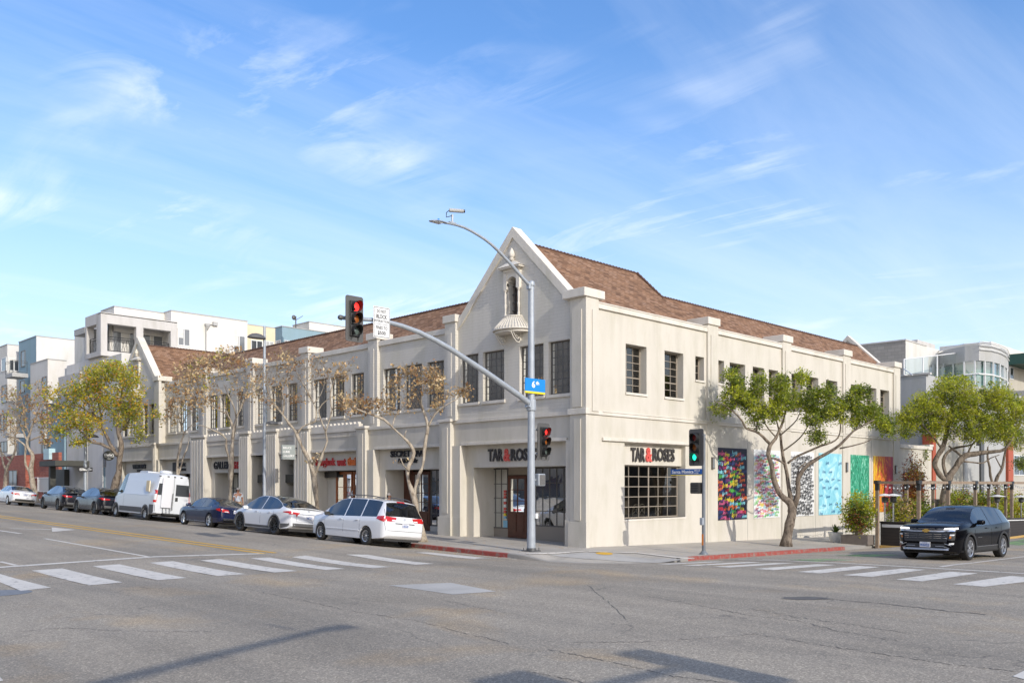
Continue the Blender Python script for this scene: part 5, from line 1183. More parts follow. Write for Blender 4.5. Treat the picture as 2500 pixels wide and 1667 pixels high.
# ------------------------------------------------------------------ vehicles
from mathutils.bvhtree import BVHTree
def mono(pts):
    xs = [p[0] for p in pts]; ys = [p[1] for p in pts]; n = len(xs)
    d = [(ys[i+1]-ys[i])/(xs[i+1]-xs[i]) for i in range(n-1)]; m = [d[0]]+[0 if d[i-1]*d[i] <= 0 else 2*d[i-1]*d[i]/(d[i-1]+d[i]) for i in range(1, n-1)]+[d[-1]]
    def f(x):
        if x <= xs[0]: return ys[0]
        if x >= xs[-1]: return ys[-1]
        i = max(k for k in range(n-1) if xs[k] <= x); h = xs[i+1]-xs[i]; t = (x-xs[i])/h
        return (1+2*t)*(1-t)**2*ys[i]+t*(1-t)**2*h*m[i]+t*t*(3-2*t)*ys[i+1]+t*t*(t-1)*h*m[i+1]
    return f
class Car:
    def __init__(s, name, label, cat, spec, group=None):
        s.root = thing(name, label, cat, (0, 0, 0), 0, group); s.sp = spec; s.kw = dict(world=False)
        s.zt = mono(spec['top']); s.zb = mono(spec['belt']); s.w = mono(spec['w']); s.z0 = mono(spec['bot']); s.tum = spec.get('tumble', .42)
        L2 = spec['L']/2; xs = {x for x, _ in spec['top']}
        for a, b in spec['side']+spec['wind']+spec['rearg']: xs |= {a, b}
        xs |= set(np.linspace(-L2, L2, 46)); xs |= {-L2+.02, -L2+.05, L2-.02, L2-.05}
        xs = sorted(round(float(x), 4) for x in xs if -L2 <= x <= L2); xx = [xs[0]]
        for x in xs[1:]:
            if x-xx[-1] > .012: xx.append(x)
        s.xs = xx
        ring = [s.section(x) for x in xx]; n = 13; V = []; W = 2*(n-1)
        for x, r in zip(xx, ring):
            for (y, z) in r: V.append((x, y, z))
            for (y, z) in r[-2:0:-1]: V.append((x, -y, z))
        F = []; MI = []
        for i in range(len(xx)-1):
            xm = (xx[i]+xx[i+1])/2
            for k in range(W):
                k2 = (k+1) % W; F.append((i*W+k, (i+1)*W+k, (i+1)*W+k2, i*W+k2)); c = k if k < n-1 else W-1-k; mi = 0
                if c == 4 and any(a < xm < b for a, b in spec['side']) and s.zt(xm)-s.zb(xm) > .09: mi = 2 if xm > spec.get('clear', 99) else 1
                if c <= 2 and any(a < xm < b for a, b in spec['wind']): mi = 3
                if c <= 2 and any(a < xm < b for a, b in spec['rearg']): mi = 4
                if c <= 2 and spec.get('glassroof') and spec['glassroof'][0] < xm < spec['glassroof'][1]: mi = 4
                if s.sp.get('clad') and c >= 9 : mi = 5
                MI.append(mi)
        F.append(tuple(range(W-1, -1, -1))); MI.append(0); F.append(tuple((len(xx)-1)*W+k for k in range(W))); MI.append(0)
        me = bpy.data.meshes.new('body'); me.from_pydata(V, [], F); me.polygons.foreach_set('material_index', MI)
        mats = [spec['paint'], 'carglass', 'carglass_clear', 'carglass_clear', 'carglass', 'plastic_grey', 'well']
        for m in mats: me.materials.append(M[m])
        bm = bmesh.new(); bm.from_mesh(me); bmesh.ops.recalc_face_normals(bm, faces=bm.faces); bm.to_mesh(me); bm.free()
        s.bvh = BVHTree.FromPolygons([Vector(v) for v in V], F)
        o = bpy.data.objects.new('body', me); COL.objects.link(o)
        cb = MB(); R = spec['R']
        for ax in spec['axles']:
            for sg in (-1, 1):
                wy = s.w(ax); prof = [(0, sg*(wy-.34)), (R*1.13, sg*(wy-.34)), (R*1.13, sg*(wy+.3)), (0, sg*(wy+.3))]
                cb.lathe(prof, (ax, 0, R+.01), 28, 'y')
        cm = bpy.data.meshes.new('cut'); cm.from_pydata(cb.v, [], cb.f); cm.materials.append(M['well'])
        for m in mats[1:]: cm.materials.append(M[m])
        cm.polygons.foreach_set('material_index', [6]*len(cb.f)); cm.materials.clear()
        for m in mats: cm.materials.append(M[m])
        bm = bmesh.new(); bm.from_mesh(cm); bmesh.ops.remove_doubles(bm, verts=bm.verts, dist=1e-5); bmesh.ops.recalc_face_normals(bm, faces=bm.faces); bm.to_mesh(cm); bm.free()
        co = bpy.data.objects.new('cut', cm); COL.objects.link(co)
        md = o.modifiers.new('b', 'BOOLEAN'); md.operation = 'DIFFERENCE'; md.object = co; md.solver = 'EXACT'
        dg = bpy.context.evaluated_depsgraph_get(); res = bpy.data.meshes.new_from_object(o.evaluated_get(dg))
        bpy.data.objects.remove(o); bpy.data.objects.remove(co)
        vs = [v.co.copy() for v in res.vertices]; groups = {}
        names = {0: 'body', 1: 'side_window', 2: 'side_window', 3: 'windshield', 4: 'rear_window', 5: 'body', 6: 'wheel_well'}
        if spec.get('plainglass'): names[4] = 'body'
        for p in res.polygons:
            mi = p.material_index; nm = names.get(mi, 'body'); key = (nm,)
            if nm == 'side_window':
                c = p.center; rng = [i for i, (a, b) in enumerate(spec['side']) if a-.01 <= c.x <= b+.01]; key = (nm, c.y > 0, rng[0] if rng else 0)
            if nm == 'wheel_well': key = ('body',)
            groups.setdefault(key, []).append((tuple(p.vertices), mi))
        for key, fs in groups.items():
            m = MB(); mp = {}
            for f, mi in fs:
                t = []
                for q in f:
                    if q not in mp: mp[q] = len(m.v); m.v.append(tuple(vs[q]))
                    t.append(mp[q])
                m.f.append(tuple(t)); m.m.append(mi)
            ob = m.build(key[0], [M[x] for x in mats], s.root, smooth=True, sharp=spec.get('sharp', 28), world=False)
            if key[0] == 'body': s.body = ob
        # dark cabin floor and seats so that the glass has something behind it
        m = MB(); x0, x1 = spec['cabin']; zf = s.zb(0)-.12
        m.box(x0, x1, -s.w(0)+.12, s.w(0)-.12, zf-.05, zf)
        for sx in np.arange(x0+.5, x1-.5, .95):
            for sy in (-.42, .42): m.box(sx, sx+.14, sy-.24, sy+.24, zf, zf+.32); m.box(sx+.02, sx+.12, sy-.12, sy+.12, zf+.34, zf+.5)
        m.build('interior', M['plastic'], s.root, world=False)
        s.wheels()
    def section(s, x):
        zt, w, z0 = s.zt(x), s.w(x), s.z0(x); zb = min(s.zb(x), zt-.03); h = zt-zb; wb = w*.955 if h > .08 else w*.96
        gh = max(0, h-.05)
        zr = zt-.055-.02*min(1, h) if h > .2 else zt-h*.45
        wr = wb-s.tum*max(0, zr-zb)-.02-.05*min(1, h/.2); z0 = min(z0, zb-.06)
        cr = .03 if h > .2 else .015
        z7 = zb-.055-.0*w
        low = z0+.02
        P = [(0, zt), (.45*wr, zt-.2*cr), (.8*wr, zt-.9*cr), (wr-.012, zr+.015), (wr, zr), (wb, zb), (w*.985, zb-.05*(1 if zb-z0 > .2 else .3))]
        zz = P[-1][1]
        P += [(w, zz-(zz-low)*.25), (w*.995, zz-(zz-low)*.55), (w*.985, zz-(zz-low)*.8), (w*.965, low), (w*.88, z0), (0, z0)]
        return P
    def hit(s, mode, a, b):
        o, d = {'R': ((-6, a, b), (1, 0, 0)), 'F': ((6, a, b), (-1, 0, 0)), 'L': ((a, 4, b), (0, -1, 0)), 'r': ((a, -4, b), (0, 1, 0)), 'T': ((a, b, 5), (0, 0, -1))}[mode]
        p, n, i, _ = s.bvh.ray_cast(Vector(o), Vector(d))
        if p is None: return None, None
        if n.dot(Vector(d)) > 0: n = -n
        return p, n
    def decal(s, name, mode, q, mat, off=.008, nu=6, nv=4, parent=None, build=True, mb=None):
        m = mb or MB(); base_ = len(m.v); ok = {}
        q = [Vector(p) for p in q]
        for j in range(nv+1):
            for i in range(nu+1):
                u, v = i/nu, j/nv; p2 = (q[0]*(1-u)+q[1]*u)*(1-v)+(q[3]*(1-u)+q[2]*u)*v; p, n = s.hit(mode, p2.x, p2.y)
                if p is None: m.v.append((0, 0, .5)); ok[(i, j)] = False
                else: m.v.append(tuple(p+n*off)); ok[(i, j)] = True
        w = nu+1
        for j in range(nv):
            for i in range(nu):
                if ok[(i, j)] and ok[(i+1, j)] and ok[(i+1, j+1)] and ok[(i, j+1)]: m.f.append((base_+j*w+i, base_+j*w+i+1, base_+(j+1)*w+i+1, base_+(j+1)*w+i)); m.m.append(0)
        if build: return m.build(name, M[mat], parent or s.root, smooth=True, world=False)
        return m
    def line(s, mb, mode, pts, r=.007, off=.001, n=4, seg=.12):
        P = []
        for a, b in zip(pts[:-1], pts[1:]):
            a, b = Vector(a), Vector(b); k = max(1, int((b-a).length/seg))
            for t in range(k): P.append(a+(b-a)*t/k)
        P.append(Vector(pts[-1])); Q = []
        for p in P:
            h, nn = s.hit(mode, p.x, p.y)
            if h is not None: Q.append(h+nn*off)
        if len(Q) > 1: mb.tube(Q, r, n)
    def wheels(s):
        sp = s.sp; R = sp['R']; rim = MB(); rr = R*sp.get('rimf', .68); tw = sp.get('tw', .215); ns = sp.get('spokes', 10)
        prof = [(rr*.98, -tw/2+.01), (rr*1.03, -tw/2), (R*.93, -tw/2), (R*.985, -tw/2+.02), (R, -tw/2+.05), (R, tw/2-.05), (R*.985, tw/2-.02), (R*.93, tw/2), (rr*1.03, tw/2), (rr*.98, tw/2-.01), (rr*.95, tw/2-.08), (rr*.9, -tw/2+.02)]
        for i, ax in enumerate(sp['axles']):
            for sg in (1, -1):
                t = MB(); t.lathe(prof, (0, 0, 0), 36, 'y'); w = t.build('wheel', M['rubber'], s.root, smooth=True, sharp=50, world=False)
                w.location = (ax, sg*(s.w(ax)-tw/2-.005), R); w.rotation_euler = (0, .3*i+.2, 0)
                r = MB(); yo = sg*(tw/2-.03); r.lathe([(0, yo-.03*sg), (rr*.86, yo-.05*sg)], (0, 0, 0), 30, 'y', 1); r.lathe([(rr*.86, yo+.01*sg), (rr*.97, yo+.024*sg), (rr*.99, yo+.01*sg), (rr*.97, yo-.07*sg), (rr*.85, yo-.06*sg), (rr*.86, yo+.01*sg)], (0, 0, 0), 30, 'y')
                for k in range(ns):
                    a = 2*math.pi*k/ns; c, d = math.cos(a), math.sin(a); tw_ = rr*math.pi/ns*sp.get('spw', .5)
                    V = []
                    for rad, ww, yy in ((rr*.16, tw_*.7, yo+.0*sg), (rr*.88, tw_, yo+.012*sg)):
                        for e in (-1, 1): V += [(c*rad-d*ww*e*.5, yy+.008*sg, d*rad+c*ww*e*.5), (c*rad-d*ww*e*.6, yy-.03*sg, d*rad+c*ww*e*.6)]
                    r.add(V, [(0, 2, 6, 4), (0, 4, 5, 1), (2, 3, 7, 6), (1, 5, 7, 3)])
                r.lathe([(0, yo+.02*sg), (rr*.15, yo+.018*sg), (rr*.2, yo-.01*sg)], (0, 0, 0), 16, 'y')
                ro = r.build('rim', [M[sp['rim']], M['well']], w, world=False, smooth=True, sharp=30)
    def arches(s, mat='plastic_grey', wd=.07):
        R = s.sp['R']
        for ax in s.sp['axles']:
            for sg in (1, -1):
                m = MB(); wy = s.w(ax); y0, y1 = sorted((sg*(wy-.03), sg*(wy+.014)))
                m.lathe([(R*1.12, y0), (R*1.12, y1), (R*1.12+wd, y1), (R*1.12+wd, y0), (R*1.12, y0)], (ax, 0, R+.01), 24, 'y', 0, R_(-8), R_(188)); m.build('arch_trim', M[mat], s.root, world=False, smooth=True)
    def mirrors(s, x, z, mat=None):
        for sg in (1, -1):
            m = MB(); yb = sg*(s.w(x)*.93); c = Vector((x, yb+sg*.13, z+.06))
            m.tube([(x+.03, yb-sg*.04, z+.0), (x+.02, yb+sg*.08, z+.03)], [.03, .03], 8)
            V = []; 
            for (dx, sc) in ((-.05, .8), (-.04, 1.), (.03, 1.), (.08, .72), (.10, .35)):
                for k in range(10): a = 2*math.pi*k/10; V.append(c+Vector((dx, .115*sc*math.copysign(abs(math.cos(a))**.6, math.cos(a)), .075*sc*math.copysign(abs(math.sin(a))**.6, math.sin(a)))))
            m.add(V, [(i*10+k, i*10+(k+1) % 10, (i+1)*10+(k+1) % 10, (i+1)*10+k) for i in range(4) for k in range(10)]+[tuple(range(10)), tuple(40+k for k in range(10))])
            m.build('side_mirror', M[mat or s.sp['paint']], s.root, smooth=True, world=False)
    def plate(s, mode, z, txt, w=.31, h=.155, y=0):
        p, n = s.hit(mode, y, z)
        if p is None: return
        sx = -1 if mode == 'R' else 1; x = p.x+sx*.02
        m = MB(); m.box(x-.006, x+.006, y-w/2, y+w/2, z-h/2, z+h/2); o = m.build('number_plate', M['plate'], s.root, world=False)
        t = MB(); U = (0, -1, 0) if mode == 'R' else (0, 1, 0); put_text(t, txt, (x+sx*.0065, y-(w/2-.02)*(1 if mode == 'F' else -1), z-h*.34), U, (0, 0, 1), w-.04, h*.50, .003, offset=.015)
        put_text(t, 'California', (x+sx*.0065, y-(.07)*(1 if mode == 'F' else -1), z+h*.27), U, (0, 0, 1), .14, h*.14, .003)
        t.build('plate_lettering', M['sign_navy'], o, world=False)
    def place(s, cx, cy, rz):
        """stand the car on the sloping road"""
        c, d = math.cos(rz), math.sin(rz); a0, a1 = min(s.sp['axles']), max(s.sp['axles']); w = s.w(0)-.1
        def g(x, y): X, Y = cx+x*c-y*d, cy+x*d+y*c; return Vector((X, Y, road(X, Y)))
        A, B, C_, D = g(a1, w), g(a1, -w), g(a0, w), g(a0, -w)
        fx = ((A+B)/2-(C_+D)/2).normalized(); fy = ((A+C_)/2-(B+D)/2); fz = fx.cross(fy).normalized(); fy = fz.cross(fx)
        Mx = Matrix((fx, fy, fz)).transposed(); mid = (A+B+C_+D)/4; mid = mid-fx*((a0+a1)/2)
        s.root.location = mid; s.root.rotation_euler = Mx.to_euler()
def seams(c, xs, zlo, zhi, mode='L', horiz=()):
    for md in ('L', 'r'):
        m = MB()
        for x in xs: c.line(m, md, [(x, zlo), (x, zhi(x) if callable(zhi) else zhi)], .0055, -.001)
        m.split('door_gap', M['seam'], c.root, world=False, tol=0)
def handles(c, xs, z, mat):
    for md in ('L', 'r'):
        for x in xs:
            m = MB(); c.line(m, md, [(x-.1, z), (x+.1, z)], .014, .018, 6); m.build('door_handle', M[mat], c.root, world=False)
def pair(c, name, mode, q, mat, **k):
    for sg in (1, -1): c.decal(name, mode, [(sg*a, b) for a, b in q], mat, **k)
def side(c, name, q, mat, **k):
    for md in ('L', 'r'): c.decal(name, md, q, mat, **k)
def make_minivan():
    sp = dict(L=5.10, paint='p_white', R=.335, axles=(-1.47, 1.56), rim='alloy', spokes=10, spw=.42, rimf=.66,
        top=[(-2.55, .62), (-2.54, .74), (-2.49, .98), (-2.42, 1.12), (-2.30, 1.38), (-2.20, 1.60), (-2.08, 1.68), (-1.6, 1.735), (-.6, 1.765), (.1, 1.76), (.6, 1.70), (1.0, 1.53), (1.5, 1.24), (1.72, 1.10), (2.15, .98), (2.40, .84), (2.52, .66), (2.55, .5)],
        belt=[(-2.5, 1.08), (-1, 1.04), (1, .99), (2, .93)], w=[(-2.55, .72), (-2.52, .84), (-2.35, .95), (-1.9, .975), (0, .98), (1.6, .97), (2.1, .91), (2.4, .78), (2.55, .52)],
        bot=[(-2.55, .42), (-2.4, .30), (-1, .21), (1.2, .21), (2.3, .24), (2.55, .34)], side=[(-2.02, -1.08), (-1.02, -.02), (.04, 1.30)], clear=0., wind=[(.66, 1.62)], rearg=[(-2.42, -2.16)], cabin=(-2.0, 1.3), tumble=.32)
    c = Car('parked_minivan', 'white minivan with silver ten-spoke rims and roof rails, nearest of the kerb-parked vehicles', 'van', sp, 'vehicles parked along the left kerb')
    # wrap round lamps
    side(c, 'tail_lamp', [(-2.46, .90), (-2.05, 1.0), (-2.05, 1.09), (-2.40, 1.12)], 'lamp_red', nu=8); pair(c, 'tail_lamp', 'R', [(.42, .93), (.93, .93), (.90, 1.11), (.36, 1.08)], 'lamp_red', nu=8, off=.012)
    pair(c, 'reversing_lamp', 'R', [(.42, .94), (.60, .94), (.58, .995), (.40, .99)], 'lamp_clear', off=.018)
    m = MB(); c.line(m, 'R', [(-.44, .87), (.44, .87)], .022, .0, 5); c.line(m, 'R', [(-.8, .60), (.8, .60)], .010, 0); m.build('tailgate_trim', M['plastic_grey'], c.root, world=False)
    m = MB(); c.line(m, 'R', [(-.84, .60), (-.90, .92)], .006); c.line(m, 'R', [(.84, .60), (.90, .92)], .006); c.line(m, 'R', [(-.83, 1.12), (-.72, 1.62)], .006); c.line(m, 'R', [(.83, 1.12), (.72, 1.62)], .006); m.build('tailgate_gap', M['seam'], c.root, world=False)
    c.decal('high_brake_lamp', 'T', [(-2.17, -.18), (-2.17, .18), (-2.10, .18), (-2.10, -.18)], 'lamp_red', off=.012)
    m = MB(); p, n = c.hit('R', 0, 1.0); m.lathe([(.05, 0), (.058, .008), (.05, .014), (.046, .006)], (p.x-.02, 0, 1.01), 20, 'x'); m.lathe([(.018, 0), (.026, .008), (.018, .012)], (p.x-.02, 0, 1.01), 14, 'x'); m.build('emblem', M['chrome'], c.root, world=False)
    c.plate('R', .80, '6XBA482'); seams(c, (-1.05, .01, 1.28), .42, lambda x: 1.0); handles(c, (-.86, .20), .90, 'p_white')
    for md in ('L', 'r'): m = MB(); c.line(m, md, [(-1.02, .52), (1.15, .52)], .02, .004, 5); m.build('side_moulding', M['p_white'], c.root, world=False)
    for sg in (1, -1):
        m = MB(); P = []
        for x in np.linspace(-1.95, .5, 12): P.append((x, sg*.60, c.zt(x)+.03+.045*math.sin(math.pi*(x+1.95)/2.45)**.4))
        m.tube(P, .018, 6); m.build('roof_rail', M['plastic_grey'], c.root, smooth=True, world=False)
    c.mirrors(1.05, 1.0, 'plastic'); pair(c, 'headlight', 'F', [(.35, .68), (.75, .70), (.80, .86), (.40, .82)], 'lamp_clear')
    m = MB(); m.box(-2.4, -1.9, -.8, .8, .22, .34); m.build('under_bumper', M['plastic'], c.root, world=False); return c
def make_crossover(label, paint, kind):
    if kind == 'X': L, W, H, R, ax = 5.05, 1.0, 1.68, .375, (-1.42, 1.545)
    else: L, W, H, R, ax = 4.76, .96, 1.62, .35, (-1.37, 1.52)
    k = L/5.05; h = H/1.68
    tp = [(-2.525, .58), (-2.51, .80), (-2.44, 1.04), (-2.36, 1.10), (-2.15, 1.16), (-1.8, 1.29), (-1.4, 1.455), (-.9, 1.60), (-.35, 1.67), (.15, 1.68), (.6, 1.61), (1.1, 1.40), (1.5, 1.17), (1.75, 1.06), (2.15, .93), (2.4, .80), (2.50, .62), (2.525, .5)]
    sp = dict(L=L, paint=paint, R=R, axles=ax, rim='alloy_dark', spokes=10 if kind == 'X' else 9, spw=.45, rimf=.74, tw=.25,
        top=[(x*k, z*h) for x, z in tp], belt=[(-2.5*k, 1.14*h), (-1.8*k, 1.12*h), (-1*k, 1.06*h), (.5, 1.02*h), (1.5*k, .98*h), (2.2*k, .9*h)],
        w=[(-L/2, W*.70), (-L/2+.05, W*.84), (-2.2*k, W*.95), (-1.6*k, W), (-.4, W*.985), (1.5*k, W), (2.05*k, W*.93), (2.35*k, W*.80), (L/2, W*.55)],
        bot=[(-L/2, .44), (-2.3*k, .30), (-1*k, .22), (1.2*k, .22), (2.3*k, .24), (L/2, .36)], side=[(-1.78*k, -.22), (-.16, 1.28*k)], clear=-.15, wind=[(.62*k, 1.62*k)], rearg=[(-2.14*k, -1.05*k)], cabin=(-1.6, 1.2), tumble=.46,
        glassroof=(-1.05*k, .55*k) if kind == 'X' else (-1.05*k, .5*k))
    c = Car('parked_crossover', label, 'car', sp, 'vehicles parked along the left kerb')
    zl = 1.0*h
    side(c, 'tail_lamp', [(-2.46*k, zl-.07), (-2.02*k, zl-.02), (-2.02*k, zl), (-2.42*k, zl+.04)], 'lamp_red', nu=8)
    pair(c, 'tail_lamp', 'R', [(.48*W, zl-.08), (.90*W, zl-.10), (.88*W, zl+.01), (.44*W, zl-.02)], 'lamp_red', nu=8, off=.012)
    m = MB(); c.line(m, 'R', [(-.44*W, zl-.07), (.44*W, zl-.07)], .016, .006, 5); m.build('tail_trim', M['chrome' if kind == 'X' else 'plastic'], c.root, world=False)
    m = MB(); c.line(m, 'R', [(-.62*W, .62), (-.58*W, zl-.1)], .0055); c.line(m, 'R', [(.62*W, .62), (.58*W, zl-.1)], .0055); c.line(m, 'R', [(-.62*W, .62), (.62*W, .62)], .0055); m.build('tailgate_gap', M['seam'], c.root, world=False)
    c.plate('R', .80*h, '7MKB271' if kind == 'X' else '8PDR365')
    c.decal('rear_valance', 'R', [(-.86*W, .40), (.86*W, .40), (.88*W, .55), (-.88*W, .55)], 'plastic_grey', off=.01, nu=12)
    side(c, 'sill_cladding', [(-1.0*k, .235), (1.1*k, .235), (1.1*k, .36), (-1.0*k, .36)], 'plastic_grey', off=.006, nu=12)
    if kind == 'X': side(c, 'bumper_cladding', [(-2.35, .40), (-1.9, .30), (-1.88, .50), (-2.42, .52)], 'plastic_grey', off=.008); c.arches('plastic_grey', .065)
    else: c.arches('plastic_grey', .05)
    sb = MB(); P = [(-2.22*k, y, c.zt(-2.22*k)+.045-.10*abs(y)**2) for y in np.linspace(-.72, .72, 12)]; V = []
    for p in P: V += [(p[0]+.06, p[1], p[2]+.0), (p[0]-.10, p[1], p[2]+.02), (p[0]-.10, p[1], p[2]-.005), (p[0]+.06, p[1], p[2]-.03)]
    sb.add(V, [(i*4+j, i*4+(j+1) % 4, (i+1)*4+(j+1) % 4, (i+1)*4+j) for i in range(11) for j in range(4)]+[(0, 1, 2, 3), (44, 45, 46, 47)]); sb.build('spoiler', M[paint], c.root, smooth=True, world=False)
    m = MB(); zt = zl+.045; p, n = c.hit('R', 0, zt); 
    if p: V_ = p.x-.012; m.box(V_-.004, V_+.004, -.05, .05, zt+.03, zt+.042); m.prism([(V_, -.012, zt+.03), (V_, .012, zt+.03), (V_, 0, zt-.04)], (-.006, 0, 0)); m.build('emblem', M['chrome'], c.root, world=False)
    if kind == 'X':
        for y, z in ((.60, .88),):
            p, n = c.hit('R', y, z); m = MB(); pts = [(p.x-.015, y+.05*math.sin(t)**3, z+.012*(4*math.cos(t)-1.5*math.cos(2*t)-.6*math.cos(3*t))-.005) for t in np.linspace(0, 2*math.pi, 20)[:-1]]; m.prism(pts, (-.004, 0, 0)); m.build('heart_sticker', M['lamp_red'], c.root, world=False)
    seams(c, (-1.30*k, -.19, 1.18*k), .42, lambda x: 1.0*h); handles(c, (-.95, .15), .93*h, paint)
    for md in ('L', 'r'): m = MB(); c.line(m, md, [(-1.78*k, c.zb(-1.7)), (-.9, c.zb(-.9)), (.2, c.zb(.2)), (1.28*k, c.zb(1.2))], .009, .004); m.build('window_trim', M['chrome' if kind == 'X' else 'plastic'], c.root, world=False)
    c.mirrors(1.0*k, 1.0*h); pair(c, 'headlight', 'F', [(.40, .66), (.78, .68), (.80, .76), (.42, .74)], 'lamp_clear')
    m = MB(); m.box(-2.3*k, -1.85*k, -.8, .8, .20, .34); m.build('under_bumper', M['plastic'], c.root, world=False); return c
def make_sedan(label, paint, plate='5ABR190', name='parked_sedan', cream=True):
    sp = dict(L=4.63, paint=paint, R=.325, axles=(-1.33, 1.37), rim='alloy', spokes=5, spw=.62, rimf=.72,
        top=[(-2.315, .55), (-2.30, .72), (-2.26, .93), (-2.18, 1.0), (-1.95, 1.035), (-1.72, 1.085), (-1.2, 1.27), (-.75, 1.395), (-.2, 1.43), (.2, 1.405), (.6, 1.28), (1.0, 1.08), (1.2, .985), (1.7, .90), (2.1, .79), (2.27, .62), (2.315, .45)],
        belt=[(-2.3, .96), (-1.6, .97), (-.6, .94), (.6, .90), (1.5, .86), (2.2, .72)], w=[(-2.315, .62), (-2.28, .74), (-2.05, .84), (-1.4, .885), (0, .88), (1.4, .885), (1.9, .83), (2.15, .70), (2.315, .48)],
        bot=[(-2.315, .40), (-2.1, .26), (-1, .19), (1.1, .19), (2.1, .20), (2.315, .30)], side=[(-1.42, -.40), (-.34, .92)], clear=-3., wind=[(.28, 1.08)], rearg=[(-1.70, -.85)], cabin=(-1.3, .9), tumble=.46)
    c = Car(name, label, 'car', sp, 'vehicles parked along the left kerb')
    side(c, 'tail_lamp', [(-2.24, .78), (-1.92, .84), (-1.90, .89), (-2.18, .93)], 'lamp_red', nu=8); pair(c, 'tail_lamp', 'R', [(.36, .74), (.72, .76), (.74, .90), (.42, .86)], 'lamp_red', nu=8, off=.012)
    pair(c, 'reversing_lamp', 'R', [(.40, .755), (.62, .765), (.60, .80), (.42, .80)], 'lamp_clear', off=.018)
    c.plate('R', .80, plate); m = MB(); c.line(m, 'R', [(-.24, .885), (.24, .885)], .010, .008); m.build('boot_trim', M['chrome'], c.root, world=False)
    c.decal('rear_diffuser', 'R', [(-.62, .34), (.62, .34), (.66, .46), (-.66, .46)], 'plastic', off=.01, nu=12)
    m = MB()
    for sg in (1, -1): c.line(m, 'R', [(sg*.36, .40), (sg*.60, .40), (sg*.62, .45), (sg*.36, .44), (sg*.36, .40)], .010, .012)
    c.line(m, 'R', [(-.66, .48), (.66, .48)], .010, .008); m.build('exhaust_trim', M['chrome'], c.root, world=False)
    seams(c, (-1.05, -.37, .95), .36, lambda x: .92); handles(c, (-.78, .12), .80, paint)
    for md in ('L', 'r'):
        m = MB(); c.line(m, md, [(-1.42, c.zb(-1.4)), (-.5, c.zb(-.5)), (.92, c.zb(.9))], .009, .004); m.build('window_trim', M['chrome'], c.root, world=False)
        m = MB(); c.line(m, md, [(-.95, .26), (1.0, .26)], .010, .006); m.build('sill_trim', M['chrome'], c.root, world=False)
    if cream:
        m = MB()
        for sx in (-.9, .05):
            for sy in (-.4, .4): m.box(sx, sx+.14, sy-.22, sy+.22, .80, 1.12); m.box(sx+.02, sx+.10, sy-.11, sy+.11, 1.12, 1.27)
        m.build('seat', M['curtain'], c.root, world=False)
    m = MB(); p, n = c.hit('R', 0, .95)
    if p: m.lathe([(.038, 0), (.045, .006), (.038, .01)], (p.x-.012, 0, .95), 18, 'x'); m.build('emblem', M['chrome'], c.root, world=False)
    c.mirrors(.78, .93); pair(c, 'headlight', 'F', [(.30, .60), (.62, .62), (.64, .72), (.34, .70)], 'lamp_clear'); return c
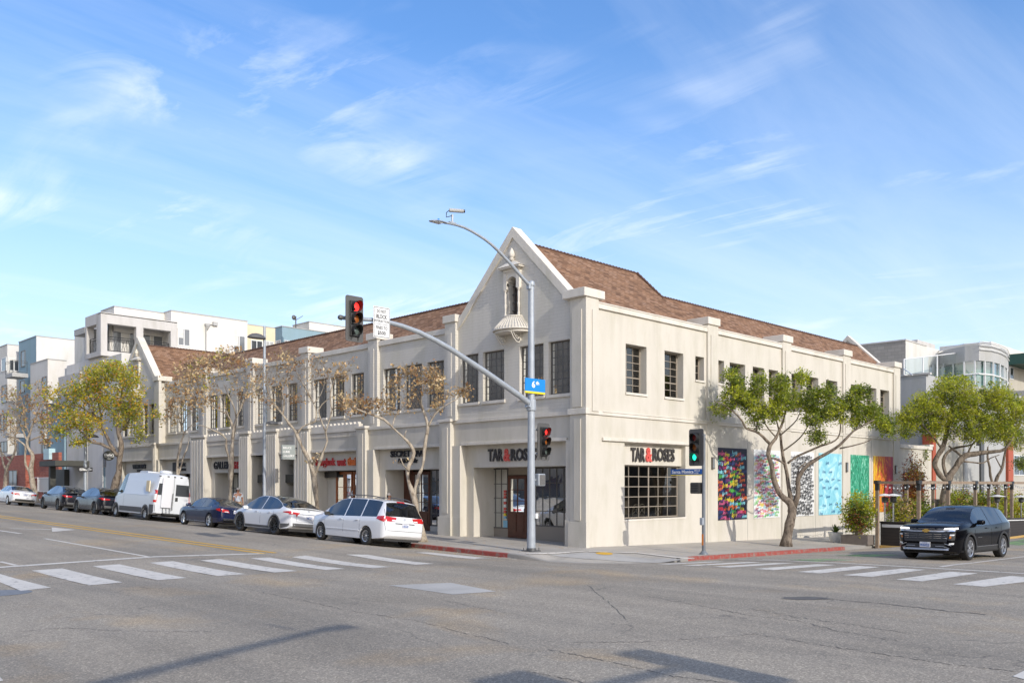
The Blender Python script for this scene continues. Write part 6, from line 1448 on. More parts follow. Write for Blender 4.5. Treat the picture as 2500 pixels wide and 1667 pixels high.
def make_van():
    sp = dict(L=5.99, paint='p_silverwhite', R=.345, axles=(-2.0, 2.03), rim='alloy', spokes=8, spw=.55, rimf=.58,
        top=[(-2.995, .60), (-2.985, 1.2), (-2.965, 2.2), (-2.93, 2.42), (-2.8, 2.50), (-2.3, 2.54), (0, 2.56), (1.3, 2.52), (1.62, 2.40), (1.95, 1.95), (2.25, 1.50), (2.36, 1.36), (2.7, 1.20), (2.9, .98), (2.98, .7), (2.995, .5)],
        belt=[(-2.99, 1.40), (1.0, 1.40), (1.6, 1.30), (2.3, 1.18), (2.9, .9)], w=[(-2.995, .90), (-2.93, .985), (-2.6, 1.02), (1.4, 1.02), (2.1, .99), (2.6, .88), (2.85, .74), (2.995, .55)],
        bot=[(-2.995, .42), (-2.6, .34), (-1, .30), (1.5, .30), (2.7, .28), (2.995, .34)], side=[(1.12, 2.02)], clear=0, wind=[(1.68, 2.32)], rearg=[], cabin=(.9, 2.0), tumble=.13, sharp=24)
    c = Car('parked_camper_van', 'tall white camper van with grey lower panels and open rear door by the kerb', 'van', sp, 'vehicles parked along the left kerb')
    side(c, 'lower_panel', [(-1.5, .40), (1.5, .40), (1.5, .66), (-1.5, .66)], 'plastic_grey', off=.008, nu=14); side(c, 'rear_corner_panel', [(-2.97, .42), (-2.45, .36), (-2.45, .85), (-2.97, .85)], 'plastic_grey', off=.01)
    c.arches('plastic_grey', .09)
    side(c, 'side_recess', [(-2.2, 1.32), (1.0, 1.32), (1.0, 2.1), (-2.4, 2.1)], 'p_silverwhite', off=.012, nu=14)
    side(c, 'tail_lamp', [(-2.985, .98), (-2.86, .98), (-2.90, 1.62), (-2.975, 1.62)], 'lamp_red', nv=6); pair(c, 'tail_lamp', 'R', [(.88, .98), (.99, .98), (.98, 1.62), (.86, 1.62)], 'lamp_red', off=.012)
    pair(c, 'reversing_lamp', 'R', [(.885, 1.10), (.995, 1.10), (.98, 1.42), (.87, 1.42)], 'lamp_clear', off=.02)
    pair(c, 'rear_window', 'R', [(.10, 1.38), (.86, 1.38), (.80, 1.98), (.10, 1.98)], 'pane_dark', off=.014); m = MB(); c.line(m, 'R', [(0, .6), (0, 2.4)], .010); m.build('door_gap', M['seam'], c.root, world=False)
    # pale ladder board on the back and its bracket
    m = MB(); m.box(-3.09, -3.03, .12, .66, .72, 2.30); m.build('rear_board', M['plate'], c.root, world=False, bevel=.02)
    m = MB()
    for y in (.2, .38, .56): m.tube([(-3.1, y, .72), (-3.16, y, .45), (-3.05, y, .42)], .014, 5)
    m.box(-3.3, -2.9, -.45, .55, .36, .44); m.tube([(-3.12, .10, .6), (-3.12, .10, 1.5)], .015, 5); m.build('step_bracket', M['plastic'], c.root, world=False)
    for y in (-.75, -.35, 0, .35, .75): m = MB(); p, n = c.hit('R', y, 2.36); m.box(p.x-.03, p.x+.02, y-.05, y+.05, 2.34, 2.39); m.build('marker_lamp', M['plastic'], c.root, world=False)
    m = MB(); m.lathe([(.30, 2.52), (.34, 2.58), (.30, 2.68), (.12, 2.72), (0, 2.72)], (-1.8, 0, 0), 20); m.build('roof_vent', M['p_silverwhite'], c.root, smooth=True, world=False)
    m = MB(); m.box(-.3, .8, -.35, .35, 2.55, 2.64); m.build('roof_unit', M['p_silverwhite'], c.root, world=False, bevel=.04)
    m = MB(); m.box(-2.35, -1.95, 1.0, 1.055, 1.52, 2.08); m.build('side_vent_cover', M['cream_wall'], c.root, world=False)
    c.decal('door_handle', 'R', [(-.10, 1.10), (-.24, 1.10), (-.24, 1.30), (-.10, 1.30)], 'plastic', off=.02)
    seams(c, (.98, 2.08), .40, lambda x: 2.1 if x < 1 else 1.3); c.mirrors(2.05, 1.45, 'plastic'); pair(c, 'headlight', 'F', [(.45, .9), (.78, .9), (.82, 1.15), (.5, 1.1)], 'lamp_clear')
    m = MB(); m.box(-2.9, 2.4, -.7, .7, .26, .36); m.build('chassis', M['plastic'], c.root, world=False); return c
def make_suv():
    sp = dict(L=4.65, paint='p_black', R=.36, axles=(-1.38, 1.35), rim='alloy', spokes=6, spw=.55, rimf=.72, tw=.235,
        top=[(-2.325, .6), (-2.31, .88), (-2.26, 1.12), (-2.12, 1.38), (-1.95, 1.54), (-1.6, 1.62), (-.9, 1.665), (-.2, 1.67), (.2, 1.63), (.55, 1.50), (.95, 1.24), (1.10, 1.15), (1.25, 1.13), (1.7, 1.10), (2.05, 1.04), (2.20, .96), (2.27, .78), (2.31, .6), (2.325, .42)],
        belt=[(-2.3, 1.14), (-1.6, 1.12), (-.5, 1.06), (.9, 1.03), (1.6, 1.02), (2.2, .93)], w=[(-2.325, .72), (-2.25, .85), (-1.9, .925), (-1.3, .945), (-.3, .93), (1.3, .945), (1.9, .92), (2.12, .86), (2.26, .74), (2.325, .60)],
        bot=[(-2.325, .42), (-2, .28), (-1, .22), (1.1, .22), (2.1, .23), (2.325, .28)], side=[(-2.05, -1.42), (-1.36, -.42), (-.34, .88)], clear=-.38, wind=[(.22, 1.08)], rearg=[(-2.24, -1.98)], cabin=(-1.8, .9), tumble=.42)
    c = Car('driving_suv', 'black SUV with lit slim headlights driving toward the crosswalk', 'car', sp)
    c.arches('plastic', .07); m = MB()
    # grille
    c.decal('grille', 'F', [(-.62, .56), (.62, .56), (.70, .93), (-.70, .93)], 'plastic', off=.010, nu=16, nv=6)
    def bars(mat, segs, zs, r, off=.018, nm='grille_bar'):
        for z in zs:
            m = MB()
            for a, b in segs: c.line(m, 'F', [(a, z), (b, z)], r, off, 5, .05)
            m.build(nm, M[mat], c.root, world=False, smooth=True)
    sg5 = [(-.62, -.50), (-.46, -.24), (-.19, .19), (.24, .46), (.50, .62)]
    bars('chrome', sg5, (.665, .72, .775), .009); bars('chrome', [(-.5, -.3), (-.25, .25), (.3, .5)], (.935,), .008)
    m = MB()
    for dz in (-.015, .0, .015): c.line(m, 'F', [(-.80, .895+dz), (-.4, .870+dz), (.4, .870+dz), (.80, .895+dz)], .017, .014, 6, .05)
    m.build('chrome_strip', M['chrome'], c.root, world=False, smooth=True)
    p, n = c.hit('F', 0, .88); m = MB(); x = p.x+.03; a, b, sl = .115, .028, .012
    bow = [(-a, -b), (-.045, -b), (-.052, -.052), (.045, -.052), (.052, -b), (a-.02, -b), (a, b), (.045, b), (.052, .052), (-.045, .052), (-.052, b), (-a+.02, b)]
    m.prism([(x, yy, .885+zz) for yy, zz in bow], (.012, 0, 0)); m.build('emblem', M['gold'], c.root, world=False)
    pair(c, 'running_light', 'F', [(.50, .915), (.84, .93), (.84, .975), (.52, .955)], 'drl', off=.016, nu=8); side(c, 'running_light', [(2.06, .935), (2.24, .925), (2.22, .955), (2.06, .965)], 'drl', off=.012)
    pair(c, 'headlight', 'F', [(.66, .60), (.80, .62), (.82, .83), (.68, .82)], 'plastic', off=.012); pair(c, 'headlight_lens', 'F', [(.69, .74), (.79, .75), (.80, .79), (.70, .785)], 'lamp_clear', off=.018); pair(c, 'indicator', 'F', [(.68, .66), (.72, .665), (.73, .73), (.69, .73)], 'lamp_amber', off=.018)
    pair(c, 'fog_lamp', 'F', [(.66, .47), (.78, .49), (.79, .54), (.68, .53)], 'lamp_clear', off=.014)
    c.decal('lower_intake', 'F', [(-.52, .36), (.52, .36), (.58, .50), (-.58, .50)], 'plastic', off=.012, nu=12)
    for sg in (1, -1): m = MB(); c.line(m, 'F', [(sg*.30, .43), (sg*.52, .43), (sg*.68, .37)], .010, .016, 5); c.line(m, 'F', [(sg*.56, .51), (sg*.72, .45)], .010, .016, 5); m.build('bumper_blade', M['alloy'], c.root, world=False)
    m = MB()
    for dz in (0, .025): c.line(m, 'F', [(-.66, .325+dz), (.66, .325+dz)], .018, .008, 6, .05)
    m.build('skid_plate', M['alloy'], c.root, world=False)
    c.plate('F', .47, '9VAW525', .31, .16)
    side(c, 'sill_cladding', [(-1.0, .235), (.95, .235), (.95, .40), (-1.0, .40)], 'plastic', off=.006, nu=12)
    for md in ('L', 'r'):
        m = MB(); c.line(m, md, [(-.98, .42), (.94, .40)], .011, .012); m.build('sill_trim', M['chrome'], c.root, world=False)
        m = MB(); c.line(m, md, [(.45, .68), (.78, .68)], .008, .004); m.build('door_badge', M['plastic_grey'], c.root, world=False)
    seams(c, (-1.18, -.38, .98), .42, lambda x: 1.05); handles(c, (-.85, .0), .96, 'p_black'); c.mirrors(.72, 1.08); c.decal('screen_sensor', 'T', [(.50, -.12), (.50, .12), (.38, .14), (.38, -.14)], 'plastic', off=.004)
    m = MB()
    for sg in (1, -1): m.tube([(-1.6, sg*.62, 1.655), (-.4, sg*.64, 1.70), (.15, sg*.60, 1.665)], .014, 5)
    c.plate('R', .8, '9VAW525'); pair(c, 'tail_lamp', 'R', [(.5, 1.0), (.85, 1.0), (.84, 1.10), (.5, 1.08)], 'lamp_red')
    m = MB(); m.box(-2.1, 2.1, -.75, .75, .2, .32); m.build('underbody', M['plastic'], c.root, world=False); return c
def park(c, prear, pfront, dx=0., rz=90):
    Xw = -6.15; yr, yf = uL(prear, Xw), uL(pfront, Xw); a0, a1 = c.sp['axles']; cy = (yr+yf)/2-(a0+a1)/2; c.place(Xw+c.w(0)+dx, cy, R_(rz)); print(c.root.name, 'wheelbase px', round(yf-yr, 2), 'real', a1-a0, 'Y', round(cy, 1))
park(make_minivan(), 889.8, 777)
park(make_crossover('white crossover with black wheel arches and a heart sticker, behind the white minivan', 'p_white', 'X'), 664, 584.4)
park(make_sedan('dark blue sedan with cream seats between the camper van and the white crossover', 'p_navy'), 503, 447.7)
park(make_van(), 348.7, 280.7)
park(make_crossover('black crossover parked directly in front of the white camper van', 'p_grey', 'Y'), 224.6, 186.3)
park(make_crossover('dark grey crossover parked farthest up of the two dark crossovers, near the pale leaning tree', 'p_grey', 'Y'), 137, 103)
c = make_sedan('white car cut off by the left edge of the picture beside the brick building', 'p_white', '7ZZK204', cream=False); park(c, 17, -12)
sv = make_suv(); hd = R_(177.8); fx = Vector((math.cos(hd), math.sin(hd), 0)); fy = Vector((-fx.y, fx.x, 0))
Pw = CAM+(FV+RV*((2362-CX)/FPX))*26.7; cpos = Vector((Pw.x, Pw.y, 0))-fx*1.35-fy*(.945-.10); sv.place(cpos.x, cpos.y, hd)
# ------------------------------------------------------------------ trees and plants
def leaf_mesh(name, mats, parent, centers, per, spread, size, seed, weights, flat=.5, world=True, aspect=.5, droop=0.):
    """many small bent leaves round the twig tips"""
    rs = np.random.RandomState(seed); C = np.repeat(np.array(centers, float), per, axis=0); n = len(C)
    if n == 0: return
    C = C+rs.normal(0, spread, (n, 3)); 
    d = rs.normal(0, 1, (n, 3)); d[:, 2] = d[:, 2]*flat-droop; d /= np.linalg.norm(d, axis=1)[:, None]
    u = rs.normal(0, 1, (n, 3)); s = np.cross(d, u); s /= np.linalg.norm(s, axis=1)[:, None]+1e-9; nn = np.cross(s, d)
    L = size*rs.uniform(.6, 1.3, n)[:, None]; w = L*aspect*.5
    v0 = C; v2 = C+d*L; v1 = C+d*L*.5+s*w+nn*L*.08; v3 = C+d*L*.5-s*w+nn*L*.08
    V = np.stack([v0, v1, v2, v3], axis=1).reshape(-1, 3); F = np.arange(4*n).reshape(n, 4)
    # neighbouring leaves share a tint: pick the material per cluster, with some strays
    wt = np.array(weights)/sum(weights); cw = np.cumsum(wt); mi_c = np.array([min(len(mats)-1, int(np.searchsorted(cw, min(.999, max(0., .5+.95*noise.noise(Vector(c)*1.15)+rs.normal(0, .10)))))) for c in centers]); mi = np.repeat(mi_c, per); st = rs.rand(n) < .25; mi[st] = rs.choice(len(mats), st.sum(), p=wt)
    me = bpy.data.meshes.new(name); me.vertices.add(4*n); me.vertices.foreach_set('co', V.ravel()); me.loops.add(4*n); me.loops.foreach_set('vertex_index', F.ravel()); me.polygons.add(n)
    me.polygons.foreach_set('loop_start', np.arange(0, 4*n, 4)); me.polygons.foreach_set('loop_total', np.full(n, 4)); me.polygons.foreach_set('material_index', mi.astype(np.int32))
    for m in mats: me.materials.append(M[m])
    me.update(calc_edges=True); me.validate()
    o = bpy.data.objects.new(name, me); COL.objects.link(o)
    o.parent = parent
    if world: o.matrix_parent_inverse = Matrix.Translation(parent.location).inverted()
    return o
def tree(name, label, base_p, d, limbs, blobs, bark, leaf, seed, group, twigs=3, tw_r=.010, tlen=.28, jit=.16):
    """limbs: lists of (px, py, depth offset, radius px) traced at distance d; blobs: (px, py, rx px, ry px, depth m, n, leafiness)"""
    rnd = random.Random(seed); root = thing(name, label, 'tree', tuple(base_p), 0, group); mb = MB(); nodes = []; nr = []
    k = d/FPX
    for li, lb in enumerate(limbs):
        P = [atd(x, y, d+o) for x, y, o, r in lb]; Rr = [r*k*(.84 if li else .92) for *_, r in lb]
        if li == 0: P[0] = Vector(base_p)-Vector((0, 0, .08))
        Q, S = [], []
        for i in range(len(P)-1):      # catmull through the traced points
            a, b, c_, e = P[max(i-1, 0)], P[i], P[i+1], P[min(i+2, len(P)-1)]; m = max(2, int((c_-b).length/.22))
            for t_ in range(m):
                t = t_/m; q = .5*((2*b)+(c_-a)*t+(2*a-5*b+4*c_-e)*t*t+(3*b-a-3*c_+e)*t**3); r = Rr[i]+(Rr[i+1]-Rr[i])*t
                Q.append(q+Vector((rnd.uniform(-1, 1), rnd.uniform(-1, 1), rnd.uniform(-1, 1)))*r*.10); S.append(r*rnd.uniform(.93, 1.09))
        Q.append(P[-1]); S.append(Rr[-1])
        if li == 0: S[0] *= 1.35; S[1] *= 1.12
        mb.tube(Q, S, 10 if S[0] > .06 else 7)
        st = len(Q)//3 if li == 0 else 0
        for q, r in list(zip(Q, S))[st:]: nodes.append(q.copy()); nr.append(min(r*.6, .05))
    tips = []; leafc = []
    A = []
    for (px, py, rx, ry, dd, n, lf, *o) in blobs:
        off = o[0] if o else 0.
        for _ in range(n):
            v = Vector((rnd.gauss(0, 1), rnd.gauss(0, 1), rnd.gauss(0, 1))).normalized()*(rnd.random()**.45)
            p = atd(px+v.x*rx, py-v.y*ry, d+off+v.z*dd); A.append((p, lf))
    NP = np.array([tuple(n_) for n_ in nodes]); AP = np.array([tuple(a[0]) for a in A])
    D = np.full(len(A), 1e9)
    for i in range(len(A)): D[i] = np.min(((NP-AP[i])**2).sum(1))
    order = np.argsort(D); NL = [tuple(v) for v in NP]; arr = np.zeros((len(NP)+len(A)*3, 3)); arr[:len(NP)] = NP; cnt = len(NP); rad = list(nr)
    for i in order:
        p, lf = A[i]; ap = AP[i]; dist = ((arr[:cnt]-ap)**2).sum(1); j = int(dist.argmin()); a = Vector(arr[j]); L_ = (p-a).length
        if L_ < .03: continue
        r0 = max(tw_r*.9, min(rad[j]*.72, tw_r*.8+.016*L_)); ms = []
        for t in (.35, .7):
            q = a.lerp(p, t)+Vector((rnd.uniform(-1, 1), rnd.uniform(-1, 1), rnd.uniform(-.6, 1)))*L_*jit; ms.append(q)
        mb.tube([a]+ms+[p], [r0, r0*.8, r0*.62, r0*.42], 5 if r0 > .02 else 3, cap=False, mi=1 if r0 < .022 else 0)
        for q, rr_ in zip(ms+[p], (.8, .62, .5)): arr[cnt] = q; cnt += 1; rad.append(max(r0*rr_, tw_r*.7))
        for _ in range(twigs):
            v = Vector((rnd.gauss(0, 1), rnd.gauss(0, 1), rnd.gauss(.35, .8))).normalized()*tlen*rnd.uniform(.5, 1.3); q = p+v*.5+Vector((rnd.gauss(0, .03), rnd.gauss(0, .03), .02)); e = p+v
            mb.tube([p, q, e], [tw_r*.5, tw_r*.38, tw_r*.22], 3, cap=False, mi=1)
            if rnd.random() < lf: leafc.append(tuple(e))
        if rnd.random() < lf: leafc.append(tuple(p))
    tr = mb.build('trunk', [M[bark], M['twig']], root, smooth=True, sharp=180)
    leaf_mesh('crown', leaf['m'], root, leafc, leaf['per'], leaf['spread'], leaf['size'], seed+1, leaf['w'], leaf.get('flat', .6), aspect=leaf.get('asp', .5), droop=leaf.get('droop', 0.))
    return root
GL = 'bare and dry-leaved trees along the left pavement'; GR = 'green trees on the right pavement'
DRY = dict(m=['b1', 'b2', 'b3'], w=[3, 4, 2], per=3, spread=.06, size=.13, asp=.6, flat=1., droop=.6)
def stree(px, X, label, limbs, blobs, bark='bark_pale', leaf=DRY, seed=1, **k):
    y = uL(px, X); r = ray(px, 1200); d = (X-CAM.x)/r.x; b = Vector((X, y, walk(X, y)))
    return tree('street_tree', label, b, d, limbs, blobs, bark, leaf, seed, GL, **k)
Xc = -3.2
# brown-leaved forked tree in front of the black and white sign
stree(1034, Xc, 'young forked tree with clumps of curled brown leaves, behind the white minivan',
    [[(1034, 1316, 0, 11), (1028, 1285, 0, 9), (1019, 1253, 0, 5.10), (1013, 1222, 0, 9), (1004, 1195, 0, 7), (996, 1170, 0, 3.90), (995, 1145, .1, 6), (1004, 1125, .2, 5.5), (1010, 1105, .2, 5), (1002, 1085, .1, 4.6), (980, 1063, 0, 2.52), (958, 1043, 0, 2.28), (937, 1024, -.1, 3.4), (906, 1011, -.2, 2.8), (880, 1002, -.3, 2.2), (858, 992, -.3, 1.6)],
     [(1012, 1220, 0, 7), (1014, 1190, 0, 3.90), (1022, 1160, 0, 6), (1032, 1136, 0, 3.36), (1036, 1102, .1, 5), (1040, 1070, .1, 4.8), (1045, 1041, .1, 4.6), (1038, 1015, .2, 4), (1030, 995, .3, 3.4), (1017, 965, .3, 2.6), (1000, 945, .3, 1.8)],
     [(1045, 1043, .1, 3.4), (1056, 1020, 0, 3), (1070, 1003, -.1, 2.4), (1093, 986, -.2, 1.9), (1115, 974, -.2, 1.4), (1130, 962, -.2, 1.)],
     [(1033, 1000, .2, 2.6), (1028, 970, .1, 2), (1040, 945, 0, 0.96), (1050, 925, 0, 0.66)], [(958, 1043, 0, 1.56), (965, 1015, .3, 2), (985, 990, .4, 1.5), (978, 965, .4, 1)],
     [(999, 1150, 0, 1.32), (985, 1135, -.2, 1.8), (978, 1118, -.3, 1.4)], [(1002, 1086, .1, 2), (988, 1068, .2, 1.6), (992, 1050, .2, 1.2)], [(937, 1024, 0, 2), (925, 1000, .2, 1.5), (940, 975, .2, 1)]],
    [(870, 985, 22, 22, .7, 46, 0.35), (905, 992, 26, 22, .8, 40, 0.30), (945, 985, 24, 30, .8, 45, 0.32), (965, 940, 22, 26, .8, 36, 0.30), (985, 905, 20, 14, .6, 22, 0.26), (1005, 910, 22, 16, .6, 28, 0.34), (1045, 915, 28, 24, .8, 52, 0.35), (1030, 945, 26, 20, .7, 30, 0.22), (1062, 935, 20, 26, .7, 36, 0.34), (1068, 990, 12, 14, .4, 18, 0.37), (1130, 955, 16, 10, .4, 26, 0.37), (1095, 965, 12, 12, .4, 14, 0.34), (1000, 985, 30, 26, .9, 30, 0.16), (975, 1130, 4, 6, .2, 3, 0.22)], seed=11, twigs=3, tw_r=.009)
# tree in front of the red and orange sign
stree(776, Xc, 'bare forked tree with a fine twig crown, in front of the red restaurant sign',
    [[(778, 1255, 0, 12), (774, 1230, 0, 5.10), (770, 1195, 0, 8), (766, 1160, 0, 8), (756, 1128, 0, 3.90), (745, 1105, 0, 6), (735, 1085, 0, 3.30), (727, 1066, 0, 5), (718, 1048, 0, 2.64), (706, 1034, 0, 4), (690, 1012, 0, 2.16), (672, 990, 0, 3), (650, 972, 0, 1.56), (628, 960, 0, 1.32), (605, 948, 0, 0.96)],
     [(767, 1165, 0, 3.90), (776, 1140, 0, 3.30), (784, 1118, 0, 5), (790, 1100, 0, 2.76), (799, 1076, 0, 2.52), (795, 1055, 0, 2.28), (803, 1030, 0, 1.92), (810, 1000, .1, 2.6), (806, 970, .1, 2.2), (812, 940, .2, 1.8), (820, 915, .2, 1.2)],
     [(727, 1057, 0, 4), (738, 1042, 0, 2.16), (755, 1034, 0, 1.92), (770, 1028, 0, 3), (772, 1005, 0, 1.50), (766, 985, 0, 1.44), (750, 955, .1, 2), (735, 930, .1, 1.6), (722, 905, .1, 1.1)],
     [(690, 1012, 0, 3), (694, 980, .3, 2.4), (688, 955, .3, 2), (700, 925, .3, 1.6), (706, 895, .3, 1.1)], [(766, 985, 0, 2), (782, 965, 0, 1.02), (792, 935, 0, 0.84), (790, 905, 0, 0.37)], [(795, 1055, 0, 1.56), (786, 1030, .2, 2.1), (778, 1000, .3, 1.8), (800, 975, .3, 1.4), (830, 960, .2, 1)],
     [(672, 990, 0, 1.32), (655, 960, -.2, 1.8), (650, 930, -.3, 1.4), (640, 900, -.3, 1)], [(810, 1000, .1, 2), (830, 990, 0, 0.96), (850, 975, 0, 0.72)], [(761, 1135, 0, 2), (770, 1115, -.2, 1.6), (785, 1100, -.3, 1)]],
    [(640, 940, 46, 50, 1.1, 76, 0.10), (690, 910, 50, 46, 1.2, 85, 0.08), (745, 900, 52, 44, 1.2, 93, 0.06), (790, 915, 44, 46, 1.1, 68, 0.11), (660, 985, 40, 26, 1, 50, 0.06), (735, 965, 50, 30, 1, 51, 0.05), (832, 915, 16, 28, .6, 34, 0.34), (840, 985, 14, 26, .6, 34, 0.34), (850, 900, 12, 24, .5, 12, 0.26), (722, 975, 14, 14, .4, 14, 0.26), (700, 870, 40, 14, .9, 26, 0.18), (768, 1125, 9, 12, .2, 10, 0.34)], seed=12, twigs=4, tw_r=.008, tlen=.34)
stree(560, Xc, 'pale-barked forked tree with bare twigs and sparse tan leaves, in front of the gallery shop',
    [[(560, 1260, 0, 10), (561, 1230, 0, 4.50), (562, 1190, 0, 4.32), (564, 1150, 0, 7), (566, 1110, 0, 6), (567, 1080, 0, 3.36), (571, 1050, 0, 5), (577, 1020, 0, 2.64), (586, 1000, 0, 2.16), (592, 985, 0, 3), (600, 965, 0, 2), (607, 940, 0, 0.78)],
     [(564, 1140, 0, 5), (557, 1112, 0, 2.52), (552, 1090, 0, 4), (552, 1071, 0, 2.16), (538, 1058, 0, 3), (518, 1049, 0, 1.56), (498, 1040, 0, 1.32), (480, 1038, 0, 0.96), (455, 1044, 0, 0.37)],
     [(571, 1050, 0, 4), (562, 1025, .2, 3.2), (550, 1008, .3, 2.6), (532, 1000, .3, 2.2), (512, 985, .3, 1.8), (495, 970, .3, 1.2)], [(577, 1020, 0, 3), (572, 995, -.2, 2.2), (560, 970, -.3, 1.8), (548, 940, -.3, 1.3)], [(562, 1025, 0, 1.56), (552, 1000, .3, 2), (545, 970, .4, 1.6), (530, 940, .4, 1.1)], [(586, 1000, 0, 1.44), (585, 975, .2, 1.8), (592, 945, .2, 1.3)], [(600, 965, 0, 1.08), (625, 955, -.1, 1.4), (650, 965, -.2, 1)]],
    [(480, 920, 46, 46, 1.2, 76, 0.23), (530, 890, 46, 36, 1.2, 76, 0.21), (585, 900, 42, 42, 1.2, 68, 0.17), (520, 965, 50, 36, 1.2, 59, 0.14), (590, 960, 40, 36, 1.1, 51, 0.08), (635, 930, 30, 44, .9, 50, 0.15), (470, 985, 36, 30, 1, 50, 0.18), (560, 860, 40, 14, .9, 24, 0.26)], seed=13, twigs=4, tw_r=.008, tlen=.36, leaf=dict(DRY, m=['b1', 'b2', 'b3', 'y2'], w=[3, 4, 3, 1], size=.16))
stree(437, Xc, 'small double-stemmed bare tree rising behind the camper van',
    [[(436, 1240, 0, 3.90), (435, 1200, 0, 6), (434, 1160, 0, 5), (433, 1126, 0, 2.64), (439, 1095, 0, 4), (444, 1072, 0, 2.16), (449, 1058, 0, 1.92), (443, 1040, 0, 1.68), (437, 1020, 0, 1.32), (440, 990, 0, 0.96), (450, 960, 0, 0.37)],
     [(435, 1160, 0, 4), (443, 1134, 0, 1.92), (449, 1112, 0, 3), (456, 1096, 0, 1.56), (461, 1075, 0, 0.96), (462, 1060, 0, 0.37)], [(449, 1058, 0, 1.32), (462, 1042, 0, 1.08), (480, 1030, 0, 0.84), (500, 1022, 0, 0.37)], [(437, 1020, 0, 2), (420, 1005, 0, 0.96), (402, 1000, 0, 0.37)], [(443, 1040, 0, 2), (455, 1015, 0, 0.96), (468, 985, 0, 0.37)]],
    [(425, 960, 30, 46, 1.1, 59, 0.22), (465, 925, 40, 40, 1.2, 68, 0.26), (440, 1000, 40, 26, 1, 51, 0.15), (500, 960, 30, 40, 1.1, 50, 0.18), (410, 1020, 24, 20, .8, 30, 0.18), (485, 885, 34, 20, 1, 40, 0.26)], seed=14, twigs=4, tw_r=.008, tlen=.4, leaf=dict(DRY, m=['b1', 'b2', 'b3', 'y2'], w=[4, 4, 2, 1], size=.17))
stree(272, Xc, 'full yellow and green autumn tree beside the round hanging sign',
    [[(270, 1245, 0, 12), (274, 1215, 0, 10), (282, 1180, 0, 9.5), (290, 1150, 0, 8), (292, 1120, 0, 7), (296, 1093, 0, 6.5), (294, 1075, 0, 5.5), (289, 1058, 0, 5), (286, 1030, 0, 4), (290, 1000, 0, 3), (296, 970, 0, 2), (300, 940, 0, 1.3)],
     [(287, 1112, 0, 5.5), (275, 1098, 0, 5), (260, 1090, 0, 4.5), (245, 1083, 0, 4), (228, 1080, 0, 3.4), (216, 1074, 0, 3), (210, 1062, 0, 2.4), (196, 1052, 0, 1.6)], [(280, 1100, 0, 5), (268, 1082, 0, 4.6), (258, 1060, 0, 4.2), (248, 1040, 0, 3.8), (236, 1020, 0, 3.4), (222, 1008, 0, 2.8), (205, 998, 0, 2.2), (190, 990, 0, 1.6)],
     [(248, 1040, 0, 3.2), (246, 1010, .3, 2.6), (240, 980, .3, 2.2), (246, 950, .3, 1.6), (240, 920, .3, 1)], [(289, 1058, 0, 3), (305, 1040, 0, 2.6), (320, 1020, 0, 2.2), (335, 1005, 0, 1.5)], [(236, 1020, 0, 2.4), (215, 985, -.3, 2), (195, 955, -.3, 1.4)]],
    [(230, 925, 40, 30, 1.6, 108, 1), (275, 905, 46, 24, 1.6, 108, 1), (320, 935, 34, 40, 1.5, 93, 1), (190, 960, 44, 30, 1.5, 86, 1), (250, 970, 60, 40, 1.7, 136, 1), (165, 1010, 46, 34, 1.5, 86, 1), (215, 1030, 50, 36, 1.5, 100, 1), (330, 1000, 28, 50, 1.3, 79, 1), (150, 1050, 26, 20, .9, 40, .9), (345, 1060, 14, 24, .7, 24, 1), (300, 1010, 30, 44, 1.4, 80, .9), (130, 960, 20, 20, .8, 26, .7), (380, 1010, 14, 14, .5, 14, .9), (195, 1078, 24, 10, .8, 24, .9)],
    'bark', dict(m=['y1', 'y2', 'g2', 'o1', 'g3'], w=[4, 5, 3, 2, 2], per=4, spread=.11, size=.17, asp=.5, flat=1., droop=.4), seed=15, twigs=2, tw_r=.012, tlen=.36)
stree(87, Xc, 'leaning pale tree with bare branching crown, in front of the blue and white apartments',
    [[(90, 1222, 0, 10), (84, 1200, 0, 7.5), (78, 1170, 0, 6.5), (75, 1140, 0, 6), (80, 1120, 0, 5), (77, 1105, 0, 4.6), (68, 1092, 0, 4), (66, 1076, 0, 3.6), (72, 1060, 0, 3.2), (78, 1040, 0, 2.6), (90, 1015, 0, 2), (100, 985, 0, 1.3)],
     [(77, 1165, 0, 4.5), (70, 1148, 0, 3.6), (63, 1135, 0, 3.2), (61, 1110, 0, 2.8), (62, 1090, 0, 2.6), (50, 1078, 0, 2.2), (30, 1066, 0, 1.7), (12, 1058, 0, 1)], [(66, 1076, 0, 2.8), (58, 1055, 0, 2.4), (48, 1030, 0, 2), (30, 1010, 0, 1.5)], [(72, 1060, 0, 2.4), (62, 1035, .2, 2), (60, 1005, .2, 1.6), (52, 975, .2, 1)], [(72, 1075, 0, 2.4), (90, 1068, 0, 2), (108, 1060, 0, 1.5)]],
    [(40, 1000, 34, 50, 1.6, 110, .12), (95, 970, 36, 44, 1.6, 110, .16), (70, 1030, 44, 30, 1.4, 80, .08), (110, 1030, 26, 34, 1.2, 50, .35), (20, 960, 24, 24, 1, 36, .1), (115, 1078, 14, 8, .6, 12, .7)], seed=16, twigs=4, tw_r=.011, tlen=.5, leaf=dict(DRY, m=['b1', 'b2', 'y2'], w=[3, 3, 2], size=.2))
